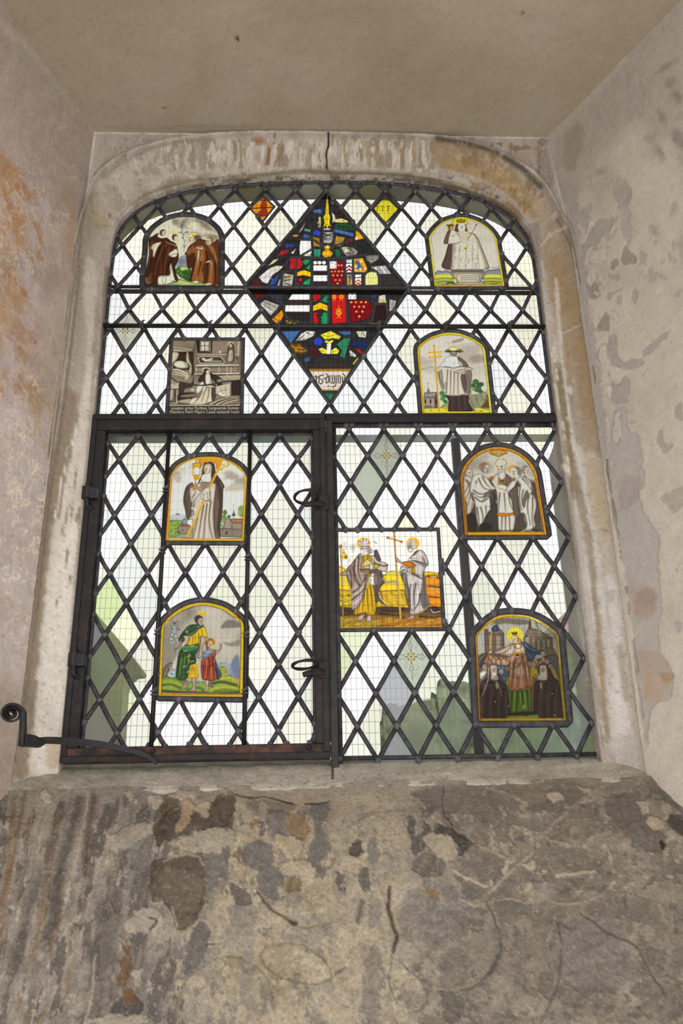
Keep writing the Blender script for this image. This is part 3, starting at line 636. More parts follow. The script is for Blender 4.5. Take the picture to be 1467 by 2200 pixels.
    p.F("1182,500 1160,530 1190,500 1220,485", 4, 'b5a696', .7, 3); p.F("1200,718 1215,712 1245,700", 3, 'b9ac9c', .8, 3); p.E(1215, 1005, 8, 7, 'c9bda8', .9, 4); p.E(1226, 838, 6, 8, 'c3b8a4', .8, 4)
    p.P("1300,1590 1390,1580 1392,1640 1300,1620", 'a3978e', .7, 12)
    p.warp(0, 1)
    p.h += (fbm(su * .06, p.v * .03, 5, 95) - .5) * .005 + (fbm(p.u * .15, p.v * .15, 3, 96) - .5) * .0016

G_WALL = 0.98
M_PLASTER_L = plaster_mat('pink_grey_plaster', G_WALL * 1.14, .2, .1)
M_PLASTER_R = plaster_mat('buff_plaster', G_WALL * 1.12, .16, .08)
M_CEIL = plaster_mat('cream_plaster', G_WALL * 0.98, .25, .08)
M_APRON = plaster_mat('flaking_plaster', G_WALL * 0.84, .6, .22)
M_SILL = plaster_mat('sill_stone', G_WALL * 1.25, .5, .16)
M_STONE = plaster_mat('limewashed_stone', G_WALL * 1.12, .3, .12)

ys = np.concatenate([np.arange(YF + .012, -.56, -.0028), np.linspace(-.56, -1.3, 40)])
zs = np.arange(-.22, ZC + .012, .0030)
o = wall_grid('wall_left', lambda U, V: np.stack([xl(U, V), U, V], 1), ys, zs, paint_left, M_PLASTER_L, 1.0, None, .4, (1.1, 1.11, 1.12))
o = wall_grid('wall_right', lambda U, V: np.stack([xr(U, V), U, V], 1), ys, zs, paint_right, M_PLASTER_R, 1.0, None, .3, (1.04, 1.06, 1.1))
yc = np.concatenate([np.arange(YF + .015, -.56, -.006), np.linspace(-.56, -1.3, 40)])
o = wall_grid('ceiling', lambda U, V: np.stack([np.where(U < 0, -U * (xl(V, ZC) - .012), U * (xr(V, ZC) + .012)), V, np.full_like(U, ZC)], 1), np.linspace(-1, 1, 260), yc, paint_ceiling, M_CEIL, 1.0, None, .22, (1.03, 1.045, 1.075))
# sill stone and the sloping wall below it
prof = smooth_open(pts([(-.088, .092), (-.105, .074), (-.135, .045), (-.170, .012), (-.215, -.055), (-.275, -.170), (-.345, -.315), (-.42, -.47)]), 60)
seg = np.concatenate([[0], np.cumsum(np.linalg.norm(np.diff(prof, axis=0), axis=1))])
sv = np.arange(0, seg[-1], .0026)
pv = np.stack([np.interp(sv, seg, prof[:, 0]), np.interp(sv, seg, prof[:, 1])], 1)
def apron_fn(U, V):
    y = np.interp(V, sv, pv[:, 0]); z = np.interp(V, sv, pv[:, 1])
    return np.stack([(U + 1) / 2 * (xr(y) - xl(y) + .04) + xl(y) - .02, y, z], 1)
o = wall_grid('wall_front', apron_fn, np.linspace(-1, 1, 560), sv, paint_apron, M_APRON, 1.0, None, .7)
sp = pts([(.02, .140), (.0, .138), (-.03, .124), (-.06, .108), (-.085, .093), (-.094, .084), (-.094, .03)])
sg = np.concatenate([[0], np.cumsum(np.linalg.norm(np.diff(sp, axis=0), axis=1))]); s2 = np.arange(0, sg[-1], .0028)
def sill_fn(U, V):
    return np.stack([U, np.interp(V, sg, sp[:, 0]), np.interp(V, sg, sp[:, 1])], 1)
o = wall_grid('trim_1', sill_fn, np.arange(-.69, .69, .003), s2, paint_sill, M_SILL, 1.0, None, .8, (1.09, 1.11, 1.13))
# moulded stone surround: inner edge at the glass, outer arris at the wall plaster
inn = [(-.603, .07), (-.602, .35), (-.601, .7), (-.600, 1.1), (-.599, 1.45)]
out_ = [(-.690, .03), (-.687, .35), (-.683, .7), (-.678, 1.1), (-.671, 1.5)]
inn_px = [(246, 520), (258, 492), (282, 463), (325, 434), (400, 411), (500, 397), (600, 392), (700, 390), (800, 391), (880, 396), (960, 408), (1030, 427), (1085, 455), (1120, 488), (1141, 525)]
out_px = [(189, 430), (203, 388), (228, 360), (270, 333), (360, 304), (480, 289), (590, 286), (700, 287), (800, 289), (890, 292), (975, 299), (1050, 320), (1112, 350), (1165, 392), (1206, 462)]
for a_, b_ in zip(inn_px, out_px):
    q = at(*a_, 0.0); inn.append((q[0], q[2] - EYE)); q = at(*b_, YF); out_.append((q[0], q[2] - EYE))
inn += [(.600, 1.45), (.600, 1.1), (.600, .7), (.601, .35), (.602, .07)]
out_ += [(.684, 1.5), (.687, 1.1), (.686, .7), (.684, .35), (.684, .03)]
ARCH_IN = smooth_open(pts(inn), 70); ARCH_OUT = smooth_open(pts(out_), 70)
th = np.linspace(0, math.pi / 2, 22)
prof_s = [(0, .02), (0, .008), (0, -.004), (0, -.014), (.01, -.022), (.05, -.026), (.075, -.024)]
prof_s += [(.075 + .925 * math.sin(t), -.024 - .064 * (1 - math.cos(t)) ** .85) for t in th[1:]]
prof_s += [(1.03, -.091), (1.06, -.094)]
prof_s = pts(prof_s)
nP = len(ARCH_IN); nS = len(prof_s)
A3 = np.zeros((nS, nP, 3))
for j, (t, y) in enumerate(prof_s):
    A3[j, :, 0] = ARCH_IN[:, 0] + (ARCH_OUT[:, 0] - ARCH_IN[:, 0]) * t
    A3[j, :, 1] = y
    A3[j, :, 2] = ARCH_IN[:, 1] + (ARCH_OUT[:, 1] - ARCH_IN[:, 1]) * t
A3[-2:, :, 0] = np.clip(A3[-2:, :, 0], -.72, .72)
flat = A3.reshape(-1, 3).copy(); flat[:, 2] += EYE
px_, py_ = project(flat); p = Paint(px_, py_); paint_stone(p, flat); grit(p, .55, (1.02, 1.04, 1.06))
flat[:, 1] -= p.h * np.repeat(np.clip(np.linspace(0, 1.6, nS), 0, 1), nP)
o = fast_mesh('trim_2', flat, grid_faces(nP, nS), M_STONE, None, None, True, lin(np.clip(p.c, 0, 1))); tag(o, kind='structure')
# sunk spandrels between the arch and the soffit
arc = [i for i in range(nP) if ARCH_OUT[i, 1] > 1.35]
lo = np.array([[ARCH_OUT[i, 0], ARCH_OUT[i, 1]] for i in arc])
hi_ = np.array([[np.clip(q[0] * (1.0 + .25 * np.clip((abs(q[0]) - .45) / .2, 0, 1)), -.68, .68), ZC + .01] for q in lo])
K = 40
S3 = np.zeros((K, len(arc), 3))
for j in range(K):
    t = j / (K - 1); q = lo + (hi_ - lo) * t
    S3[j, :, 0] = q[:, 0]; S3[j, :, 2] = q[:, 1] + EYE; S3[j, :, 1] = -.089 + .016 * min(1, t * 5)
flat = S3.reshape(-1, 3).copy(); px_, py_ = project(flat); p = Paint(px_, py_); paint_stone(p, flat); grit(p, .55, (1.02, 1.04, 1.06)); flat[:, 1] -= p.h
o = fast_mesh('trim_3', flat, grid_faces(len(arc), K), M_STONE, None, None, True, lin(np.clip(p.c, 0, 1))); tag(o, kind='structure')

# ------------------------------------------------------------------ outside of the wall: reveal, and what stands in the garden
M_OUT = plaster_mat('weathered_outer_stone', 1.0, .5, .2)
def paint_outer(p, P0):
    blend(p, ['8d8a80', '9a968b', 'a7a196', 'b0a99d'], .02, 33, 4, 1.5)
ro = [(0.0, .008), (0.006, .03), (.03, .062), (.034, .075), (.14, .15), (.5, .152)]
O3 = np.zeros((len(ro), nP, 3)); cz_ = .9
low = np.clip((.97 - ARCH_IN[:, 1]) / .04, 0, 1) * (ARCH_IN[:, 0] > 0)      # the right jamb is thicker below the transom
for j, (t, y) in enumerate(ro):
    O3[j, :, 0] = ARCH_IN[:, 0] * (1 + t * (1 - low * (j < 4) * .95)); O3[j, :, 1] = y + .022 * low * (j in (2, 3)); O3[j, :, 2] = (ARCH_IN[:, 1] - cz_) * (1 + max(0, t - .034) * .8) + cz_ + EYE
flat = O3.reshape(-1, 3); px_, py_ = project(flat); p = Paint(px_, py_); paint_outer(p, flat)
o = fast_mesh('trim_4', flat, grid_faces(nP, len(ro)), M_OUT, None, None, True, lin(p.c)); tag(o, kind='structure')
XX = np.linspace(-30, 30, 60); YY = np.linspace(.25, 60, 60); XG, YG_ = np.meshgrid(XX, YY)
o = fast_mesh('floor', np.stack([XG.ravel(), YG_.ravel(), (fbm(XG.ravel() * .8, YG_.ravel() * .8, 3, 5) - .5) * .12], 1), grid_faces(60, 60), metal_mat('lawn', '55633f', '76825a', 3, .95, .8)); tag(o, kind='structure')
mb = MB(); mb.box((-.75, .022, EYE + .05), (.75, .2, EYE + .150), 0, .004)
o = mb.build('trim_5', None, mats=[metal_mat('outer_sill_stone', '77756a', '8f8c80', 20, .9, .5)]); tag(o, kind='structure')
# ------------------------------------------------------------------ the painted glass: one drawing per panel, in the frame of its own crop
def border(p, outline, w, col, dark='6a4a1c', ticks=0):
    q = smooth_open(pts(outline), 6)
    p.F(np.vstack([q, q[:1]]), w * 2, col, 1, 3, sm=False)
def clouds(p, col, a, fx=.02, fy=.035, seed=3, lo=.5, top=0, bot=1e9):
    n = fbm(p.u * fx, p.v * fy, 5, seed)
    y = (p.v - p.oy) * p.k
    w = np.clip((n - lo) * 4, 0, 1) * a * np.clip((bot - y) / 150, 0, 1) * np.clip((y - top) / 60 + 1, 0, 1)
    p._mix(np.arange(len(p.u)), w, col, 0)
def grain(p, amt=.08, f=.5, seed=1):
    p.c *= (1 + (fbm(p.u * f, p.v * f, 3, seed) - .5) * 2 * amt)[:, None]

def art_friars(p):
    clouds(p, '6b5a4a', .8, .02, .03, 5, .5, 150, 720)
    p.P("920,220 1060,260 1180,370 1250,460 1250,540 1150,530 1080,480 980,470 950,420 1050,380 990,320", '5f4f42', .55, 70)
    p.P("560,210 650,230 630,300 570,290", '6b5a4c', .6, 40); p.P("960,400 1100,380 1220,420 1230,450 1090,440 990,450", 'e0d8c2', .7, 30)
    p.P("610,920 640,820 700,770 790,760 810,930 780,960", '8b919c', .95, 20); p.P("640,840 700,800 760,860 700,900", '6f7684', .6, 20)
    p.P("160,1240 180,1190 400,1180 560,1170 650,1110 760,1140 900,1165 1100,1180 1260,1200 1260,1240", '93ad63', 1, 14); p.P("230,1220 420,1200 600,1190 700,1220", '6f9a6a', .7, 20); p.P("640,1140 760,1150 850,1180 700,1200", 'c2cb86', .7, 20)
    p.P("600,980 680,925 790,940 850,1000 840,1150 720,1110 640,1050", '476f35', 1, 16); p.P("680,940 760,930 800,960 700,985", 'd9d88a', .8, 12); p.P("700,1000 830,1010 835,1140 740,1100", '2c4d26', .7, 16)
    for i in range(26):
        x = 650 + (i * 53) % 180; y = 970 + (i * 37) % 120; p.E(x, y, 9, 6, '8fae52' if i % 2 else '24401f', .6, 6)
    for q in ("735,700 740,560 720,450 700,330", "725,450 770,400 800,410", "720,440 680,400 660,420", "715,380 680,330 690,300", "735,520 690,470", "738,560 780,520 790,470", "705,340 720,300 700,290", "740,640 770,600", "738,640 715,600"):
        p.F(q, 13, '6f7f86', .75, 8)
    for x, y in ((690, 320), (715, 310), (700, 350), (760, 420), (680, 420), (740, 450), (790, 415), (720, 500), (700, 300)): p.E(x, y, 15, 9, '5d7380', .7, 8, x)
    # left pair
    p.P("205,520 270,470 340,430 440,470 520,525 580,560 625,600 640,660 655,760 640,850 605,920 610,1010 650,1130 600,1140 565,980 540,880 520,930 520,1050 430,1060 350,1080 345,1195 170,1205 140,1190 160,1000 210,740", '45261a', 1, 12)
    p.P("225,640 290,580 395,560 345,640 310,720 285,790 265,760 265,680", 'ddd2b6', 1, 10); p.P("225,640 280,600 330,590 290,660 240,665", 'c2b596', .7, 14)
    p.P("350,1085 430,1062 520,1050 535,890 585,1070 600,1130 560,1165 470,1195 350,1195", 'e0d6ba', 1, 8); p.F("425,1080 410,1130 430,1190", 8, '4a3526', .8); p.F("450,1075 465,1120 450,1190", 8, '4a3526', .8)
    p.P("500,750 555,690 625,660 645,710 625,775 560,790", 'ded3b8', 1, 10); p.F("510,770 580,740 640,740", 10, '5a3c28', .7); p.F("560,700 610,720", 10, 'a39476', .6)
    p.P("150,1100 200,1080 250,1020 240,1170 170,1190", '6e5836', .7, 20); p.F("160,1100 180,1160 220,1170", 12, 'a99a6c', .7)
    p.folds(("420,640 370,760 320,900 300,1060", "470,600 440,720 400,860 390,1040", "520,640 480,780 450,900 440,1040", "260,560 230,700 210,900", "600,640 570,660"), '7c4c30', 16, .65)
    p.folds(("380,640 320,800 280,1000", "450,650 420,800 400,900", "560,800 500,900 480,1040", "240,800 220,1000"), '2a1610', 18, .7)
    p.F("465,560 540,590 620,610", 14, 'b59a52', .8); p.E(622, 612, 14, 14, 'd8b84a', .8, 6)
    p.E(410, 465, 72, 36, 'e6dfc8', 1, 8); p.E(420, 440, 45, 30, '4a2c1e', .8, 10); p.face(430, 430, 46, 'dccdac', '5a4636', 1)
    p.E(580, 520, 56, 34, 'e6dec6', 1, 8); p.face(610, 500, 44, 'd8c6a4', '4c3628', 1); p.F("560,470 600,455 640,470", 12, '4c382a', .8); p.E(595, 420, 34, 15, 'e8d640', .95, 6, -8)
    p.E(650, 505, 40, 46, 'd9cbb0', .8, 12); p.F("640,650 690,660 720,650", 14, 'd8c6a6', .8)
    # right pair
    p.P("780,680 820,610 880,560 930,520 1000,515 1080,540 1180,560 1262,560 1262,1195 1080,1190 990,1165 880,1150 825,1140 850,960 790,950 770,800", '5c331f', 1, 12)
    p.P("900,640 1040,630 1060,800 1000,960 1030,1140 860,1140 890,900", '9a602f', .9, 24); p.P("1100,620 1180,640 1240,860 1180,760", 'a5703e', .8, 22); p.P("1120,860 1180,860 1170,1170 1090,1180 1110,1000", '9a6335', .8, 24); p.P("780,700 860,620 900,640 880,730 800,760", '8a5a34', .85, 18); p.P("790,780 900,720 880,900 800,940", '4c2818', .8, 20)
    p.folds(("960,700 930,860 880,1100", "1010,760 960,920 930,1120", "1060,900 1000,1140", "1150,900 1120,1150", "1200,760 1230,900"), 'bd8248', 16, .6)
    p.folds(("1060,700 1080,820 1040,1000 1050,1140", "900,800 870,1000 840,1120", "1090,840 1080,1160", "1200,880 1210,1160", "990,860 940,1060"), '32190f', 20, .7)
    p.P("920,630 990,640 1000,610 1020,660 1000,670 930,655", 'e6ddc6', 1, 6); p.P("945,690 970,690 960,800 940,900 935,800", 'e8dfc8', .95, 6); p.P("1045,880 1090,840 1140,835 1130,860 1080,870", 'e2d8be', 1, 6); p.P("1130,870 1155,860 1145,920", 'e0d6bc', .9, 6)
    p.E(830, 520, 88, 58, 'd9cbaa', .9, 16); p.face(840, 500, 60, 'dfcfae', 'a08a64', -1); p.P("900,470 960,460 990,510 920,530", '6a4a32', .9, 10); p.E(878, 440, 62, 14, 'e6d43a', .95, 5, 6); p.F("760,500 800,580 860,590", 12, 'b9a888', .6)
    p.face(1110, 550, 56, 'd6c4a2', '857252', -1); p.F("1050,580 1080,540 1110,520", 12, '6b5640', .6)
    p.E(915, 1158, 40, 14, 'ddd0b6', 1, 5); p.E(1105, 1188, 45, 12, 'ddd0b6', 1, 5); p.E(600, 1145, 46, 16, '4a3020', 1, 6); p.E(590, 1140, 26, 10, 'd8cbb0', .9, 5)
    p.E(760, 730, 12, 22, '1c100c', .9, 6); p.E(1235, 1215, 22, 14, 'd8d85a', .8, 6)
    grain(p, .1)

def art_queen(p):
    clouds(p, 'b9ada0', .5, .006, .03, 8, .5, 0, 900)
    p.P("235,1030 290,985 350,1000 400,980 480,1010 520,1050 500,1070 240,1070", '7f859a', .95, 10); p.P("960,1040 1030,980 1110,975 1210,960 1230,1060", '7d8398', .95, 10); p.F("1090,950 1150,940 1210,930", 14, '8a7464', .6)
    for y, c in ((1060, 'd8cd3c'), (1085, 'e6dc52'), (1110, '8a9a32'), (1135, 'b9b83a'), (1160, '6f8a2c'), (1190, 'a3a838'), (1215, '5d7a2a')):
        p.F([[235, y + 6], [380, y - 8], [520, y]], 26, c, .95, 10); p.F([[960, y], [1100, y - 6], [1245, y + 4]], 26, c, .95, 10)
    p.F("420,1180 480,1165 540,1190", 22, '2c3a1c', .8); p.F("1080,1190 1180,1180", 14, '4a6424', .7)
    # dress
    p.P("600,380 700,380 760,420 830,440 890,510 930,620 980,740 1055,940 980,965 960,980 480,985 340,925 400,740 450,590 540,580 590,480", 'd3c6b6', 1, 6, sm=False)
    p.P("440,600 500,590 500,720 480,960 340,925 400,760", '5a4540', 1, 14); p.P("500,600 530,600 510,800 500,960 470,960 490,800", '9c8a80', .8, 16)
    p.P("820,440 880,500 930,620 980,740 1050,940 990,950 930,760 880,600", '8a7a6c', .6, 24); p.F("985,960 1020,955 1052,940", 10, '6f6057', .8); p.P("900,640 960,800 990,930 940,950 900,780", 'dcd2c2', .7, 20)
    for x0, x1 in ((520, 510), (590, 590), (690, 700), (790, 800), (860, 900)):
        p.F([[x0 + 20, 600], [x1, 970]], 8, '8d7d70', .7)
    n = fbm(p.u * .7, p.v * .7, 2, 4); q = p._p("560,400 760,420 850,560 930,960 500,970 520,620"); w = inside(q, p.u, p.v) * np.clip((n - .54) * 7, 0, 1) * .42
    p._mix(np.arange(len(p.u)), w, '7d6d60', 0)
    for x, y in ((545, 800), (545, 680), (870, 800), (630, 830), (740, 850), (810, 810), (620, 690)):
        p.F([[x, y - 30], [x, y + 30]], 6, '6f5f54', .6); p.F([[x - 18, y], [x + 18, y]], 6, '6f5f54', .6)
    p.F("855,880 855,965", 6, '463a34', .8)
    p.F('760,420 830,440 890,510 930,620 980,740 1055,940', 8, '665649', .85, sm=False); p.F('480,980 700,990 960,985 1055,945', 7, '665649', .8); p.F('440,590 400,740 342,925 480,985', 6, '4a3a33', .8, sm=False)
    # child
    p.P("440,380 520,370 580,430 640,540 600,575 500,590 375,575 400,470", 'd0c2b0', 1, 6); p.P("440,385 480,380 450,480 430,580 372,576 400,470", '6a5248', .95, 14); p.F("450,460 500,470 550,440", 6, '6a5a4c', .8); p.E(512, 472, 12, 8, 'b8983a', .8, 4); p.F("375,578 500,590 640,560", 6, '8a7a6c', .7)
    p.E(465, 330, 62, 52, 'e6cc3a', .9, 8); p.face(487, 350, 40, 'c9a98c', '6a4a34', 1); p.P("415,320 425,290 455,300 480,285 515,305 520,330 470,320", '7a7024', .95, 5)
    # head
    p.P("510,300 505,230 560,200 640,185 720,215 728,280 690,310 560,310", 'e9cf34', 1, 8); p.P("560,260 575,215 610,225 630,190 655,225 690,215 690,262 640,275 600,272", '9c861e', 1, 5)
    p.P("575,280 545,330 540,390 590,400 600,330", '5c4c44', 1, 8); p.P("690,290 715,340 730,400 690,390", '6b5a50', .9, 8); p.E(640, 340, 56, 66, 'e8ddcf', 1, 6); p.face(645, 322, 44, 'e8dccd', None, 0); p.F("600,395 650,405 700,390", 9, 'c06a3a', .6)
    p.P("590,400 700,395 760,430 740,560 620,560 600,470", 'c9bcab', .7, 10)
    p.F("870,285 830,360 770,450", 7, '5c5034', .9); p.F("800,410 770,460 745,495", 16, 'a58a2c', .9); p.E(860, 298, 13, 13, '6b5f48', .8, 4); p.F("730,490 745,550 770,580", 12, '7a6658', .7); p.E(755, 560, 36, 26, 'dccfbf', .8, 8); p.F("810,490 830,530 800,570", 7, 'b0983a', .8)
    p.E(700, 650, 24, 24, 'd8c23a', 1, 5); p.E(700, 655, 12, 12, '3a5a2c', 1, 4)
    # plinth with cartouche
    p.P("480,970 970,970 975,1000 480,1000", '8f8880', 1, 5, sm=False); p.F("480,1003 975,1003", 8, '4d4640', .8)
    p.P("510,1010 940,1010 980,1080 930,1140 980,1205 540,1205 580,1150 500,1080", 'a79c90', 1, 6); p.P("600,1030 870,1030 905,1090 870,1160 600,1160 570,1090", 'c4b8a8', 1, 6)
    for y in (1065, 1095, 1125):
        for x in range(620, 880, 22): p.F([[x, y], [x + 13, y + (x % 3) * 3 - 3]], 9, '5c5048', .8)
    p.F("610,1045 580,1060 570,1095 585,1135 620,1160", 14, 'd8b23a', .95); p.F("690,1175 850,1172", 9, 'cdb84a', .8)
    for q in ("500,1010 530,1040 500,1060 520,1100 490,1110", "960,1010 930,1040 970,1060 930,1090 970,1110", "560,1140 590,1180", "930,1130 900,1180"): p.F(q, 9, '5a5048', .8)
    border(p, OUT['queen'], 26, 'edc62a'); p.F("235,1232 1285,1222", 34, 'e0952a', .8, 10, sm=False)
    p.F("250,1195 215,700 182,500 240,390 350,280 490,225 560,205", 5, '7a6420', .8); p.F("1250,1195 1190,800 1140,520 1060,390 960,300 740,210", 5, '7a6420', .8); p.F("250,1205 1250,1198", 4, '8a6a20', .8)
    grain(p, .05)

def art_nun_cell(p):
    clouds(p, '5a493e', .7, .03, .03, 12, .45)
    p.P("600,140 1320,140 1310,560 590,560", '7d6b5c', .85, 14, sm=False); p.P("860,160 1240,160 1240,370 860,380", '9a8876', .7, 50); p.P("235,150 580,150 580,270 240,270", '97846f', .7, 14, sm=False)
    p.P("240,250 545,290 545,320 240,280", 'c9bca4', 1, 5, sm=False); p.P("235,280 540,320 470,345 230,335", 'b5a78f', 1, 5, sm=False); p.F("240,340 545,335", 9, '4a3b32', .8)
    for x, h in ((340, 30), (415, 60), (440, 55), (465, 55), (520, 30)): p.P([[x, 262 + (x - 300) * .1], [x, 262 - h + (x - 300) * .1], [x + 20, 262 - h + (x - 300) * .1], [x + 22, 266 + (x - 300) * .1]], 'b8aa92', .9, 4, sm=False)
    p.P("220,345 560,340 560,700 520,700 470,620 240,620", '3c2a22', 1, 8, sm=False); p.P("220,350 320,355 300,440 240,510 215,530", 'd3c7ae', 1, 6); p.folds(("300,360 280,430 230,510", "270,360 250,430 225,480"), '8a7864', 12, .7)
    p.P("445,350 480,360 490,460 525,540 530,620 520,690 480,650 490,560 440,480", 'cbbea5', 1, 6); p.folds(("465,370 480,470 510,560 510,660", "480,440 520,540"), '83705c', 12, .7)
    p.P("545,330 580,160 600,160 575,520 560,700 545,700", '6b5849', .95, 6, sm=False); p.F("583,160 570,560", 8, 'b3a48c', .7, sm=False)
    p.P("240,540 270,490 340,475 440,500 470,560 440,600 300,590", 'cfc4ae', 1, 10); p.E(340, 525, 80, 38, 'e0d7c4', .8, 20); p.F("400,500 440,560 410,600", 18, '7d6b58', .7)
    p.P("205,630 280,595 400,630 490,690 480,760 410,800 390,740 200,720", 'bdae97', 1, 8); p.folds(("220,640 320,640 440,700", "210,670 320,680 430,740", "210,700 330,720 410,770"), '6b5846', 14, .7); p.folds(("230,615 330,620 450,670",), 'e0d6c0', 12, .8)
    p.P("190,760 340,780 330,900 180,910", 'b9ab94', 1, 6, sm=False); p.P("200,790 300,800 280,850 200,840", '8a7a66', .7, 14); p.P("180,880 330,870 320,915 180,915", 'ddd3bd', 1, 5, sm=False); p.P("330,830 380,810 520,830 560,700 540,880 420,920 380,1050 330,1060", '3d2b22', .95, 14)
    p.P("170,930 300,920 320,1140 260,1160 250,1000 230,1130 170,1130", '55443a', 1, 6, sm=False); p.P("180,940 245,930 230,1090 175,1100", 'b3a48c', .9, 10); p.P("280,930 305,925 320,1150 250,1170 250,1140 275,1130", 'c9bda6', .95, 6, sm=False)
    p.P("320,1000 560,980 600,1060 420,1140 320,1140", '2e201a', .95, 14); p.P("370,1020 580,1000 600,1040 380,1050", '9a8a74', .8, 14); p.P("330,1100 500,1070 520,1110 480,1150 330,1140", 'b5a78e', .9, 12); p.P("490,940 550,900 580,960 520,960", 'c9bea8', .9, 10)
    # casement and coffin
    p.P("600,160 650,160 650,330 800,335 830,340 830,160 850,160 845,350 620,350", '33261f', .95, 6, sm=False); p.P("665,165 800,165 800,325 660,325", 'cfc5b0', 1, 4, sm=False); p.F("730,165 730,325", 14, '54453a', .9, sm=False); p.F("662,240 800,240", 10, '54453a', .9, sm=False); p.F("680,170 680,320", 6, '7a6a58', .7); p.F("770,170 770,320", 6, '7a6a58', .7)
    p.F("620,380 1260,385", 12, 'c9bea6', .9, sm=False); p.F("650,395 1240,400", 7, '463830', .8, sm=False)
    p.P("625,440 680,405 990,415 1040,490 1030,515 660,515", '4c3d33', 1, 6, sm=False); p.F("625,440 680,405 990,415 1040,490 1030,515 660,515 625,440", 12, 'd6ccb6', .95, sm=False)
    p.P("690,430 720,425 760,450 850,430 870,450 840,470 980,475 990,495 760,495 700,470", 'ded4be', 1, 5); p.E(705, 445, 20, 18, 'cfc2aa', 1, 4); p.folds(("760,470 860,460", "780,485 960,485"), '7a6a56', 7, .7)
    p.P("580,550 620,530 1280,530 1280,560 580,570", 'e0d7c2', 1, 4, sm=False); p.F("580,572 1280,562", 8, '3f322a', .8, sm=False); p.P("580,580 1260,570 1260,660 570,670", '8d7c68', 1, 4, sm=False)
    for x in (580, 940, 1130): p.P([[x, 575], [x + 30, 575], [x + 34, 660], [x, 660]], 'd3c8b2', 1, 4, sm=False)
    p.P("560,670 1290,655 1290,690 560,700", 'd9cfba', 1, 5, sm=False); p.F("560,702 1290,692", 8, '3f322a', .7, sm=False)
    p.P("1250,165 1285,165 1275,400 1245,410", 'd9d0bb', 1, 5, sm=False); p.F("1225,440 1215,540 1205,700", 14, '9a8a74', .9); p.F("1180,560 1240,570", 14, '8a7a66', .8); p.E(1240, 440, 18, 18, '4a3c32', .9, 5); p.F("1085,570 1085,720", 14, 'bdb09a', .9); p.E(1085, 735, 26, 10, '5a4a3e', 1, 5); p.E(1210, 730, 40, 12, '54453a', 1, 5)
    p.P("920,720 1310,700 1310,790 1000,800", 'a8987f', .95, 6, sm=False); p.F("930,725 1300,715", 10, 'd0c5af', .8); p.folds(("960,770 1100,745", "1080,780 1200,740"), '5c4c3e', 8, .6)
    # small standing figure
    p.E(1140, 215, 44, 36, 'ded4bc', .9, 8); p.P("1105,250 1130,200 1170,205 1195,270 1190,480 1080,480 1085,330", '5c4a3d', 1, 8); p.P("1110,320 1160,300 1180,340 1170,480 1085,480", 'b5a68e', .95, 10); p.face(1140, 240, 28, 'd8ccb4', None, 0); p.folds(("1110,380 1105,470", "1150,360 1150,470"), '5a4a3d', 9, .7); p.F("1100,330 1050,355 1010,350", 12, '6a5849', .9); p.P("945,330 985,310 1000,340 975,370", 'd8cdb8', 1, 5)
    # kneeling nun
    p.P("560,1130 640,1040 700,880 760,720 830,800 900,870 900,1060 860,1120 700,1170 480,1170", 'c6b9a0', 1, 8); p.P("620,790 700,680 760,620 800,640 850,680 960,730 1020,790 990,800 960,880 900,820 820,760 760,870 690,830", '3a2820', 1, 6)
    p.P("745,660 800,660 830,760 810,840 745,840", 'ddd3bd', 1, 8); p.E(750, 620, 66, 42, 'd8cdb4', .7, 5); p.E(755, 628, 46, 26, '5a483b', .9, 6); p.face(775, 660, 40, 'e0d5bf', '3a2820', 1)
    p.P("630,850 700,800 720,860 640,990 590,960 600,900", 'd6cbb4', 1, 8); p.P("840,830 920,890 900,1060 850,1110 830,950", '4a362b', .95, 10); p.P("760,880 820,860 900,890 880,900 780,900", 'd8cdb6', 1, 6)
    p.P("920,790 960,760 1000,770 1030,790 990,810 940,820", 'a89880', .9, 8); p.P("940,840 1000,830 1010,860 970,885", '2a1d17', .95, 6)
    p.folds(("760,900 720,1000 680,1120", "800,910 790,1020 760,1130", "690,960 640,1060 560,1130", "640,1010 560,1100"), '7c6a55', 18, .75); p.folds(("730,900 690,1010 640,1110", "830,920 820,1060 790,1130"), 'e6dcc8', 14, .7)
    p.P("480,1160 530,1070 620,1060 560,1150", 'd9cfba', .9, 8)
    p.P("900,880 1140,820 1140,1060 1080,1070 900,1000", 'bfb29c', 1, 6, sm=False); p.P("970,910 1080,890 1070,960 980,950", '8a7a66', .6, 10); p.F("1000,880 1040,960", 14, 'ded4c0', .9); p.F("970,930 1080,905", 12, 'ded4c0', .9)
    p.P("930,1000 980,950 1010,990 1060,980 1080,1010 1020,1045", 'e4dbc7', 1, 5); p.P("1150,800 1300,795 1290,1020 1150,1040", '2c201a', 1, 8, sm=False)
    p.P("740,1170 900,1100 1140,1030 1260,1020 1280,1080 1200,1165", '85735f', 1, 10); p.folds(("820,1160 980,1090 1180,1040", "920,1165 1050,1110 1220,1060", "1000,1165 1120,1120 1260,1090"), 'd8cdb8', 16, .8); p.folds(("880,1160 1010,1100 1190,1060", "980,1165 1090,1110 1240,1080"), '3a2b22', 12, .8)
    p.F("170,1182 1280,1178", 10, 'd0c6b0', .9, sm=False); p.P("160,1192 1290,1188 1285,1325 160,1320", '3b322d', 1, 5, sm=False)
    p.F("195,740 260,790 340,820 480,850 700,865 860,845 1000,815 1150,795 1300,785", 20, '3a3633', 1, 6)
    grain(p, .1)

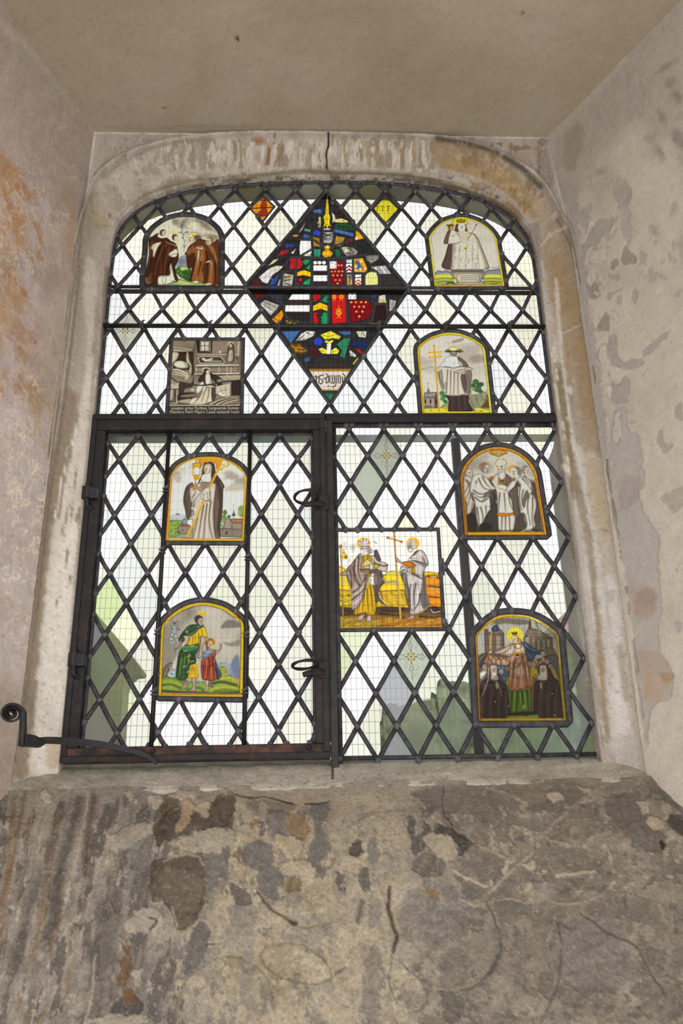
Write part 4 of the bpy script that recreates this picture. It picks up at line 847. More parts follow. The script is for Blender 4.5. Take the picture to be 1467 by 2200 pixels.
def art_cardinal(p):
    clouds(p, 'a99c90', .6, .02, .04, 15, .48, 100, 850); p.P("670,240 760,210 850,190 830,240 740,260 690,270", '837568', .6, 16); p.P("940,510 1080,450 1160,480 1170,560 1020,580", '988a7e', .7, 40); p.F("180,690 300,660 380,640", 26, 'a0938a', .6)
    p.P("215,1130 230,1050 420,1040 430,1130", '8e8a86', 1, 5, sm=False); p.P("215,1130 390,1130 430,1040 450,1290 215,1300", 'a08b7a', 1, 5, sm=False); p.P("385,1140 425,1050 455,1290 395,1295", '6b564a', 1, 5, sm=False)
    for x in (235, 315, 405): p.P([[x, 1225], [x, 1170], [x + 13, 1150], [x + 26, 1170], [x + 26, 1225]], '4a3a36', 1, 4, sm=False)
    p.P("225,1245 340,1240 345,1300 225,1300", '7a6a60', 1, 4, sm=False); p.F("225,1245 345,1245", 8, 'c0b4a8', .9, sm=False); p.F("295,1050 290,900", 5, '6f6a6a', .9); p.P("270,1060 290,980 320,1050 300,1075", '7b8290', 1, 5); p.F("270,910 310,905", 4, '6f6a6a', .8)
    for x, y, r, c in ((510, 1060, 42, '3f7a3c'), (550, 1110, 36, '2f6434'), (520, 1150, 40, '4c8840'), (560, 1190, 34, '2f6a3c'), (500, 1100, 26, '6a9c4a'), (1040, 880, 50, '3c6a30'), (1000, 940, 44, '356030'), (1100, 930, 50, '2f5a3c'), (1070, 1000, 60, '3a6a34'), (1130, 920, 40, '3c5a50'), (1010, 1000, 30, '6a9440'), (1120, 1040, 36, '2f5a3a')):
        p.E(x, y, r, r * .8, c, .95, 14)
    p.P("560,1220 610,1200 610,1290 490,1290", '7f9a3c', .9, 14); p.F("975,1040 970,1210", 8, '6a6050', .7); p.P("910,1090 1000,1080 1130,1060 1200,1030 1230,1110 1150,1200 1130,1300 950,1290", '8a8a6a', .85, 20)
    for i in range(46):
        x = 920 + (i * 71) % 300; y = 1070 + (i * 47) % 220; p.E(x, y, 14, 8, ('4a6a2c', 'b5b06a', '33502a', '7c8a5a')[i % 4], .7, 6, i * 20)
    p.P("1140,1250 1190,1150 1240,1090 1255,1300 1140,1290", '5a3a26', .95, 10); p.F("1140,1260 1180,1180 1235,1110", 12, 'a08a3a', .8); p.F("1160,1240 1230,1140", 8, 'c9b84a', .7)
    p.P("225,1370 225,1305 330,1290 440,1290 560,1265 620,1300 640,1340 700,1335 840,1340 1000,1310 1130,1290 1260,1300 1265,1380", 'd6c034', 1, 10)
    for q, c in (("480,1290 560,1300 600,1330", 'a38a1e'), ("330,1310 340,1370", '9c8420'), ("1010,1330 1060,1360 1140,1340", '5f5a22'), ("1150,1320 1220,1350", 'e8dc7a'), ("860,1360 960,1350", '6c6420'), ("230,1355 330,1365", 'e0a02a'), ("1030,1310 1100,1300", 'e6dfa0'), ("1150,1300 1240,1320", '7a7430')): p.F(q, 18, c, .8)
    # robe
    p.P("590,1080 900,1080 930,1200 980,1290 1000,1330 930,1350 720,1350 610,1345 615,1200", '3d2a28', 1, 8); p.folds(("680,1110 670,1330", "770,1110 790,1330", "860,1110 880,1330"), '5c4440', 26, .6); p.F("610,1335 720,1345 900,1340", 12, '5a2a20', .7); p.E(960, 1330, 44, 18, '2a1c1a', 1, 6)
    p.P("540,640 900,640 960,680 985,780 970,900 960,1060 920,1095 840,1090 760,1105 600,1100 560,1060 570,900 540,1010 500,1000 450,830 440,740 400,700 430,660 500,620", 'c3b7a8', 1, 6)
    p.P("900,700 960,700 980,800 960,1050 910,1090 880,960 860,780", '7a6a5e', .85, 18); p.P("430,700 480,690 500,800 540,940 530,1010 480,900", '9a8c7e', .8, 16); p.P("800,780 870,760 900,900 880,1070 830,960", '4d3d36', .8, 18)
    p.folds(("600,690 590,860 580,1060", "650,700 645,880 640,1080", "700,720 700,900 690,1080", "760,760 760,900 765,1080", "500,700 520,850 530,990", "460,740 480,850 510,960", "920,780 940,900 930,1060", "830,850 850,960 900,1060"), '5c4e44', 12, .75); p.folds(("625,690 615,860 610,1060", "675,700 672,880 665,1080", "730,720 730,900 725,1080", "790,780 795,940 810,1070", "530,680 545,800 545,900"), 'e2d9cc', 13, .7)
    p.P("470,640 530,560 560,510 620,480 740,475 800,500 880,560 930,640 840,640 800,635 700,665 620,650 550,645", 'e6ded2', 1, 6); p.P("740,480 800,500 890,580 920,640 850,640 810,580 760,540", '6a5a50', .95, 14); p.F("745,540 760,430", 9, 'e8e0d4', .9); p.F("555,650 620,655 700,668 800,640 870,640", 8, '54443c', .8); p.F("700,560 690,640", 7, '8a7b6e', .8); p.F("770,570 800,620", 14, '463831', .7); p.F("560,530 560,610", 6, 'a09284', .7); p.F("640,500 640,640", 6, 'b5a898', .6)
    p.P("720,720 780,690 850,680 900,650 990,665 980,700 900,710 840,740 730,750", 'cfc4b6', 1, 5); p.folds(("730,735 800,700 880,690", "740,750 830,720 900,710", "860,700 920,665 985,680", "870,720 930,690 985,700"), '5d4f46', 7, .85); p.E(830, 735, 36, 28, 'b9a898', .9, 8)
    p.E(440, 695, 42, 20, 'cfc0ae', 1, 6, -10); p.F("380,680 390,730", 9, '8a7a6c', .6)
    # hat, head, staff
    p.E(690, 372, 74, 56, 'e6c51e', 1, 8); p.P("630,395 640,340 690,335 735,345 740,400", 'f0ead8', .95, 8); p.P("630,400 740,395 745,440 720,480 680,475 640,455", '8f7d70', 1, 6); p.face(680, 432, 36, 'a39082', None, -1); p.P("550,405 600,370 690,400 790,370 845,405 780,420 690,405 600,420", '4c4a34', 1, 5); p.F("560,398 690,376 835,398", 8, 'c9bc6a', .8); p.F("620,440 620,470", 6, '6a5a50', .6)
    p.F("385,340 395,500 410,700 440,1050 462,1370", 24, 'e2a924', 1, 5); p.F("396,380 420,700 470,1360", 5, '8a5c14', .8); p.F("300,420 495,412", 18, 'e0a422', 1, 4); p.F("305,492 500,488", 18, 'e0a422', 1, 4)
    for x, y in ((305, 420), (490, 412), (310, 492), (495, 488), (382, 330), (400, 540), (382, 312)): p.E(x, y, 17, 14, 'd8981c', 1, 4)
    p.E(382, 335, 10, 8, 'f0dca0', .8, 4)
    border(p, OUT['cardinal'], 38, 'f0c62c'); p.F("200,1390 121,420 132,330 200,260 340,170 430,140", 70, 'e79a20', .55, 20); p.F("1300,1390 1240,900 1185,350", 46, 'f0e070', .6, 18)
    p.F("228,1370 160,900 158,350 280,225 520,150 650,142 820,160 1010,240 1140,330 1200,700 1262,1370", 7, '6a4c18', .85, sm=False); p.F("215,1378 1275,1372", 8, '7a6420', .7, sm=False)
    for x0, y0, x1, y1 in ((120, 470, 165, 470), (130, 600, 172, 598), (1150, 515, 1205, 512), (1165, 640, 1215, 635), (1180, 770, 1232, 765), (1195, 895, 1250, 890), (1210, 1015, 1262, 1012), (1225, 1145, 1275, 1140), (1240, 1280, 1290, 1276), (150, 735, 186, 735), (165, 1000, 205, 1000), (180, 1270, 220, 1270), (840, 120, 835, 165), (680, 105, 680, 145)): p.F([[x0, y0], [x1, y1]], 6, '8a7a2a', .7)
    grain(p, .05)

def art_abbess(p):
    clouds(p, '9a8c80', .75, .02, .04, 18, .46, 250, 700); p.P("1080,560 1280,460 1290,640 1000,660", '9c8f84', .5, 50); p.P("200,380 300,350 360,480 300,540 220,480", 'a09488', .6, 50)
    for i in range(22):
        a = math.radians(95 + i * 8.2); r0, r1 = 110, 250 + 40 * (i % 2); p.F([[560 + r0 * math.cos(a), 340 - r0 * .9 * math.sin(a)], [560 + r1 * math.cos(a), 340 - r1 * .9 * math.sin(a)]], 11, 'fbf8f2', .85, 8, taper=.6)
    for i in range(7): p.F([[900, 390 + i * 8], [1010 + 10 * (i % 2), 330 + i * 38]], 9, 'f8f4ee', .7, 7, taper=.6)
    p.P("600,200 640,165 760,150 900,160 940,200 930,300 880,340 860,260 800,230 700,240 640,300", 'f08c10', 1, 12); p.F("600,260 640,200 660,180", 20, 'd87a18', .7)
    # background
    p.P("150,1120 160,1025 420,1020 420,1110", 'b5b9c0', .85, 14); p.E(290, 1010, 36, 14, '76757a', .8, 8)
    p.P("150,1130 240,1100 350,1110 380,1180 320,1330 150,1340", '7f9a3c', .95, 14)
    for i in range(26): p.E(165 + (i * 67) % 180, 1120 + (i * 41) % 190, 20, 11, ('5c7a28', 'a3b54c', '49682a', '8aa840')[i % 4], .7, 8, i * 30)
    p.P("290,1200 340,1160 450,1165 490,1200 490,1305 300,1300", '8d7a6c', 1, 6); p.P("340,1180 440,1165 450,1195 350,1200", 'b5643c', .9, 6); p.P("355,1160 365,1100 400,1070 430,1110 425,1165", '7f8290', .9, 6); p.F("390,1090 405,1030", 5, '70747c', .8); p.E(315, 1280, 10, 18, '4a3a34', 1, 4); p.E(370, 1250, 9, 12, '4a3a34', .9, 4); p.P("180,1310 420,1310 490,1320 480,1345 160,1345", '6d9a6a', .8, 12)
    for x, y, r, c in ((1000, 985, 34, '4d6f44'), (985, 1060, 40, '5f8a40'), (965, 1110, 34, '7aa050'), (960, 1240, 30, '5a8a66'), (1250, 940, 56, '7f9a50'), (1240, 1000, 50, '8fa858'), (1060, 1050, 26, '4a6048'), (950, 1180, 26, '6fa05a'), (1270, 1030, 30, '6c8a48')): p.E(x, y, r, r * 1.1, c, .9, 14)
    p.P("950,1350 985,1130 1030,1070 1050,1050 1100,1120 1110,1350", 'a0907f', 1, 5, sm=False); p.P("1070,1080 1270,1075 1270,1150 1110,1140", 'a8694a', 1, 5, sm=False); p.P("1105,1140 1270,1140 1275,1350 1105,1350", '9a8a78', 1, 5, sm=False); p.P("950,1215 1275,1240 1280,1360 945,1355", '837262', .9, 10, sm=False)
    for x in (1000, 1025, 1050, 1075): p.F([[x, 1120], [x - 4, 1210]], 6, '6f6052', .8)
    for x in (1150, 1180, 1210, 1245): p.F([[x, 1160], [x, 1230]], 8, '6f6052', .8)
    p.E(1025, 1290, 18, 34, '5c4a40', 1, 5); p.F("1115,1240 1120,1340", 5, '5c4a40', .7); p.F("1130,860 1130,960", 5, '7a8088', .9); p.F("1115,880 1150,878", 4, '7a8088', .9); p.P("1100,1035 1120,1000 1130,950 1145,1000 1160,1035", '4a5568', 1, 5); p.F("1130,1035 1130,1075", 16, '8a8a90', .9)
    # mantle and habit
    p.P("520,540 430,580 390,680 375,820 400,940 430,1090 500,1020 520,700", '6a5648', 1, 8); p.P("690,260 720,240 780,230 840,260 860,380 900,440 960,530 995,600 975,640 970,820 960,1000 930,1180 940,1330 900,1390 850,1250 830,900 800,560", '584539', 1, 8)
    p.P("480,610 560,560 660,520 800,540 870,560 880,640 870,820 840,1100 860,1300 940,1400 480,1400 520,1180 500,1090 440,1110 470,1060 520,1000 500,920 500,760 470,700", 'bdb1a2', 1, 6)
    p.P("860,580 900,560 930,800 900,1200 930,1380 860,1380 830,1100", '6d594b', .9, 16); p.P("400,680 470,600 500,700 480,960 450,1060 400,900", '6e5b4e', .9, 14); p.P("640,530 760,540 760,610 650,640", '857567', .85, 12)
    p.folds(("560,700 530,900 520,1020", "600,1000 570,1150 520,1380", "680,880 640,1100 600,1380", "730,860 700,1100 680,1390", "790,820 760,1050 780,1240 820,1380", "860,700 830,900 830,1100 870,1380", "520,1150 500,1390"), '665749', 20, .75); p.folds(("640,860 610,1100 560,1380", "710,860 670,1120 640,1390", "760,840 740,1060 730,1380", "820,640 810,860 790,1100", "560,740 545,850"), 'ddd4c8', 18, .75)
    p.folds(("440,620 410,760 420,960", "500,620 470,720 440,860 450,1000"), '463528', 18, .7); p.folds(("900,500 940,700 920,1000 890,1250", "860,420 890,560 900,800"), '3d2b22', 20, .7); p.folds(("930,540 960,600",), '8a7464', 16, .6)
    p.P("650,680 700,620 760,610 790,700 780,800 720,815 670,800 640,760", 'cabfb1', 1, 8); p.folds(("680,700 690,790", "730,680 740,800", "770,680 760,790"), '7b6c60', 12, .7); p.F("680,800 740,815 780,790", 9, '5a4a40', .8); p.P("480,610 540,600 640,660 600,740 500,840 470,720", 'c3b7a9', .9, 10); p.folds(("520,640 560,680 500,760", "540,720 500,800"), '75665a', 12, .7)
    p.P("500,600 560,590 640,610 680,640 660,665 590,640 510,620", 'c59a7c', 1, 6); p.F("520,625 600,645 660,662", 7, '7a5442', .8)
    p.P("500,905 575,930 560,960 500,940", 'd8d0c4', .8, 6)
    # head
    p.P("660,340 680,270 740,235 810,245 850,300 850,420 800,520 720,540 640,500 600,560 610,500 650,420", '4b3a31', 1, 6); p.P("690,280 760,250 800,290 795,400 790,520 700,530 635,490 660,420 690,400", 'e8dfd2', 1, 6); p.P("690,290 750,265 780,300 775,380 740,410 700,400 685,350", 'dcc4ac', 1, 6); p.face(728, 330, 52, 'dcc3aa', None, -1); p.folds(("690,440 740,470 790,450", "660,480 730,505 785,490"), 'b3a596', 9, .7); p.E(765, 365, 14, 20, 'c98a70', .5, 12)
    # monstrance and crozier
    p.F("400,1390 520,1180 640,900 680,810", 34, 'e2a326', 1, 5); p.F("770,610 830,480 890,360", 34, 'e2a326', 1, 5); p.F("415,1350 530,1130 650,860", 6, 'f3d88a', .8); p.F("400,1390 540,1150 670,830", 5, '9a6614', .7); p.F("775,600 880,380", 6, '9a6614', .7)
    p.E(870, 410, 22, 18, 'e8c040', 1, 5); p.F("890,380 920,320 940,270 950,220 1000,190 1045,230 1050,280 1010,300 980,290 960,330 935,350", 24, 'e0ab2a', 1, 5); p.E(985, 245, 30, 26, 'f6efdc', .9, 6); p.F("960,260 980,270 1000,255", 10, 'b98a1e', .9); p.E(1060, 265, 16, 14, 'd8a020', 1, 4); p.F("930,330 960,350", 8, '9a7414', .8)
    p.P("530,330 520,290 515,240 540,250 570,210 600,245 640,235 635,290 620,330", 'd9a820', 1, 5); p.E(575, 195, 16, 18, 'c9981c', 1, 4); p.F("520,290 630,285", 8, '8f6814', .8); p.F("530,250 630,245", 6, '8f6814', .8); p.P("535,320 610,310 615,420 540,425", 'f4efe6', 1, 5); p.F("515,310 512,420 540,440", 16, 'd8a422', 1, 5); p.F("645,300 640,400 615,440", 14, 'd8a422', 1, 5); p.E(575, 440, 52, 26, 'dba622', 1, 5); p.E(570, 470, 44, 26, 'c8921c', 1, 5); p.F("560,490 555,560", 20, 'c98a3a', 1, 5); p.P("480,590 540,575 560,540 580,575 590,590 530,605", 'e0952a', 1, 5); p.E(570, 380, 16, 30, 'dcd6cc', .9, 5); p.F("530,430 620,425", 6, '7a5a14', .8)
    p.P("120,1355 400,1350 500,1370 480,1412 120,1412", '94867a', .9, 8, sm=False); p.P("940,1372 1290,1365 1285,1415 930,1410", '84766a', .9, 8, sm=False)
    for x in (165, 195, 225, 250, 280, 305, 335): p.F([[x, 1362], [x - 4, 1398]], 8, 'e6ded4', .85); p.F([[x, 1364], [x + 14, 1364 + (x % 4) * 9]], 6, 'e6ded4', .8)
    for x in range(960, 1250, 30): p.F([[x, 1375], [x + 14, 1395]], 6, 'cfc5b8', .6)
    border(p, OUT['abbess'], 34, 'eaa21c'); p.F("135,1400 190,430 240,340", 30, 'f0861a', .6, 14); p.F("152,1390 210,440 260,340 420,215 560,165", 6, '6a4410', .8); p.F("1260,1390 1285,470 1230,350 1080,230 960,180", 6, '6a4410', .8)
    for i in range(8): p.F([[125 + i * 7, 1290 - i * 110], [170 + i * 7, 1288 - i * 110]], 5, '9a6414', .7); p.F([[1268 + i * 6, 1290 - i * 100], [1310 + i * 4, 1290 - i * 100]], 5, '9a6414', .7)
    grain(p, .05)

def art_betrothal(p):
    clouds(p, '8d8176', .6, .02, .03, 22, .47, 200, 650); p.P("260,310 400,290 560,370 520,480 300,420", '968a7e', .5, 60); p.P("900,330 1100,380 1160,560 1000,470", 'a2978b', .4, 60)
    p.P("150,1340 180,1000 250,600 1150,600 1230,900 1300,1340", '5a4c43', 1, 60)
    p.P("200,470 230,430 280,450 290,520 300,560 180,620 160,540", 'b5a99b', .9, 16)
    # left onlooker
    p.face(232, 480, 52, 'd6ccbe', '9a8d80', 1); p.P("165,550 250,530 290,600 270,760 300,900 240,1080 210,1060 200,900 170,800", 'c3b8aa', 1, 10); p.folds(("190,580 230,640 180,760", "220,600 250,700 200,840", "260,620 260,780 220,940", "280,800 290,900 250,1040"), '6d6056', 16, .75); p.folds(("250,860 300,900 250,1030",), 'e2dacd', 16, .7); p.P("190,1090 300,1040 340,1200 320,1290 210,1300", '332923', .95, 16)
    # joseph
    p.P("280,560 320,510 390,490 440,520 500,570 560,660 620,700 560,720 520,760 600,840 620,900 560,990 520,1000 470,1080 420,1200 370,1310 340,1320 370,1240 340,1100 320,920 290,800 250,720", 'd8cfc1', 1, 6); p.P("520,760 590,780 610,900 640,1000 640,1290 540,1310 420,1260 470,1080 530,1000", '453b36', 1, 10)
    p.P("480,740 540,720 560,800 500,830 420,880 440,790", '6d6158', .8, 20)
    p.folds(("300,720 380,770 480,760 540,720", "290,760 380,820 470,790", "320,820 420,880 540,800", "340,600 320,700", "420,540 480,640 540,700", "370,560 430,680 520,720", "350,960 370,1100 380,1240", "400,960 430,1080 420,1180", "470,940 470,1040", "560,820 520,960"), '62564c', 18, .75); p.folds(("310,690 400,740 500,730", "320,790 400,850 500,820", "380,540 440,640 520,690", "330,640 310,720", "375,980 400,1110 380,1280", "440,920 450,1040"), 'f2ece2', 16, .75)
    p.face(470, 430, 62, 'cfc4b6', '8d8074', 1); p.E(420, 400, 50, 46, '8a7d71', .7, 20); p.P("470,450 520,440 500,500 470,490", '9a8d80', .7, 12); p.P("380,365 460,340 475,350 410,378", 'e5821a', 1, 5)
    p.P("215,1290 330,1300 400,1290 540,1300 540,1330 215,1335", 'd0c6b8', .9, 8); p.P("400,1180 540,1190 520,1290 380,1300", '2e2622', .9, 14); p.F("390,1300 520,1285", 12, 'e0d8cc', .7)
    # priest
    p.P("600,640 690,640 760,660 830,720 860,900 880,1040 830,1300 660,1305 630,1040 620,800", 'cfc5b7', 1, 8); p.P("560,560 620,490 650,530 640,660 600,700 560,620", 'c4b9ab', 1, 8); p.P("740,500 820,560 830,600 790,670 740,650", '6c6057', 1, 10); p.folds(("660,760 650,900 640,1020", "720,760 730,900 740,1010", "780,760 800,900 850,1010", "690,1090 680,1290", "740,1090 740,1290", "790,1090 800,1290"), '5d5248', 15, .75); p.folds(("690,760 690,1000", "760,780 775,1000", "660,1100 655,1290", "770,1090 775,1290"), 'eee7dc', 14, .7)
    p.P("620,1040 680,1030 790,1035 900,1015 900,1045 800,1070 720,1085 630,1070", 'dd861e', 1, 5); 
    for x in range(640, 890, 22): p.F([[x, 1045], [x + 3, 1075]], 7, '8d4e14', .6)
    p.P("640,560 745,558 742,635 640,638", 'd98a1e', 1, 4, sm=False); p.P("660,575 725,573 722,615 662,618", '54687a', 1, 4, sm=False); p.P("525,545 560,530 580,560 540,570", 'd0791a', 1, 5); p.P("805,570 835,560 845,585 815,590", 'd0791a', 1, 5)
    p.P("640,440 720,440 740,540 700,560 640,540", 'd3c9bb', 1, 8); p.face(680, 478, 44, 'd0c4b4', None, 0); p.E(690, 530, 34, 46, 'e8e0d4', .85, 14); p.folds(("670,500 670,570", "710,500 705,570"), '8d8074', 8, .6)
    p.E(678, 365, 74, 74, 'e2d9cb', 1, 6); p.E(678, 350, 55, 55, 'd5cbbb', 1, 8); p.F("655,292 615,320 603,360 630,410 640,435", 12, 'a5813a', .9); p.F("690,292 735,315 750,355 725,405 720,435", 12, 'a5813a', .9); p.P("632,395 740,385 728,438 640,438", 'e0d4bc', 1, 5); p.E(685, 408, 13, 13, '7a5a2a', 1, 4); p.F("635,435 725,434", 12, 'd08a24', .9)
    p.F("560,600 600,640 650,690 720,700", 24, 'd6ccbe', .9); p.F("620,700 720,715 800,720", 26, 'e0d6c8', 1); p.F("640,690 700,710 760,735", 9, '6f6258', .7)
    # mary
    p.P("900,560 960,530 1020,530 1090,620 1120,720 1090,760 1150,800 1160,960 1130,1100 1150,1210 1100,1260 1140,1300 950,1290 1020,1220 990,1100 1000,1040 950,1030 920,900 910,760 930,660", 'd4cabd', 1, 8); p.P("820,600 890,590 860,680 790,740 740,720", 'cec3b5', 1, 8); p.P("780,760 920,640 910,760 920,900 940,1040 900,1120 850,1040 820,860", '65574d', .95, 14)
    p.P("1090,640 1140,760 1170,900 1200,1100 1230,1290 1160,1290 1150,1100 1160,900 1110,780", '5f5249', .9, 18); p.P("1000,760 1040,720 1060,800 1020,880 1000,960 960,900", '5c4f47', .8, 16)
    p.folds(("940,640 930,760 940,900 970,1020", "980,720 960,840 990,960", "1060,800 1040,920 1050,1060 1080,1200", "1110,820 1110,960 1100,1100 1120,1230", "970,560 1040,640 1090,720", "1000,1060 1030,1180 1010,1260", "1000,540 1060,640"), '5f5349', 17, .75); p.folds(("960,700 945,820 960,940", "1080,840 1070,980 1090,1120", "1000,560 1070,680", "1040,1060 1060,1200 1080,1280", "920,680 915,800"), 'f0e9de', 15, .75); p.F("1050,770 1120,790 1160,790", 12, '4d423b', .8); p.F("950,1020 980,1005 1010,1050", 14, 'eee6da', .9)
    p.E(850, 432, 70, 58, 'e59a1e', 1, 5); p.E(868, 455, 60, 58, 'd6ccbd', 1, 6); p.face(868, 466, 54, 'ddd3c5', 'a09184', -1); p.P("880,410 940,420 960,500 920,520 910,460", '8d7f72', .9, 14); p.F("900,520 890,590", 26, 'd6ccbe', .9)
    p.face(1025, 455, 54, 'd3c9bb', '8f8276', 1); p.P("980,420 1040,400 1000,450", 'a39689', .8, 10)
    p.F("250,1290 650,1300 1100,1290 1290,1280", 60, '3d322b', .8, 30); p.folds(("950,1290 1040,1270 1140,1295", "660,1300 760,1290 840,1300", "420,1310 540,1300"), 'c9bfb2', 12, .7); p.F("1220,1180 1240,1320", 8, 'a89c90', .7); p.F("1180,1230 1210,1300", 8, '9a8e84', .6)
    # dove
    p.P("510,210 560,170 640,160 720,175 770,208 710,240 650,265 570,245", 'e3901e', 1, 5); p.P("630,170 648,170 650,215 720,205 750,212 690,225 650,235 640,260 630,230 580,225 530,210 590,212 628,215", 'ece4d4', 1, 4); p.F("550,225 620,228", 5, '4d423b', .8); p.F("660,232 740,215", 5, '4d423b', .8)
    border(p, OUT['betrothal'], 42, 'ef9416'); p.F("180,1340 118,560 150,430 240,300", 84, 'ea7c14', .5, 20); p.F("215,1325 165,900 160,560 220,400 330,270 500,185 640,168 790,185 930,245 1040,350 1120,480 1180,700 1265,1320", 8, '4d3416', .85)
    for q in ("130,680 170,670", "145,910 185,905", "160,1170 200,1165", "250,290 275,325", "330,220 350,255", "450,155 460,195", "550,135 552,170", "640,125 640,165", "770,145 765,182", "880,190 868,225", "990,250 970,285", "1090,340 1060,370", "1150,440 1115,455", "1185,560 1150,570", "1200,690 1165,695", "1225,810 1190,815", "1250,940 1215,945", "1270,1080 1235,1085", "1290,1200 1255,1205", "190,360 220,395", "135,480 175,490"): p.F(q, 6, '6a3c0c', .8)
    p.F("640,1335 1300,1335", 12, 'c97a24', .8, sm=False)
    grain(p, .05)

def art_pilgrims(p):
    clouds(p, 'd8d2c6', .3, .02, .03, 25, .5, 0, 500)
    for x, y in ((270, 270), (290, 300), (160, 400), (250, 420), (300, 260), (190, 240)): p.P([[x, y], [x + 30, y - 10], [x + 40, y + 40], [x + 5, y + 50]], '9a948c', .35, 14)
    p.F("540,225 570,250", 10, '5a5856', .8); p.P("500,290 530,320 560,340 500,360", '9a948c', .4, 14)
    p.P("105,560 140,510 200,520 260,580 300,600 640,600 690,565 800,555 860,580 1120,565 1260,580 1280,600 1300,800 1300,1000 110,1000", 'd9bb22', 1, 8)
    p.P("110,620 180,600 260,620 270,700 110,690", 'b7b068', .5, 20); p.P("660,680 760,660 830,690 800,710 680,700", '9a988a', .7, 14); p.P("700,570 820,560 840,600 700,610", 'c5bd7a', .6, 16); p.F("690,700 720,680 790,675", 8, '6f6f68', .7)
    p.P("110,780 280,775 640,780 900,780 900,960 720,970 600,970 300,975 110,960", 'c39d1a', .95, 12); p.F("110,778 270,776", 8, '7a6414', .8); p.F("650,782 890,782", 8, '7a6414', .8)
    for i in range(60):
        x = 115 + (i * 97) % 170; y = 800 + (i * 53) % 160; p.F([[x, y], [x + 26, y - 12], [x + 40, y + 4]], 10, ('3f3410', 'ecd83a', '7d6a14', 'd8c83a')[i % 4], .75)
    for i in range(70):
        x = 600 + (i * 89) % 300; y = 800 + (i * 61) % 160; p.F([[x, y], [x + 30, y + 8]], 12, ('8f6a14', 'e0bf3a', 'a07a1a', 'cfb87a')[i % 4], .55)
    p.P("1110,640 1180,600 1280,620 1290,720 1300,970 1200,960 1140,880", 'cc7d14', 1, 12)
    for i in range(46):
        x = 1130 + (i * 83) % 160; y = 620 + (i * 57) % 340; p.F([[x, y], [x + 40, y + 6 - (i % 3) * 8]], 14, ('7d3d0c', 'e8a02a', '54280c', 'd98e1e')[i % 4], .65)
    p.P("1170,620 1240,620 1220,645", 'c9bfa8', .7, 8); p.P("1150,740 1250,750 1280,775 1180,770", 'b3a184', .6, 10)
    p.P("120,965 300,975 600,965 720,960 900,970 1300,965 1310,1075 130,1085", '4d3a2a', 1, 12); p.P("130,1060 400,1050 900,1030 1310,1060 1310,1200 130,1205", '8a6420', 1, 40); p.P("130,1100 350,1090 560,1120 560,1200 130,1200", 'a08422', .8, 30); p.P("650,1110 900,1100 1300,1090 1300,1190 700,1190", 'b5721c', .75, 40)
    p.folds(("140,1060 320,1040 460,1080", "600,1040 800,1060 900,1090", "1060,1070 1200,1080 1300,1075", "200,1000 330,1020", "640,1000 780,1010 880,990"), '33251a', 22, .7)
    for i in range(60):
        x = 140 + (i * 113) % 1140; y = 1090 + (i * 47) % 100; p.F([[x, y + 10], [x + 24, y - 10], [x + 50, y + 6]], 7, ('f0d068', '7a4a12', 'e6b23a')[i % 3], .6)
    # left: staff, bottle
    p.F("165,290 178,560 190,900 195,1105", 13, 'b08a4a', 1, 4); p.F("160,300 172,560 186,1090", 4, '5c4020', .8); p.E(165, 280, 20, 20, '9a7a50', 1, 5); p.F("165,285 200,320 240,295", 6, '7a5a30', .9); p.F("160,285 125,330", 6, '7a5a30', .9); p.F("195,320 200,350", 6, '7a5a30', .9); p.E(208, 392, 32, 32, 'd8ae1e', 1, 5); p.E(202, 352, 18, 16, 'c99a1a', 1, 5); p.E(226, 405, 18, 22, '7a5a14', .8, 10); p.E(198, 384, 9, 11, 'f6e68a', .9, 5)
    # left figure
    p.P("400,385 500,385 530,480 590,500 590,540 560,1020 460,1045 440,1030 320,1050 330,960 400,700", 'c3980f', 1, 6); p.folds(("460,760 470,900 480,1030", "500,740 520,900 530,1020", "430,800 410,1000", "360,960 350,1040", "420,400 420,470", "470,400 470,470"), '7a5a0c', 18, .75); p.folds(("445,780 445,1030", "490,760 505,1010", "400,920 385,1030"), 'ecc93a', 14, .7)
    p.P("330,420 400,350 400,480 400,560 460,560 480,600 460,700 430,830 390,930 340,985 290,985 285,800 280,760 235,640 215,560 290,470", '9c8478', 1, 6); p.P("340,440 400,370 395,480 370,620 330,640 310,560", 'b39e94', .8, 20); p.P("285,780 330,700 430,640 440,760 380,900 300,970", 'b8a498', .85, 20); p.P("230,570 290,500 290,640 300,760 260,680", '7f675c', .8, 14)
    p.folds(("330,440 320,560 380,720", "370,400 360,560 400,680", "310,520 330,660 390,730", "450,600 440,720 410,860", "300,800 360,760 440,640", "300,880 370,820 430,760", "270,560 290,700 280,760"), '4a372f', 18, .7); p.folds(("350,430 345,560 390,690", "320,830 390,780 450,680", "310,930 350,900 400,860", "250,570 280,660"), 'd6c6bb', 14, .7)
    p.P("500,400 540,380 590,440 610,450 600,440 690,480 690,560 640,570 600,560 560,600 500,560 540,480", 'b6aaa0', 1, 8); p.P("540,340 575,320 600,380 620,430 600,450 560,420", '5d4c48', 1, 6); p.P("500,560 610,550 640,620 670,690 620,720 600,850 680,945 640,930 590,900 560,930 540,780", '6b5a55', 1, 8); p.folds(("620,580 650,680 600,760 640,880", "580,600 570,760 580,900", "520,480 580,540", "550,470 640,500 680,500"), '40322e', 18, .7); p.folds(("600,800 610,850 675,940", "640,640 668,690", "560,460 650,480 688,490", "600,560 640,480"), 'd2c7be', 10, .8); p.E(690, 490, 9, 12, '2e2420', 1, 4)
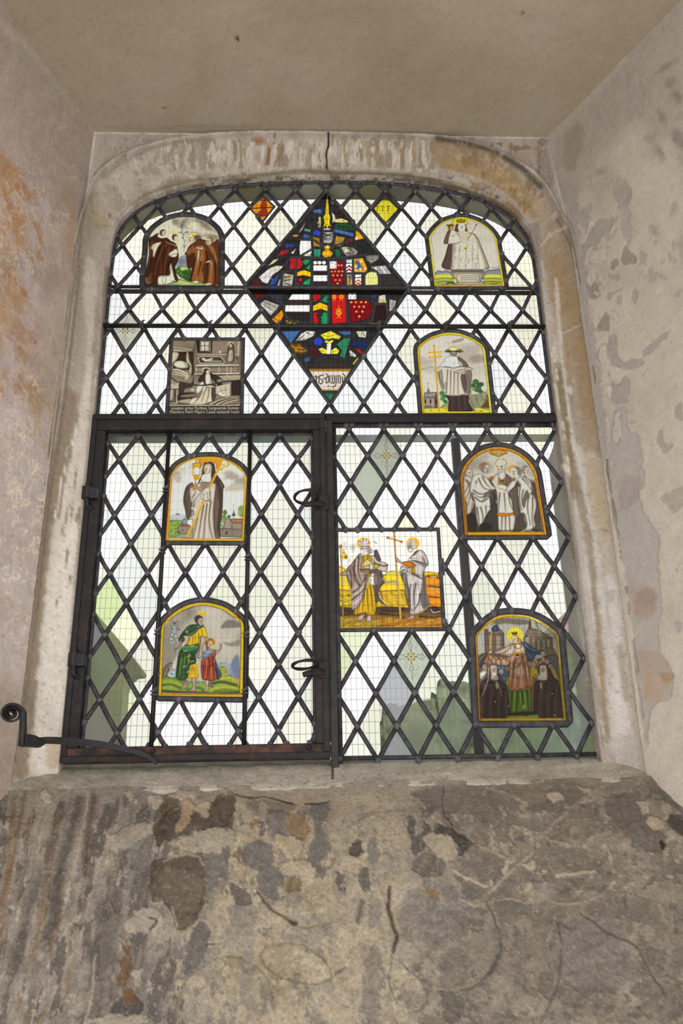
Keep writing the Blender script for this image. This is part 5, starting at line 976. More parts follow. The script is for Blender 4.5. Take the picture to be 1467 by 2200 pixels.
    p.P("400,500 440,430 460,425 520,465 500,500 430,530", 'cdb45a', 1, 5); p.P("460,430 515,465 500,490 450,460", 'e6d9a0', .9, 5); p.P("390,530 470,490 500,520 480,545 400,545", 'bfa792', 1, 6); p.F("390,545 480,545 500,580 590,560", 26, '54423e', .85); p.P("490,490 530,480 530,530 500,545", 'dcd3c8', 1, 6); p.P("530,490 580,480 595,520 540,530", 'd0a61e', 1, 6)
    p.P("480,640 500,590 560,590 570,700 530,725 480,700", 'd3c9bd', 1, 8); p.P("540,600 580,590 585,700 550,720", '8d6e62', .9, 10); p.folds(("490,620 560,625", "510,650 505,700", "540,650 540,700"), '62564c', 9, .7); p.F("500,560 500,600", 20, '6a4c44', .8)
    p.P("215,560 240,570 230,610 160,605 165,580", 'a8907e', 1, 6); p.folds(("165,575 160,605", "180,572 178,608"), '6a5446', 6, .8)
    p.E(425, 250, 78, 66, 'f0b414', 1, 5); p.E(425, 250, 70, 58, 'e9a812', .8, 8); p.E(430, 260, 50, 56, 'b8aca0', 1, 6); p.face(418, 285, 48, 'c5b8aa', 'aca094', -1, '40332c'); p.E(450, 240, 38, 28, 'd6cec4', .8, 12); p.P("390,320 470,310 475,360 440,390 400,380", 'e2dcd2', 1, 8); p.folds(("410,330 420,380", "440,330 440,385", "460,320 460,370"), '9a8e84', 8, .7); p.P("460,300 500,290 520,350 480,370", '8d7f76', .8, 12)
    for cx_, cy_, a0, a1 in ((430, 255, 180, 400), (985, 255, 250, 430)):
        for i in range(16):
            a = math.radians(a0 + (a1 - a0) * i / 15); r = 42 + 8 * (i % 3); p.E(cx_ + r * math.cos(a), cy_ + r * 1.02 * math.sin(a), 10, 8, ('8f857c', 'e6dfd6', '6f655d')[i % 3], .9, 6)
    for i in range(12): p.E(398 + (i * 29) % 72, 325 + (i * 17) % 60, 9, 10, ('cfc7bd', '9a9086', 'f0ebe3')[i % 3], .8, 6)
    for i in range(9): p.E(932 + (i * 19) % 52, 308 + (i * 11) % 36, 7, 8, ('cfc7bd', '8f857c', 'f0ebe3')[i % 3], .8, 5)
    p.P("370,1060 410,1045 440,1050 400,1120 360,1120 355,1105", 'b8a090', 1, 6); p.P("470,1060 510,1050 515,1110 490,1135 450,1130 450,1110", 'b8a090', 1, 6); p.folds(("365,1110 390,1115", "455,1118 490,1128"), '5d463a', 8, .8)
    # right figure
    p.F("768,120 785,400 815,750 840,1085", 22, 'c59a5a', 1, 5); p.F("760,140 790,560 832,1080", 5, '8a6430', .8); p.F("690,185 770,205 855,232", 20, 'c2954e', 1, 5)
    for x, y in ((695, 185), (850, 230), (766, 115), (778, 210)): p.E(x, y, 17, 17, 'a87838', 1, 5)
    p.E(980, 248, 76, 68, 'f2b01a', 1, 5); p.E(975, 255, 50, 52, 'b5a99d', 1, 8); p.face(955, 285, 50, 'a89a8c', 'b8aca0', -1, '3c302a'); p.E(990, 265, 30, 40, 'c9c0b6', .7, 12); p.P("925,310 960,300 990,320 960,350 930,345", 'ded6cc', 1, 6)
    p.P("970,380 1000,340 1060,320 1110,350 1150,440 1155,490 1120,525 1110,640 1130,780 1160,900 1160,960 1060,1030 950,1045 950,900 930,760 890,720 850,620 830,560 850,500 920,520 1000,500 920,440", 'b4aca6', 1, 6); p.P("1000,345 1050,320 1000,380 980,410", '9c5c3c', 1, 6)
    p.P("850,465 900,450 960,455 1010,500 960,525 880,500", 'b8650e', 1, 6); p.folds(("870,480 960,470", "900,500 980,500"), 'e0902a', 12, .7); p.P("960,520 1000,520 1000,600 960,590", 'c99a14', 1, 5); p.F("980,520 980,600", 8, '7a5a0c', .8)
    p.P("1090,560 1120,640 1130,800 1160,920 1150,970 1090,980 1060,860 1080,700", '5f5653', .9, 18); p.P("840,600 900,580 920,700 950,820 950,920 890,840 880,720", '6a605c', .95, 10); p.F("890,590 880,720 940,890", 7, 'b59448', .8)
    p.folds(("1000,440 1090,470 1140,480", "960,430 1060,470 1120,520", "1000,600 1060,640 1110,640", "960,720 940,880 960,1000", "1010,700 990,850 1000,980", "1060,820 1040,920 980,1010", "850,560 900,540 960,580 1060,620", "1100,400 1120,500"), '544b47', 18, .75); p.folds(("980,400 1080,380 1130,440", "930,430 1000,430 1080,450", "980,680 960,800 965,980", "1030,640 1080,680", "1040,780 1030,900 1000,960", "840,550 880,530 940,560", "1060,350 1110,400"), 'e6e0da', 16, .75); p.F("950,1040 1060,1030 1150,965", 9, 'c28e4a', .8)
    p.P("780,400 800,405 850,460 840,475 790,450", 'c0aa94', 1, 5); p.folds(("785,420 810,440", "790,440 820,455"), '6a5444', 6, .8); p.P("900,560 960,560 960,585 910,575", 'c9b8a6', 1, 6)
    p.P("1170,990 1200,960 1250,970 1290,1010 1280,1030 1210,1030", '3a2d2a', 1, 6); p.F("1180,990 1210,1025 1285,1015", 10, 'd8d0c6', .9); p.P("920,1090 960,1055 1000,1060 980,1100 920,1110", 'b09480', 1, 6)
    p.P("900,880 930,900 950,990 930,980", '9a5a3a', .9, 8)
    grain(p, .05)

def art_boy(p):
    p.c[:] = hexc('bdb5a6'); clouds(p, '857b70', .8, .015, .02, 28, .42, 100, 700); p.P("180,420 420,300 560,160 620,300 420,480 380,900 180,1080", '8c8175', .75, 120); p.P("760,160 1100,260 1200,640 1000,800 820,400", 'c6bfb1', .7, 100); p.P("980,440 1080,330 1240,370 1240,430 1080,440", '6f665e', .75, 26); p.P("1010,640 1120,640 1240,600 1245,680 1100,690", '80766c', .7, 26)
    p.P("940,940 1040,910 1120,930 1160,860 1200,805 1235,840 1240,1150 1000,1130", '8f98ab', .9, 24); p.P("1130,920 1190,820 1230,860 1235,1120 1160,1100", '6b7790', .75, 30); p.P("960,960 1060,930 1100,990 1000,1010", 'a9b0bc', .6, 24)
    p.P("960,990 1030,970 1060,1020 1040,1100 1120,1090 1240,1200 1250,1330 140,1340 150,1130 330,1100 480,1160 860,1160", '8a9a3a', 1, 12)
    for q, c in (("150,1150 260,1120 400,1150 470,1200", '5d7a3a'), ("150,1230 300,1210 420,1260", '3c5a34'), ("880,1200 1000,1180 1140,1210 1240,1240", '2f3c2c'), ("860,1290 1000,1250 1200,1270", 'b9b838'), ("900,1310 1050,1290 1230,1310", '6a7a2c'), ("150,1300 400,1320 800,1340", '2c3a34'), ("500,1190 620,1200 760,1190", '6f9a7a'), ("520,1290 680,1260 760,1310", '4c6a4a'), ("980,1140 1100,1120 1180,1150", 'c3bf3c'), ("200,1180 330,1190 460,1230", 'a3b03a'), ("1150,1150 1220,1180 1230,1230", 'd0a030'), ("260,1330 560,1345 900,1340 1230,1330", '3a3f4a')): p.F(q, 34, c, .8, 26)
    for x, y in ((990, 1000), (1040, 1000), (1020, 1050), (1000, 1090), (1050, 1080)): p.E(x, y, 26, 22, 'a8a838', .9, 12)
    p.P("165,1100 180,1020 240,940 310,910 330,950 270,1010 240,1100", '8d7d70', .95, 12); p.folds(("190,1080 240,980 300,920", "240,1090 280,1000"), '54453c', 18, .7); p.E(320, 990, 36, 26, 'a89c90', .9, 10); p.E(315, 1075, 60, 42, 'b9c4cc', 1, 10); p.F("280,1060 340,1080", 12, '54707c', .8); p.F("310,1040 320,1100", 9, '54707c', .7)
    # lilies
    p.F("360,900 355,700 345,420", 9, '6b8a5c', .9)
    for x, y, r in ((345, 440, 30), (315, 540, 30), (370, 560, 30), (305, 600, 34), (345, 500, 30), (380, 610, 26), (300, 650, 24), (340, 640, 26), (330, 470, 22), (360, 470, 22)): p.P([[x - r, y - 6], [x - 5, y - r], [x + r, y - 10], [x + 12, y + 12], [x, y + r], [x - 12, y + 10]], 'c3d0d4', .95, 8)
    for q in ("320,340 345,370 390,345", "345,370 350,420", "310,430 325,470", "395,470 420,460 440,470", "390,440 400,470"): p.F(q, 8, '4a4440', .8)
    p.E(348, 378, 18, 12, '4a4440', .7, 6); p.F("350,560 350,680", 14, '7fa04c', .7); p.F("365,820 365,880", 9, 'c9b43a', .8); p.P("320,960 360,860 400,800 420,780 400,880 360,1000", 'dcd6ca', .8, 14)
    # man
    p.P("500,1150 530,1200 530,1260 440,1290 430,1270 480,1200", 'a58a74', 1, 6); p.P("580,1130 650,1120 640,1200 640,1300 570,1310 560,1290 600,1240", 'b39a86', 1, 6); p.P("530,1130 560,960 620,920 670,960 680,1110 600,1130", 'e0b01c', 1, 6); p.folds(("580,990 560,1110", "630,980 640,1100", "600,960 610,1080"), '9c7010', 16, .7)
    p.P("430,740 520,660 660,640 690,700 660,780 640,920 560,960 530,1120 470,1160 370,1120 380,960 400,820", '3c5a30', 1, 8); p.P("440,720 540,680 680,680 670,760 560,790 450,770", '3c7a54', .9, 14); p.folds(("420,820 400,960 390,1100", "470,820 450,960 440,1120", "520,820 500,960 500,1100", "440,760 540,780 660,740", "600,800 620,900"), '1e3420', 24, .75); p.folds(("450,860 430,1000 425,1090", "500,840 480,980", "550,800 540,920", "440,710 560,690 660,700"), '7a9a3a', 18, .7); p.P("560,820 640,790 630,900 570,930", '2c4424', .85, 14)
    p.P("520,650 560,560 640,500 700,430 760,420 800,560 760,580 700,560 700,640 560,680", 'e2ae16', 1, 6); p.folds(("560,580 540,660", "600,560 590,660", "640,540 630,650", "680,520 670,640", "720,470 740,560"), '8f680c', 14, .75); p.folds(("580,570 565,660", "660,530 650,640", "760,460 780,550"), 'f6d860', 11, .7); p.F("700,560 760,580 800,560", 9, '7a520c', .8)
    p.P("420,580 430,540 480,470 540,410 620,390 740,400 740,430 680,460 620,520 540,555 480,540 440,600", '39593a', 1, 8); p.folds(("480,540 560,500 660,430 720,415", "450,560 520,480 600,410"), '1f3524', 18, .7); p.folds(("520,540 600,510 690,440", "500,470 560,420"), '7a9a6a', 14, .6); p.F("660,430 740,405", 16, '7f9aa0', .8)
    p.P("410,570 470,560 490,610 440,650 410,620", '5a4a2c', 1, 6); p.P("420,620 450,620 440,690 380,740 345,760 350,730 400,690", 'a8927e', 1, 6); p.P("700,570 770,565 780,620 740,700 730,830 680,860 660,830 690,700", 'b5a08c', 1, 6); p.folds(("710,600 700,700 690,820", "660,840 700,860"), '6a5444', 12, .6)
    p.E(680, 320, 58, 56, '4d4238', 1, 12); p.face(700, 350, 52, 'bca894', '463a32', 1); p.F("680,400 720,420 740,395", 14, '54463a', .7); p.E(728, 245, 62, 30, 'e8b31a', 1, 6, 12); p.F("670,215 740,215", 7, 'f3e6b8', .8)
    for i in range(18): p.E(470 + (i * 47) % 150, 680 + (i * 71) % 420, 8, 8, 'd8cf7a', .8, 5)
    p.E(520, 495, 18, 18, 'b3b36a', .8, 8); p.E(545, 885, 12, 12, 'c8a83a', .9, 5); p.F("640,800 670,960 690,1080", 8, 'ded8cc', .9); p.F("690,1080 710,1220", 6, 'd0ccc4', .7)
    # boy
    p.P("760,1140 830,1140 820,1230 810,1300 760,1310 755,1290 780,1240", 'c0a692', 1, 6); p.P("830,1150 870,1150 860,1210 885,1240 850,1260 820,1230", '8a7866', 1, 6); p.P("730,860 820,800 900,740 930,760 910,830 890,900 935,1140 760,1155 720,1110 710,950", 'a3492c', 1, 6); p.folds(("760,900 750,1020 740,1120", "820,860 830,960 820,1130", "870,840 880,980 890,1130", "740,960 820,970 900,930", "800,1000 790,1140"), '612416', 20, .7); p.folds(("790,880 790,980 780,1120", "850,980 860,1120", "740,880 760,960"), 'cf7850', 18, .65)
    p.P("900,850 940,960 990,1060 990,1110 940,1150 920,1060", '3a4258', 1, 8); p.F("930,960 970,1060 970,1130", 12, '7f88a0', .7); p.P("730,850 740,770 800,740 860,740 910,740 870,790 800,850", '8e9ab0', 1, 8); p.folds(("750,790 820,800 880,760", "740,830 800,830 850,800"), '56617c', 14, .7)
    p.P("900,750 930,750 970,720 965,670 985,655 1005,690 985,740 930,800", 'bda791', 1, 5); p.F("985,660 985,700", 7, '8a7460', .7)
    p.E(850, 645, 66, 66, 'f0c21c', 1, 6); p.E(840, 640, 62, 60, '9a6a2a', 1, 10); p.P("775,640 790,740 820,740 810,640", '8a5a24', .95, 10); p.face(842, 665, 52, 'd0b59c', None, 0, '5a3c24'); p.F("800,625 840,610 880,630", 16, 'b5822e', .9); p.P("800,730 860,720 850,750 810,750", 'c9ae96', .9, 8)
    border(p, OUT['boy'], 40, 'ecb112'); p.F("130,1368 1285,1385", 80, 'e0981c', .6, 16, sm=False); p.F("172,1340 205,440 290,330 430,225 600,155 740,132 880,150 1020,200 1150,290 1255,400 1240,1330", 8, '3f2c10', .85); p.F("165,1345 1200,1352 1240,1330", 8, '4a3210', .8)
    for q in ("140,1120 180,1125", "150,860 190,865", "160,560 200,565", "280,270 310,310", "440,170 455,210", "590,110 600,150", "740,92 740,132", "890,108 880,150", "1040,155 1020,195", "1180,250 1155,285", "1255,690 1305,690", "1250,850 1300,850", "1245,1000 1295,1000", "1240,1130 1290,1130", "1260,510 1305,510"): p.F(q, 6, '8a5f0c', .7)
    grain(p, .06)

def art_protectress(p):
    p.c[:] = hexc('b9b4a6'); p.P("380,190 500,160 640,160 800,180 830,220 700,240 560,220 420,230", '6d5f54', .85, 24); clouds(p, '8f867a', .4, .02, .03, 31, .5, 150, 600); p.F("420,260 500,170", 30, '7d6a5c', .7)
    # churches
    p.P("280,290 330,290 335,330 370,320 480,290 520,340 530,560 290,590", '7d6b5e', 1, 6, sm=False)
    for x in (300, 325, 390, 415, 470, 495, 515): p.F([[x, 310 + (x % 4) * 10], [x + 6, 560]], 10, '4a3c34', .75, sm=False)
    for x in (345, 430, 450): p.P([[x, 380], [x + 25, 375], [x + 28, 520], [x + 3, 525]], 'b0a08c', .8, 5, sm=False)
    for y in (360, 440, 480): p.F([[290, y], [520, y - 6]], 6, '4a3c34', .6)
    p.P("375,310 380,270 420,240 455,260 460,310", '46526e', 1, 6); p.F("400,260 390,310", 8, '2e3850', .7); p.F("430,255 435,305", 8, '2e3850', .7)
    p.P("760,400 810,290 850,280 960,300 1060,380 1110,390 1120,600 770,600", '85725f', 1, 6, sm=False)
    for x in range(860, 1060, 24): p.F([[x, 290 + (x - 860) * .3], [x + 30, 380]], 7, '54453a', .75, sm=False)
    for x in range(790, 1110, 30): p.F([[x, 400], [x + 4, 590]], 11, '4a3b32', .75, sm=False)
    for x in range(870, 1100, 60): p.P([[x, 420], [x + 18, 420], [x + 20, 540], [x + 2, 540]], 'b5a48c', .75, 5, sm=False)
    p.P("815,285 825,190 835,180 850,190 855,285", '6d5c50', 1, 5, sm=False); p.F("833,180 833,120", 5, '54463c', .9); p.P("770,400 810,300 840,400 835,470 765,470", 'a08d78', 1, 5, sm=False); p.E(800, 375, 12, 14, '4a3a30', 1, 4); p.F("860,380 1110,400", 8, '4a3b32', .8)
    p.P("210,600 300,600 300,700 210,700", '8a7f74', .8, 14); p.F("215,630 300,625", 12, '6d5040', .6); p.P("1020,520 1120,520 1160,600 1160,640 1020,630", '7a6656', .9, 8)
    p.P("200,640 600,620 900,660 1180,640 1230,1400 200,1400", '6d5a4a', 1, 14)
    # crowd
    rnd = random.Random(4)
    for x, y in ((360, 640), (400, 675), (455, 690), (520, 690), (565, 660), (340, 690), (430, 650), (490, 655), (550, 700), (590, 650), (880, 720), (930, 700), (960, 690), (1000, 660), (1040, 690), (1080, 740), (830, 710), (900, 670), (1110, 770), (1060, 670)):
        p.face(x, y, 27, ('c39a7a', 'b58a6c', 'cfae90')[rnd.randrange(3)], ('6a4a34', '8a6a44', '4d382c')[rnd.randrange(3)], rnd.choice((-1, 0, 1)), '3c2a20')
    p.P("240,780 230,720 290,700 320,760 310,860 230,930", '8a7a6c', 1, 8); p.face(280, 750, 36, 'bfa68c', '54443a', 1, '3a2a22'); p.P("225,820 300,790 310,830 240,900", 'd8d2c6', 1, 8); p.F("270,700 320,700", 18, '6d3c2c', .7)
    p.P("460,770 530,730 590,780 580,860 540,930 480,880", '54688a', 1, 8); p.face(520, 690, 34, 'd0b095', '8a643c', 0, '4a3224'); p.face(455, 690, 30, 'd0b095', '7a5638', 0, '4a3224'); p.E(490, 810, 26, 30, 'd0ae90', 1, 6); p.E(560, 770, 20, 22, 'cda98a', 1, 6); p.P("430,740 480,740 470,800", '6a7a98', .9, 8)
    p.P("835,760 880,740 930,780 940,850 880,870 880,1000 850,1020 830,880", 'b5942c', 1, 8); p.face(880, 720, 32, 'c9a98c', '9a7a3a', -1, '4a3224'); p.E(905, 845, 30, 26, 'c7a83a', 1, 5); p.E(905, 845, 14, 12, '7a5a1c', 1, 4); p.P("850,1020 880,1000 890,1280 850,1280", 'a5553c', 1, 8)
    p.P("1080,760 1140,760 1180,860 1190,940 1130,900", 'a5823a', .9, 14); p.face(1100, 740, 26, 'b58a6c', '5a4030', -1, '3a2a20')
    # cloak
    p.P("720,450 790,450 850,500 940,540 1010,550 1000,575 920,600 870,660 830,680 800,640 780,560 730,510", '4c6278', 1, 6); p.folds(("760,480 820,560 830,660", "800,490 870,570 960,560", "820,520 860,600"), '2c3c50', 16, .75); p.folds(("780,480 850,540 960,548", "810,580 840,640"), '8fa5b5', 12, .7); p.P("1030,630 1080,640 1150,720 1190,860 1180,870 1130,760", '54708a', 1, 6); p.P("235,760 230,700 310,600 330,600 270,690 250,740", '3f5474', 1, 6); p.F("300,690 325,640 335,600", 26, 'c9781a', .9); p.F("380,580 480,550 640,460", 14, '2f3f58', .9)
    # lady
    p.P("580,1020 840,1010 845,1280 760,1300 660,1310 585,1290", '5f7a24', 1, 8); p.folds(("620,1040 610,1280", "690,1050 670,1290", "740,1050 760,1280", "800,1030 820,1260"), '2c3e14', 22, .7); p.folds(("655,1060 640,1280", "770,1060 790,1250", "715,1060 730,1200"), '9cb03a', 18, .7); p.P("740,1220 780,1210 760,1270", 'd0d0a8', .6, 10)
    p.P("650,1300 720,1285 760,1300 700,1315", 'a3703c', 1, 6); p.P("790,1280 840,1265 850,1280 800,1295", 'a3703c', 1, 6)
    p.P("610,600 780,590 810,700 830,820 845,1010 720,1015 690,1030 580,1010 590,760", 'b88e74', 1, 8); p.P("580,860 690,840 690,1025 580,1010", 'b06a44', .8, 24); p.P("740,860 830,860 842,1005 740,1005", 'a56a4c', .8, 24); p.folds(("640,700 630,860 610,1000", "700,720 700,860 700,1000", "770,700 790,860 800,1000", "660,640 650,760", "740,620 760,760"), '6d4632', 18, .7); p.folds(("670,720 660,860 650,1000", "735,740 740,880 745,1000", "610,720 600,900", "800,760 815,900"), 'dfc2ac', 16, .7); p.E(700, 800, 16, 60, 'ecdccc', .7, 14); p.P("780,980 840,970 840,1005 790,1010", '7a4a38', .8, 10)
    p.P("600,770 680,740 740,660 760,620 755,680 700,750 620,775", 'c7a41e', 1, 5); p.E(570, 770, 28, 22, 'b5873a', 1, 5); p.P("540,970 580,820 585,900 570,1030", 'b9a02a', .9, 10)
    p.P("360,575 440,590 520,600 600,540 650,480 620,470 560,500 480,540 400,570", 'd0b09c', 1, 6); p.folds(("460,590 540,560 610,500", "500,600 580,570 630,520"), '8a604c', 13, .7); p.P("600,510 640,470 660,530 640,590 600,600 520,600", 'dcc4b4', 1, 8); p.folds(("610,520 600,590", "640,520 620,600", "580,560 550,600"), '8f6a58', 10, .7); p.P("330,560 370,550 380,580 340,590", 'd6b89c', 1, 6)
    p.P("640,480 730,470 770,520 780,600 700,600 640,600", 'cdaa98', 1, 8); p.P("640,480 660,475 680,510 730,480 735,520 690,530 650,520", 'c9a51e', 1, 5); p.E(695, 500, 22, 20, 'e6d6c8', 1, 6); p.P("620,600 640,580 700,570 760,590 750,610 690,600 640,620", 'c9a51e', 1, 5); p.E(685, 605, 20, 11, '2c1e18', 1, 5); p.folds(("660,530 650,590", "720,540 740,590"), '8d6454', 10, .7)
    p.E(655, 362, 100, 92, 'f0d22a', 1, 5); p.E(655, 362, 78, 72, 'f3dc4c', .6, 14); p.E(655, 405, 52, 52, 'c6a23c', 1, 8); p.face(650, 415, 44, 'e0c9b2', 'bd9c3c', -1, '5c4028'); p.P("690,400 730,420 740,470 700,450", 'c3a03a', .95, 8); p.P("620,355 615,320 635,335 648,315 660,333 680,318 680,355", '7a6420', 1, 4)
    p.F("372,330 350,530", 16, 'd09a2a', 1, 5); p.F("330,600 335,720", 10, '7a4a30', .8)
    p.F("905,190 950,320 1000,480 1020,600", 30, '87987c', 1, 6, taper=.5); p.F("900,185 960,350 1015,570", 7, '4a6048', .9); p.folds(("920,260 950,250", "940,320 970,310", "960,380 985,365", "930,240 900,260"), '5f7a5c', 8, .7); p.P("960,570 1000,560 1025,600 1000,620", 'd6b89c', 1, 6)
    # two nuns
    for s, x in ((1, 400), (-1, 1000)):
        p.P([[x - 50, 760], [x - 30, 725], [x + 10, 720], [x + 45, 745], [x + 60, 880], [x + 150, 970], [x + 175, 1100], [x + 180, 1400], [x - 160, 1400], [x - 170, 1000], [x - 110, 900], [x - 60, 860]] if s > 0 else
            [[x - 60, 745], [x - 20, 715], [x + 30, 715], [x + 90, 800], [x + 130, 880], [x + 190, 960], [x + 230, 1400], [x - 90, 1400], [x - 120, 1280], [x - 110, 960], [x - 60, 900]], '43312a', 1, 8)
        for k in range(7):
            xx = x - 130 + k * 46; p.F([[xx + 20, 960 + (k % 3) * 30], [xx, 1180], [xx - 12 + k * 4, 1390]], 15, ('6f5848', '2c1f1a')[k % 2], .65)
        p.P([[x - 48, 740], [x - 10, 722], [x + 36, 735], [x + 42, 830], [x + 60, 905], [x - 30, 912], [x - 40, 830]] if s > 0 else [[x - 50, 740], [x, 722], [x + 38, 745], [x + 44, 905], [x - 80, 900], [x - 50, 820]], 'c6bdae', 1, 6)
        p.face(x - 2, 780, 40, 'c3a084', None, s * .4, '4a3226'); p.folds(([[x - 40, 840], [x, 865], [x + 40, 840]], [[x - 50, 880], [x, 890], [x + 45, 870]]), '82786a', 8, .7)
    p.P("415,930 445,925 470,980 460,1010 425,1015", 'ae9a86', 1, 6); p.P("955,940 985,935 990,1010 960,1015", 'ae9a86', 1, 6); p.F("470,1010 490,1060 490,1110", 7, 'a39a90', .7); p.P("950,1030 1010,1030 1040,1140 940,1160", '54402f', .7, 20)
    p.F("340,760 330,900 290,1020 250,1110", 7, 'c8c3b8', .9); p.F("250,1110 245,1280", 5, 'a8a49c', .7)
    p.P("590,1330 900,1300 915,1400 575,1400", '8a8a2c', 1, 10); p.P("600,1310 880,1290 900,1330 600,1340", '2c3416', .9, 12); p.F("780,1340 810,1350", 8, '3a3216', .8)
    for x, y in ((415, 1170), (1105, 1075), (1135, 1335), (447, 1382), (580, 1225)): p.E(x, y, 7, 7, 'd8d6d0', 1, 4)
    border(p, OUT['protectress'], 30, 'd7a51c'); p.F("215,1405 175,700 165,380", 62, 'd08a1c', .7, 16); p.F("330,200 450,130 600,110", 70, 'e6b21c', .7, 16); p.F("700,120 800,125 960,200", 36, 'ece08a', .6, 14); p.F("1190,360 1210,700", 50, 'd2cc4c', .7, 16); p.F("1215,760 1280,1400", 70, 'a59420', .8, 18)
    p.F("240,1400 210,700 200,380 320,230 470,160 620,142 820,165 960,230 1070,310 1150,390 1175,600 1235,1400", 6, '3a2c14', .8); p.P("960,200 1080,270 1140,330 1090,330 1010,260", 'a9a595', .5, 10)
    p.c *= .96; grain(p, .07)

def art_shield(p):
    p.c[:] = hexc('2b2a2b'); n = fbm(p.u * .12, p.v * .12, 4, 41); p.c *= (.75 + n * .5)[:, None]
    g = lambda q, c, a=1.0, s=5: p.P(q, c, a, s, sm=False)
    LD = '3b393b'
    # sword-like pinnacle
    g("715,160 735,160 738,250 750,270 745,330 760,370 740,350 725,385 710,350 690,375 700,330 692,275 708,250", 'e6ca1a'); g("722,75 728,75 734,160 714,160", 'b9a226'); p.F("722,170 722,360", 6, '8a7410', .8); p.folds(("705,280 720,300 740,275", "700,335 722,350 748,335", "706,215 738,215"), '8a7410', 6, .8)
    g("690,380 755,380 750,395 695,395", 'b3b0aa'); g("690,415 775,415 775,470 760,510 695,510 690,470", 'b9b6b2'); p.folds(("695,425 730,445 770,425", "690,460 735,440 775,460", "700,475 765,475"), '33302f', 12, .85); p.F("735,460 735,510", 24, '9a9794', .5)
    g("605,215 670,205 678,250 600,235", '4368a8'); g("650,275 668,280 665,370 640,370", 'c9b489'); p.F("640,330 664,330", 16, 'b5962c', .8); p.E(650, 350, 10, 14, '4a3a2c', .7)
    g("765,235 790,260 800,300 770,330 775,290", 'd8cbb2'); g("790,300 850,290 905,310 915,325 850,328 785,322", 'd6cc8a'); p.E(865, 315, 18, 9, 'b8b03a', .9, 5); p.E(775, 150, 10, 14, '8f7c2c', .8); p.E(770, 190, 12, 6, '6a1c20', .8); g("815,210 860,220 890,265 860,270 820,235", '451c1e', .8)
    g("800,340 880,330 960,360 970,395 880,395 790,375", '274a34'); p.F("820,360 950,380", 14, '1c3426', .7); g("788,385 965,425 960,455 785,410", '4467a6')
    g("525,380 575,395 568,412 518,402", '4a9a72'); g("625,388 668,425 650,445 595,430", '3446c8'); p.F("625,390 625,440", 4, '1e2a80', .8); g("515,430 565,445 560,468 505,460", '3c5c9c'); g("525,330 485,395 460,425 500,390", 'cfc6b2'); p.E(440, 445, 26, 9, 'c9a236', .9, 5); p.E(435, 455, 18, 5, '8a4a2a', .8)
    g("595,460 650,468 668,545 605,540", 'a2782a'); p.folds(("610,480 655,500", "615,510 660,520"), '6a4a14', 8, .7); g("805,450 885,465 845,540 785,540", 'b58a34'); p.folds(("825,460 800,530", "850,470 820,530", "870,475 835,535"), '7a5416', 8, .7); p.E(925, 487, 28, 16, '7a2024', .95, 5)
    g("985,400 1010,415 1055,470 980,485", 'e0a01c'); p.E(990, 470, 16, 14, 'd8d2c8', .9, 6); g("485,490 575,492 582,600 560,632 480,620 475,560", 'eceae6'); p.F("545,610 575,625", 12, 'd0b23a', .8); p.F("560,500 570,600", 14, 'c3c0ba', .6)
    g("360,515 435,525 410,550 340,555", '2c3c84'); g("315,580 385,575 350,610 275,630", 'a81f26'); g("400,600 425,580 440,560 420,610", 'e6e2da'); g("605,568 665,568 660,635 608,632", '2c8a6c'); g("795,570 830,568 850,620 845,635 800,635", '23603f')
    p.E(725, 608, 46, 34, 'dfa014', 1, 5); p.E(725, 552, 26, 20, 'd8a41c', 1, 5); p.E(726, 548, 9, 9, 'f0e6d0', .9, 4); p.E(720, 605, 22, 14, 'f2c23a', .7, 8); p.F("700,540 690,565", 9, '8a6414', .7); p.F("750,540 760,565", 9, '8a6414', .7); p.F("688,590 760,590", 4, '8a6414', .7)
    g("840,555 880,545 960,555 1000,590 980,620 900,630", '8d8a7c'); p.E(880, 560, 20, 12, 'd8cf8a', .9, 5); p.E(895, 590, 22, 20, 'e0dcd2', .9, 6); p.folds(("930,560 960,600", "900,600 960,615", "850,570 880,610"), '3a3834', 12, .8)
    g("980,520 1100,530 1120,560 1020,560", '22282a'); g("1070,625 1190,620 1180,660 1120,695 1080,650", '8f8a82'); p.folds(("1080,640 1180,630", "1100,660 1170,650"), '4a4642', 8, .8); p.F("1080,660 1125,690", 10, 'a89a4c', .7)
    g("1120,725 1250,715 1300,790 1160,790", 'a8a6a0'); p.folds(("1160,740 1180,785", "1210,730 1250,785"), 'e6e4de', 16, .8); p.folds(("1140,730 1150,780", "1190,730 1215,785"), '5c5a56', 10, .7)
    g("240,665 285,655 250,690 195,715", 'd6c29a'); g("325,645 380,640 350,700 290,680", '2e1c28')
    g("110,820 190,750 260,718 330,720 290,760 230,800 185,880 140,860", 'd3d1ce'); p.folds(("150,830 220,770 300,730", "200,810 240,850"), 'a5a29e', 12, .6); p.F("210,740 290,720 250,780", 8, 'cdb84a', .7); g("300,785 270,850 240,905 195,915 215,860", '2c4a94'); p.P("195,900 280,880 250,960 190,980", '20366c', 1, 8)
    g("275,905 295,840 318,840 300,915", 'ddc0a4'); g("335,785 420,800 405,915 320,915", 'b9b5aa'); p.E(375, 820, 30, 22, 'c8bc5a', .8, 8); p.folds(("345,820 400,810", "340,850 400,840", "350,880 400,890"), '3c3830', 12, .8); p.E(350, 900, 26, 12, 'e0dcd4', .9, 6)
    g("60,850 120,850 170,910 165,990 100,1025 20,920", '55201f'); p.F("30,930 170,930", 36, '1c1314', .9); g("120,1060 165,1025 300,1075 215,1165", 'b0aca4'); p.folds(("170,1050 260,1085", "150,1075 230,1120"), '6a665e', 14, .7); p.F("140,1075 220,1130", 12, 'e6e4de', .9); g("240,1190 315,1115 330,1160 285,1255 225,1195", 'dc8c14'); p.F("235,1185 285,1210", 6, '4a3010', .8)
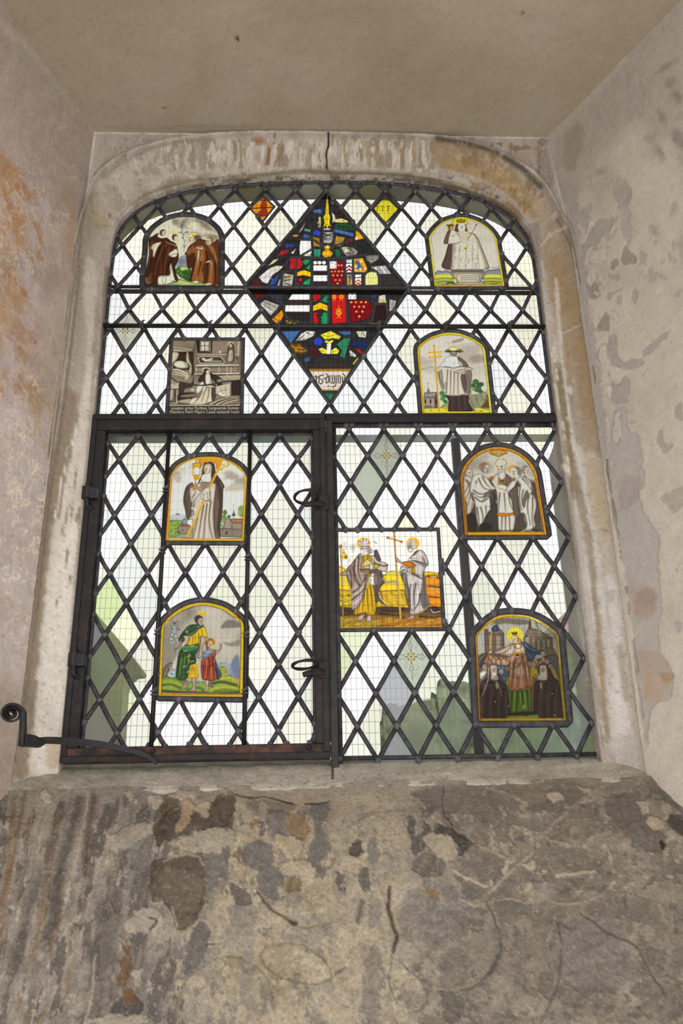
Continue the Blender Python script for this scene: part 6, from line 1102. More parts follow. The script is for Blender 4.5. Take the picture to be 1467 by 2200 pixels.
    g("350,1205 480,1230 470,1255 360,1240", '6a6428'); 
    for i in range(18): p.E(360 + i * 7, 1215 + (i * 13) % 36, 7, 5, ('c2b83a', '2c2a16')[i % 2], .8, 4)
    # quartered shield, upper row
    g("400,645 480,645 505,710 470,745 385,745", 'b81a22'); g("495,680 530,662 568,662 560,690 530,710", '1f8f56'); g("530,740 570,700 568,755", '1f8f56'); g("455,775 515,755 575,775 575,815 510,800 455,810", 'f0b51a'); g("460,835 490,825 505,845 480,865", 'b81a22'); g("450,865 480,880 455,890", 'b81a22'); g("510,865 570,828 570,885 520,885", '1f8f56'); g("500,880 540,860 560,888", '28a060')
    for x in (617, 655, 695): p.E(x, 689, 18, 15, 'fbfbfa', 1, 4)
    g("600,713 722,713 722,762 600,762", 'fbfbfa'); g("600,803 724,803 724,855 600,855", 'fbfbfa'); g("600,768 722,768 722,798 600,798", '2b2323')
    g("752,675 868,675 870,888 756,888", '7a141c'); g("748,677 808,677 808,742 748,742", 'f0efec')
    for x, y in ((768, 690), (790, 700), (770, 722), (792, 728)): p.F([[x, y], [x + 6, y + 8]], 7, '6a6660', .8)
    for x, y in ((826, 713), (853, 713), (764, 768), (795, 767), (829, 767), (860, 766), (778, 803), (816, 803), (853, 803), (800, 845), (838, 846), (818, 876)): p.E(x, y, 10, 9, 'e0894c', 1, 5)
    g("898,662 946,660 945,690 898,690", 'e8e8ee'); p.folds(("905,675 940,668",), '5a5a66', 8, .6)
    def chevs(x0, x1, ys, c):
        xm = (x0 + x1) / 2
        for y in ys: p.F([[x0, y + 14], [xm, y - 6], [x1, y + 14]], 13, c, 1, 4, sm=False)
    g("895,700 948,695 950,775 893,778", 'f4f2f0'); chevs(897, 948, (722, 752), '8a2420')
    g("962,655 1045,648 1085,745 1070,775 965,772", 'e9a41a'); p.folds(("990,670 1000,700 1030,720 1050,750", "1000,740 1020,720", "985,690 1010,690", "1010,710 990,740"), '39509c', 15, .9)
    for x, y in ((1030, 680), (985, 725), (1062, 745), (1020, 750), (985, 755)): p.E(x, y, 9, 7, 'e8ecf0', .9, 4)
    g("902,792 958,792 958,892 905,892", 'e9a41a'); p.folds(("918,810 930,840 920,870 935,885", "945,800 935,830"), '39509c', 15, .9); g("975,798 1030,795 1028,818 975,820", 'e6e6ea'); g("975,828 1030,825 1030,895 975,895", 'f6f4f2'); chevs(977, 1028, (850, 878), 'b0331c'); p.F("977,862 1002,842 1028,862", 6, 'd89020', .9)
    g("1065,810 1090,780 1130,770 1165,785 1180,815 1182,930 1068,930", 'd3d07a'); p.folds(("1100,800 1090,920", "1140,790 1150,920"), 'e6e4a0', 26, .6)
    g("1200,800 1300,800 1400,870 1380,920 1220,920", '343332')
    # lower row (drawn 838 units lower)
    D = 838
    h = lambda q, c, a=1.0, s=5: p.P(pts(q) + [0, D], c, a, s, sm=False)
    h("410,135 565,130 563,185 375,185", 'fbfbfa'); h("350,235 565,235 563,292 345,290", 'fbfbfa'); h("370,192 565,192 565,230 360,230", '3a2c2a'); h("350,298 560,298 560,380 420,370", '2c2526')
    h("597,130 640,130 665,155 640,190 597,205", 'b5161e'); h("670,195 725,135 725,212", '1f8f56'); h("640,110 720,95 725,130 670,160", '2c3c30'); h("597,240 660,210 732,240 732,290 665,265 597,285", 'f0b51a'); h("597,305 640,297 655,330 640,355 655,385 640,408 600,405", 'b5161e'); h("670,385 665,350 690,300 732,300 732,410 680,408", '1f8f56'); p.F([[663, 300 + D], [640, 330 + D], [665, 360 + D], [650, 400 + D]], 20, '2a2826', .9, 4)
    h("765,115 888,115 892,390 770,405", 'c01a1e'); h("775,110 880,110 885,140 775,140", '6a3c2a', .8)
    for x, y, s in ((787, 160, 1), (852, 160, 1), (828, 303, 1.35)):
        p.E(x, y + D, 20 * s, 20 * s, 'e8901a', 1, 5); p.E(x, y + D, 8 * s, 8 * s, 'c04a14', .8, 4); p.F([[x - 14 * s, y - 22 * s + D], [x, y - 10 * s + D], [x + 14 * s, y - 22 * s + D]], 6 * s, 'd89020', .8); p.F([[x - 14 * s, y + 34 * s + D], [x, y + 24 * s + D], [x + 14 * s, y + 34 * s + D]], 6 * s, 'd89020', .8)
    p.F([[827, 240 + D], [827, 275 + D]], 8, 'd89020', .9); p.F([[800, 268 + D], [855, 268 + D]], 7, 'd89020', .8)
    h("918,190 985,185 1080,185 1125,225 1130,290 1095,345 1000,375 925,380", '7a0f16'); h("915,125 985,125 985,180 915,180", 'eeeeea')
    for x, y in ((933, 165), (968, 165), (950, 140)): p.F([[x, y - 8 + D], [x, y + D]], 7, '54504a', .8)
    for x, y in ((940, 207), (982, 207), (1029, 207), (1071, 207), (969, 248), (1012, 248), (1055, 248), (986, 291), (1041, 291), (1013, 334)): p.E(x, y + D, 11, 10, 'e8905a', 1, 5)
    h("1170,230 1245,225 1260,300 1235,370 1130,375 1150,330", '2e1a1c'); h("1125,135 1165,140 1160,180 1120,165", '2c3a6a'); h("1190,145 1245,140 1255,215 1185,210", 'c9c4b4'); p.F([[1190, 190 + D], [1250, 205 + D]], 16, 'c9b43a', .9); h("1285,180 1345,195 1320,270 1285,290", 'aaa8a4'); p.folds(([[1290, 200 + D], [1320, 260 + D]], [[1320, 195 + D], [1300, 270 + D]]), '54524e', 6, .8)
    h("1100,395 1205,395 1205,415 1100,418", '8a5a2c'); h("970,405 1055,400 1055,415 980,420", 'a8a49a'); h("200,150 320,90 330,180 310,200", '2a3440', .8); h("260,170 300,150 310,190", '2c4668', .7)
    # below the bar
    h("315,470 480,465 395,575", '3c689c'); h("440,560 490,490 540,465 612,470 600,510 520,550", 'cccac6'); p.folds(([[470, 540 + D], [520, 500 + D]], [[540, 480 + D], [580, 500 + D]], [[450, 555 + D], [530, 545 + D]]), '2c2a28', 10, .8); p.F([[490, 545 + D], [530, 535 + D]], 8, 'b3a83a', .8)
    h("605,545 650,520 688,560 660,595 610,585", '2440b8'); h("565,610 605,600 655,680 620,710 585,680", '4a1c24'); h("400,605 450,580 500,600 540,650 520,680 470,690 420,640", '3a2a1a'); p.folds(([[410, 600 + D], [450, 620 + D], [470, 590 + D]], [[440, 640 + D], [500, 650 + D], [535, 640 + D]], [[470, 610 + D], [510, 625 + D]]), 'b57a1e', 20, .9)
    h("515,720 560,700 570,730 530,750", '3c5878'); h("665,500 740,470 760,468 845,515 830,540 770,530 740,540 700,540", 'dfd63c'); p.folds(([[740, 475 + D], [742, 530 + D]], [[690, 505 + D], [740, 515 + D], [800, 500 + D], [835, 520 + D]]), '7a7214', 7, .8); p.F([[715, 560 + D], [745, 570 + D], [770, 555 + D]], 20, 'e2d94a', 1, 5); h("722,580 760,580 752,675 718,672", 'eeeeda'); h("645,630 680,615 720,640 715,670 680,670", 'dfd63c'); h("760,640 800,615 832,640 820,672 760,672", 'dfd63c'); p.folds(([[660, 640 + D], [700, 655 + D]], [[775, 655 + D], [815, 640 + D]]), '7a7214', 8, .8)
    h("830,470 930,468 940,490 900,505 850,490", '3c6490'); h("810,585 880,530 930,530 880,710 835,690 860,640", '2c7a58'); h("985,470 1080,468 1070,525 1010,520", 'c9c8c0'); p.folds(([[1000, 490 + D], [1040, 500 + D], [1050, 515 + D]],), 'b8ac2c', 14, .9); p.F([[1040, 475 + D], [1060, 510 + D]], 8, '2c2a26', .7); h("955,555 1090,565 1070,620 950,595", '1c2a5c'); h("975,630 1000,625 1045,660 1030,670", 'b5182c'); h("925,640 985,680 980,700 930,690", 'a8a69e'); p.F([[935, 650 + D], [975, 690 + D]], 16, 'dedcd6', .8); h("950,760 1000,700 1005,720 965,770", 'a8a03a')
    p.F([[600, 740 + D], [700, 705 + D], [840, 710 + D], [880, 730 + D]], 8, LD, .8); h("600,770 640,740 730,720 830,740 880,770 900,795 560,790", '35302c')
    h("555,805 940,805 920,835 575,835", '7d5a24'); h("570,830 925,830 820,1000 680,1000", 'd3c9ba'); h("560,815 935,812 925,830 570,830", 'b07a2c'); p.F([[680, 993 + D], [830, 990 + D]], 10, 'b08a3a', .8)
    # black-letter inscription
    T = lambda q, w=9: p.F(pts(q) + [0, D], w, '2a2320', .95, 3, sm=False)
    T("612,880 625,868 628,930 610,945"); T("628,890 645,878"); T("655,870 650,930 668,945 685,925 680,905 665,900"); T("655,870 690,862"); T("700,890 704,896", 10)
    T("712,850 735,872 735,925 715,935 713,885 735,875"); T("748,872 748,925 765,938"); T("770,870 770,925 785,938"); T("790,868 792,930"); T("805,868 806,935 795,965 770,970"); T("822,866 823,930"); T("842,868 843,930 835,935"); T("822,872 842,868", 6); T("745,870 752,864", 6); T("768,868 775,862", 6); T("865,850 885,870 880,915 862,925 860,880"); T("720,968 740,960 760,968", 5); T("600,900 612,930", 7)
    h("705,1030 785,1030 750,1090", '1f7050')
    # leading between the pieces
    for q in ("395,640 600,640 730,655 880,640 1080,620", "590,640 590,900", "735,640 738,1240", "880,640 890,900 905,1240", "430,900 1080,900 1200,890", "575,900 580,1240", "400,760 330,780 300,900", "330,720 400,640", "450,655 440,780 440,900", "1060,930 1060,800 1095,765 1140,755 1180,780 1195,820 1195,930", "690,400 680,520 690,560", "780,400 785,520 770,560", "590,450 590,540", "470,480 590,480 680,540", "785,540 900,500", "480,630 600,560", "190,880 240,1010 330,1060 340,1150 420,1220 560,1235", "300,1070 240,1180", "400,920 240,1010", "955,660 958,900", "900,785 1060,785", "1150,1070 1130,1200 1060,1235 920,1240", "1200,980 1100,960 1000,950", "1130,1030 1170,1060 1250,1060 1270,1140"):
        p.F(q, 20, LD, .95, 5)
    p.F("0,1280 1467,1280", 30, '1c1b1b', .6, 8, sm=False)
    grain(p, .08)

def art_dove(p):   # two quarters of one dark red pane on amber
    p.c[:] = hexc('d9861a'); p.P("145,125 175,135 180,205 150,225 120,190", '8a2c1c', .9, 8); p.P("110,225 175,205 185,265 100,275", '8a2c1c', .9, 8); p.F("115,260 180,262", 8, '4a2014', .7); p.P("125,120 160,90 150,130", 'd8cfa0', .5, 10); p.P("60,230 80,255 120,300 80,280", 'f0d8a0', .5, 8); p.F("35,200 240,190", 9, '2a2826', 1, 4, sm=False); grain(p, .08)
def art_yellow(p):
    p.c[:] = hexc('c9bd2c'); p.P("1145,210 1250,240 1240,320", 'dccf3a', .6, 30)
    for q in ("1175,180 1175,222", "1168,180 1182,180", "1168,222 1182,222", "1222,180 1222,222", "1215,180 1229,180", "1215,222 1229,222", "1270,180 1270,222", "1262,180 1288,180", "1270,200 1284,200", "1262,222 1276,222", "1300,215 1303,219"): p.F(q, 6, '5a4a1c', .85, 4, sm=False)
    p.P("1190,130 1245,95 1300,130", '9a9428', .5, 14)
    grain(p, .05)

OUT = {
 'friars': "150,1235 150,1100 190,700 205,500 300,360 450,250 600,195 760,180 900,190 1050,240 1180,340 1250,440 1268,560 1262,1235",
 'queen': "235,1235 145,500 200,400 330,270 480,205 640,180 800,210 960,280 1090,390 1165,500 1285,1225",
 'nun_cell': "235,155 1310,155 1285,1325 165,1315",
 'cardinal': "200,1390 121,420 132,330 200,260 340,170 520,115 640,103 800,120 980,190 1110,270 1165,325 1192,400 1300,1390",
 'abbess': "110,1408 180,440 230,340 340,240 520,165 750,143 950,160 1130,230 1270,340 1330,460 1285,1415",
 'betrothal': "180,1340 118,560 150,430 240,300 380,190 520,140 640,125 780,145 920,200 1060,310 1150,440 1180,560 1305,1335",
 'pilgrims': "105,118 1245,110 1310,1195 130,1205",
 'boy': "130,1370 166,480 190,385 260,300 400,190 560,115 740,90 900,110 1060,165 1200,270 1275,345 1300,430 1285,1388",
 'protectress': "215,1405 172,440 180,365 230,300 330,200 450,130 600,110 800,125 950,180 1080,260 1150,318 1186,390 1280,1400",
 'shield': "715,58 1440,922 750,1952 0,905",
 'dove': "30,197 145,92 245,185 140,318",
 'yellow': "1138,205 1248,92 1364,205 1250,330",
}
PANELS = {   # crop origin and scale, lead width (m), share of scattering, base colour, drawing
 'friars': (290, 440, 6.986, .016, .75, 'd9d2ba', art_friars), 'queen': (900, 440, 6.986, .012, .85, 'd6cdc0', art_queen),
 'nun_cell': (340, 710, 7.335, .013, .85, '8d7c6b', art_nun_cell), 'cardinal': (880, 700, 7.335, .012, .85, 'd3cabf', art_cardinal),
 'abbess': (340, 960, 6.986, .012, .8, 'e6ddd2', art_abbess), 'betrothal': (970, 940, 6.378, .013, .85, 'cfc7b8', art_betrothal),
 'pilgrims': (700, 1120, 5.239, .013, .25, 'f0ede4', art_pilgrims), 'boy': (320, 1280, 6.378, .013, .8, 'bdb5a6', art_boy),
 'protectress': (990, 1300, 5.642, .016, .6, 'b9b4a6', art_protectress), 'shield': (530, 400, 4.191, .013, .2, '2b2a2b', art_shield),
 'dove': (530, 400, 4.191, .004, .3, 'd9861a', art_dove), 'yellow': (530, 400, 4.191, .005, .2, 'c9bd2c', art_yellow)}
def outline_world(k):
    x0, y0, s = PANELS[k][:3]
    return np.array([[q[0], q[2] - EYE] for q in (at(u / s + x0, v / s + y0, 0.0) for u, v in pts(OUT[k]))])
POLY = {k: outline_world(k) for k in PANELS}
def grown(k, d):
    q = rounded(k); n = len(q); c = q.mean(0); r = []
    for i in range(n):
        t = q[(i + 1) % n] - q[i - 1]; nn = np.array([t[1], -t[0]]); nn = nn / (np.linalg.norm(nn) + 1e-9)
        if np.dot(nn, q[i] - c) < 0: nn = -nn
        r.append(q[i] + nn * d)
    return np.array(r)
def rounded(k, n=6):
    """outline with its arch smoothed but its square foot kept"""
    q = POLY[k]
    if len(q) == 4: return q
    a, b, c, d = q[0], q[1], q[-2], q[-1]
    foot = [a + (b - a) * t for t in (0, .05, .4, .8, .95)]; end = [c + (d - c) * t for t in (.05, .2, .6, .95, 1)]
    return smooth_open(np.vstack([foot, q[1:-1], end]), n)
# ------------------------------------------------------------------ leaded lights
def interp_rows(rows):
    return np.array([r for r in rows])
class Light:
    """lattice of one light: z of each node row (even rows carry whole columns), column base and pitch"""
    def __init__(s, rows, par, base, pitch, region, panels):
        s.z = np.array(rows); s.par = par; s.base = base; s.pitch = pitch; s.region = region; s.panels = panels
        s.pp = [grown(k, PANELS[k][3] * .5) for k in panels]
    def px(s, z): return s.pitch(z) if callable(s.pitch) else s.pitch
    def ok(s, x, z, grow=0.0):
        m_ = inside(s.region, x, z)
        for q in s.pp: m_ &= ~inside(q, x, z)
        return m_
def came(mb, path, w, d=.0042, mi=0, closed=False, y0=0.0):
    """lead strip along a path in the plane of the glass"""
    P_ = np.asarray(path, float); n = len(P_)
    T_ = np.zeros_like(P_)
    for i in range(n):
        a = P_[(i - 1) % n] if (closed or i > 0) else P_[i]; b = P_[(i + 1) % n] if (closed or i < n - 1) else P_[i]
        t = b - a; T_[i] = t / (np.linalg.norm(t) + 1e-9)
    sec = [(-.5, -.25), (-.32, -.85), (0, -1.05), (.32, -.85), (.5, -.25), (.5, .25), (.3, .9), (-.3, .9), (-.5, .25)]
    v = []; k = len(sec)
    for i in range(n):
        nx, nz = -T_[i][1], T_[i][0]
        for a, y in sec: v.append((P_[i][0] + nx * a * w, y0 + y * d, P_[i][1] + nz * a * w + EYE))
    f = []
    for i in range(n if closed else n - 1):
        j2 = (i + 1) % n
        for j in range(k): f.append((i * k + j, j2 * k + j, j2 * k + (j + 1) % k, i * k + (j + 1) % k))
    if not closed: f += [tuple(range(k))[::-1], tuple((n - 1) * k + j for j in range(k))]
    mb.add(v, f, mi)
def solder(mb, x, z, r, rnd, y0=-.0044):
    n = 9; a0 = rnd.random() * 6
    ring = lambda k, y: [(x + r * k * (1 + .18 * math.sin(3 * a0 + 2.3 * i)) * math.cos(a0 + 2 * math.pi * i / n), y, z + EYE + r * k * (1 + .18 * math.sin(3 * a0 + 2.3 * i)) * 1.15 * math.sin(a0 + 2 * math.pi * i / n)) for i in range(n)]
    v = ring(1, -.001) + ring(.8, y0 - .0012) + ring(.4, y0 - .0024)
    f = [(i, (i + 1) % n, n + (i + 1) % n, n + i) for i in range(n)] + [(n + i, n + (i + 1) % n, 2 * n + (i + 1) % n, 2 * n + i) for i in range(n)] + [tuple(2 * n + i for i in range(n))]
    mb.add(v, f, 1)
def build_lattice(L, parent, seed, w=.0108):
    rnd = random.Random(seed); mb = MB(); nodes = set()
    def node(r, c): return (L.base + L.px(L.z[r]) * c, L.z[r])
    R_ = len(L.z)
    for r in range(R_ - 1):
        e = (r + L.par) % 2 == 0
        for c2 in range(-14, 15):
            c = c2 if e else c2 + .5
            for dc in (-.5, .5):
                a = np.array(node(r, c)); b = np.array(node(r + 1, c + dc))
                n = max(12, int(np.linalg.norm(b - a) / .002)); t = np.linspace(0, 1, n)
                q = a + (b - a) * t[:, None]; ok = L.ok(q[:, 0], q[:, 1])
                i = 0
                while i < n:
                    if ok[i]:
                        j = i
                        while j + 1 < n and ok[j + 1]: j += 1
                        if j - i >= 3:
                            bow = rnd.uniform(-.0012, .0012)
                            A, B = q[i], q[j]; Mx = (A + B) / 2 + np.array([bow, bow * .4])
                            came(mb, [A, Mx, B], w * rnd.uniform(.92, 1.08), .0042)
                            for kk in (i, j):
                                nodes.add((round(q[kk][0], 3), round(q[kk][1], 3)))
                        i = j + 1
                    else: i += 1
    done = []
    for x, z in sorted(nodes):
        if all((x - a) ** 2 + (z - b) ** 2 > .012 ** 2 for a, b in done):
            done.append((x, z)); solder(mb, x, z, rnd.uniform(.0062, .0085), rnd)
    for k, q in zip(L.panels, L.pp):
        pass
    return mb
def tints(L, x, z, seed, palette, special):
    r = np.interp(z, L.z, np.arange(len(L.z))) + L.par
    pz = np.array([L.px(v) for v in np.atleast_1d(z)]) if callable(L.pitch) else L.pitch
    c = (x - L.base) / pz
    a = np.floor(c + r / 2).astype(int); b = np.floor(c - r / 2).astype(int)
    hsh = _hash(a, b, seed); hs2 = _hash(a + 7, b + 3, seed + 9)
    cols = np.zeros((len(x), 4)); acc = 0
    for wgt, colr, matte in palette:
        m_ = (hsh >= acc) & (hsh < acc + wgt); cols[m_, :3] = lin(hexc(colr)); cols[m_, 3] = matte; acc += wgt
    cols[:, :3] *= (1 - .06 * hs2)[:, None]
    for (sx, sz), colr, matte in special:
        rr = np.interp(sz, L.z, np.arange(len(L.z))) + L.par; pp = L.px(sz); cc = (sx - L.base) / pp
        m_ = (a == math.floor(cc + rr / 2)) & (b == math.floor(cc - rr / 2)); cols[m_, :3] = np.clip(lin(hexc(colr)) * 1.35, 0, .95); cols[m_, 3] = matte
    return cols
def build_glass(L, name, parent, seed, palette, special, step=.004, y=0.0012, label=None):
    lo = L.region.min(0); hi = L.region.max(0)
    xs = np.arange(lo[0], hi[0] + step, step); zs_ = np.arange(lo[1], hi[1] + step, step)
    X_, Z_ = np.meshgrid(xs, zs_); nu, nv = len(xs), len(zs_)
    wob = (fbm(X_.ravel() * 14, Z_.ravel() * 14, 2, seed) - .5) * .0012
    V_ = np.stack([X_.ravel(), np.full(X_.size, y) + wob, Z_.ravel() + EYE], 1)
    Q = grid_faces(nu, nv); cx = V_[Q][:, :, 0].mean(1); cz = V_[Q][:, :, 2].mean(1) - EYE
    keep = L.ok(cx, cz); Q = Q[keep]; cx = cx[keep]; cz = cz[keep]
    fc = tints(L, cx, cz, seed, palette, special)
    used = np.unique(Q); re = np.full(len(V_), -1); re[used] = np.arange(len(used))
    return fast_mesh(name, V_[used], re[Q], M_GLASS, parent, label, True, None, fc)
def pxz(x, y):
    q = at(x, y, 0.0); return (q[0], q[2] - EYE)
def build_panel(k, parent, name, label, lead_label=None, step=.00085, border_lead=True):
    x0, y0, s, lw, sc, base, art = PANELS[k]
    q = rounded(k); lo = q.min(0) - .001; hi = q.max(0) + .001
    xs = np.arange(lo[0], hi[0], step); zs_ = np.arange(lo[1], hi[1], step)
    X_, Z_ = np.meshgrid(xs, zs_); P0 = np.stack([X_.ravel(), np.full(X_.size, .0006), Z_.ravel() + EYE], 1)
    ins = inside(q, P0[:, 0], P0[:, 2] - EYE)
    Q = grid_faces(len(xs), len(zs_)); Q = Q[ins[Q].any(1)]
    used = np.unique(Q); re = np.full(len(P0), -1); re[used] = np.arange(len(used)); P0 = P0[used]; Q = re[Q]
    u, v = project(P0)
    p = Paint(u, v, base); p.frame(x0, y0, s); p.ink = k not in ('shield', 'dove', 'yellow'); art(p)
    c = np.clip(lin(np.clip(p.c, 0, 1)) * (1 + .62 * sc * np.clip(p.c.max(1), 0, 1)[:, None]), 0, .97)
    col = np.hstack([c, np.full((len(c), 1), sc)])
    o = fast_mesh(name, P0, Q, M_PAINTED, parent, label, True, col)
    if border_lead:
        mb = MB(); came(mb, grown(k, lw * .48), lw, .0048, 0, True)
        mb.build('lead_border', M_LEAD, o, None, True)
    return o

# ---- the upper, arched light
arch_poly = np.vstack([[(-.600, 1.012)], ARCH_IN[(ARCH_IN[:, 1] > 1.012)], [(.600, 1.012)]])
TOP = Light([.975, 1.051, 1.124, 1.200, 1.280, 1.340, 1.414, 1.484, 1.553, 1.622, 1.692, 1.753, 1.815], 1, .005,
            lambda z: float(np.interp(z, [1.34, 1.42, 1.70], [.0905, .0890, .0880])), arch_poly, ['friars', 'queen', 'nun_cell', 'cardinal', 'shield', 'dove', 'yellow'])
top = empty('leaded_light', (0, 0, EYE + 1.01), 'wide arched upper leaded light with a lozenge of old coloured glass above the iron transom', 'window light')
mb = build_lattice(TOP, top, 5)
edge = ARCH_IN[(ARCH_IN[:, 1] > 1.012)].copy(); edge[:, 0] *= .995; edge[:, 1] -= .004
came(mb, edge, .010, .004); came(mb, [(-.6, 1.014), (.6, 1.014)], .012, .005); came(mb, [(-.6, 1.414), (.6, 1.414)], .010, .0045)
mb.build('lead_lattice', None, top, None, True, [M_LEAD, M_SOLDER])
W0 = 'fcfcfc'
build_glass(TOP, 'diamond_panes', top, 11, [(.66, W0, 0), (.18, 'e4e7e7', 0), (.12, 'e2e0ce', 0), (.04, 'd9dac6', 0)],
            [(pxz(262, 700), 'c9c9bc', .75), (pxz(944, 660), 'd9dcc6', .1), (pxz(1112, 570), 'e2dfc0', .15), (pxz(1075, 545), 'd5d5a8', .2), (pxz(280, 520), 'dedcc6', .1), (pxz(340, 500), 'dedcc6', .1), (pxz(330, 665), 'e0decb', .1), (pxz(385, 690), 'dfdbc3', .1), (pxz(520, 490), 'dddac4', .05), (pxz(560, 540), 'dddac4', .05), (pxz(540, 580), 'dddac4', .05), (pxz(1072, 880), 'e6e6cc', .1), (pxz(870, 850), 'e6e8d4', .05), (pxz(250, 780), 'e6e8dc', .1)])
build_panel('friars', top, 'painted_panel', 'arched painted glass panel of brown-robed friars bowing to each other under a cloudy sky')
build_panel('queen', top, 'painted_panel', 'arched painted glass panel of a crowned woman in a bell-shaped gown holding a crowned child and sceptre')
nun = build_panel('nun_cell', top, 'painted_panel', 'square brown painted glass panel of a kneeling nun in a cell with two lines of writing below')
build_panel('cardinal', top, 'painted_panel', 'arched painted glass panel of a man in a wide-brimmed hat holding a double-barred cross staff')
build_panel('shield', top, 'heraldic_lozenge', 'large dark lozenge of red, blue and gold heraldic glass fragments with a gothic inscription at its foot', step=.001)
build_panel('dove', top, 'amber_quarry', 'small amber glass lozenge with dark red figure, mended across the middle')
build_panel('yellow', top, 'yellow_quarry', 'small yellow glass lozenge lettered in dark paint')
def text_mesh(name, txt, px0, px1, y, mat, parent):
    """one line of lettering between two photo points on the glass, as flat letter shapes"""
    cu = bpy.data.curves.new(name, 'FONT'); cu.body = txt; cu.size = 1.0; cu.extrude = 0.0; cu.resolution_u = 2; cu.offset = .012
    ob = bpy.data.objects.new(name, cu); COL.objects.link(ob); dg = bpy.context.evaluated_depsgraph_get()
    me = bpy.data.meshes.new_from_object(ob.evaluated_get(dg)); bpy.data.objects.remove(ob)
    co = np.array([v.co[:] for v in me.vertices]); w_ = co[:, 0].max() - co[:, 0].min()
    A = at(*px0, y); B = at(*px1, y); d = B - A; L_ = np.linalg.norm(d); d /= L_; up = np.array([0, 0, 1.0]); k = L_ / w_
    for i, v in enumerate(me.vertices): v.co = Vector(A + d * (co[i, 0] - co[:, 0].min()) * k + up * co[i, 1] * k * 1.15)
    me.materials.append(mat); return link(name, me, parent)
M_SCRATCH = metal_mat('scraped_letters', 'b5ab98', 'd0c7b4', 60, .9, .1)
X0, Y0, S = 340, 710, 7.335
text_mesh('inscription', 'xaustos artus Facibus, Languentia Somno', (X0 + 195 / S, Y0 + 1246 / S), (X0 + 1272 / S, Y0 + 1242 / S), -.0006, M_SCRATCH, nun)
text_mesh('inscription', 'Membra Ferit Flagro Lassa quiescit humi', (X0 + 180 / S, Y0 + 1306 / S), (X0 + 1276 / S, Y0 + 1304 / S), -.0006, M_SCRATCH, nun)
def rod(name, a, b, r, parent, ties, mat=None, label=None):
    m1 = MB(); m1.tube([a, b], r, 10); o = m1.build(name, mat or M_IRON, parent, label if parent else None, True)
    if parent is None: tag(o, label, 'window bar')
    if ties:
        for (x, z) in ties:
            m2 = MB(); ax = 'x' if abs(a[0] - b[0]) > abs(a[2] - b[2]) else 'z'
            for dx in (-.004, .004):
                ring = []
                for i in range(13):
                    t = 2 * math.pi * i / 12; c_, s_ = math.cos(t) * (r + .002), math.sin(t) * (r + .002)
                    ring.append((x + dx * .7, a[1] + c_, z + s_ + EYE) if ax == 'x' else (x + s_, a[1] + c_, z + dx + EYE))
                m2.tube(ring, .0016, 6)
            m2.tube([(x - .004, a[1] - r - .003, z + EYE + .002), (x + .003, a[1] - r - .006, z + EYE + .006), (x + .008, a[1] - r - .003, z + EYE + .012)], [.003, .003, .0015], 6)
            m2.build('wire_tie', M_SOLDER, o)
    return o
rod('saddle_bar', (-.618, -.012, EYE + 1.280), (.612, -.012, EYE + 1.280), .0062, None, [(-.497, 1.28), (-.315, 1.28), (-.130, 1.28), (.142, 1.28), (.324, 1.28), (.502, 1.283)], None, 'round black iron saddle bar tied across the front of the arched light')
rod('saddle_bar', (-.605, .013, EYE + 1.408), (.605, .013, EYE + 1.408), .0065, None, [], None, 'iron saddle bar behind the glass, level with the feet of the two topmost panels')

# ---- fixed light, lower right
RX0, RX1, RZ0, RZ1 = .012, .598, .138, .986
RIGHT = Light([.068, .143, .218, .293, .368, .441, .520, .597, .671, .745, .822, .898, .973, 1.05], 0, .055, .0905, pts([(RX0, RZ0), (RX1, RZ0), (RX1, RZ1), (RX0, RZ1)]), ['betrothal', 'pilgrims', 'protectress'])
right = empty('leaded_light', (.3, 0, EYE + .14), 'tall fixed leaded light right of the mullion, with three painted panels', 'window light')
mb = build_lattice(RIGHT, right, 6)
came(mb, [(RX0 + .003, RZ0), (RX0 + .003, RZ1)], .012, .005); came(mb, [(RX0, RZ1 - .002), (RX1, RZ1 - .002)], .012, .005); came(mb, [(RX0, RZ0 + .011), (RX1, RZ0 + .010)], .010, .005)
mb.build('lead_lattice', None, right, None, True, [M_LEAD, M_SOLDER])
build_glass(RIGHT, 'diamond_panes', right, 15, [(.45, W0, 0), (.3, 'e4e5da', 0), (.25, 'dadccb', 0)],
            [(pxz(828, 975), 'b9bcae', .9), (pxz(790, 1036), 'c3c9ba', .9), (pxz(884, 1417), 'c4cbbd', .8), (pxz(846, 1490), 'b4b5bb', .7), (pxz(890, 1560), 'b0b5a0', .35), (pxz(975, 1565), 'a9b3a0', .4), (pxz(760, 1375), 'cdd3b8', .3), (pxz(728, 1420), 'c3c9a6', .3), (pxz(852, 1615), 'bfc0c8', .5), (pxz(934, 1615), 'b5bda6', .3), (pxz(1010, 1500), 'c9cfbf', .1),
             (pxz(1058, 1600), 'a9b59c', .3), (pxz(1100, 1570), 'a3b096', .3), (pxz(1142, 1600), 'a3b392', .3), (pxz(1190, 1600), 'b0bcae', .3), (pxz(1232, 1600), 'bcc5c4', .3), (pxz(1268, 1600), 'a9b58a', .4), (pxz(1222, 1400), 'b0b9a0', .2), (pxz(880, 1130), 'd5d8b8', .1), (pxz(960, 1160), 'dfe0c4', .1), (pxz(958, 1350), 'dfe3cc', .05), (pxz(1180, 930), 'dadcc0', .1), (pxz(722, 1250), 'c9cfae', .2)], label=None)
build_panel('betrothal', right, 'painted_panel', 'arched painted glass panel with an orange rim, a horned-hat priest joining the hands of a couple')
build_panel('pilgrims', right, 'painted_panel', 'square painted glass panel of two haloed bearded saints with staffs on yellow hills')
build_panel('protectress', right, 'painted_panel', 'arched painted glass panel of a crowned lady spreading her blue cloak over kneeling nuns')
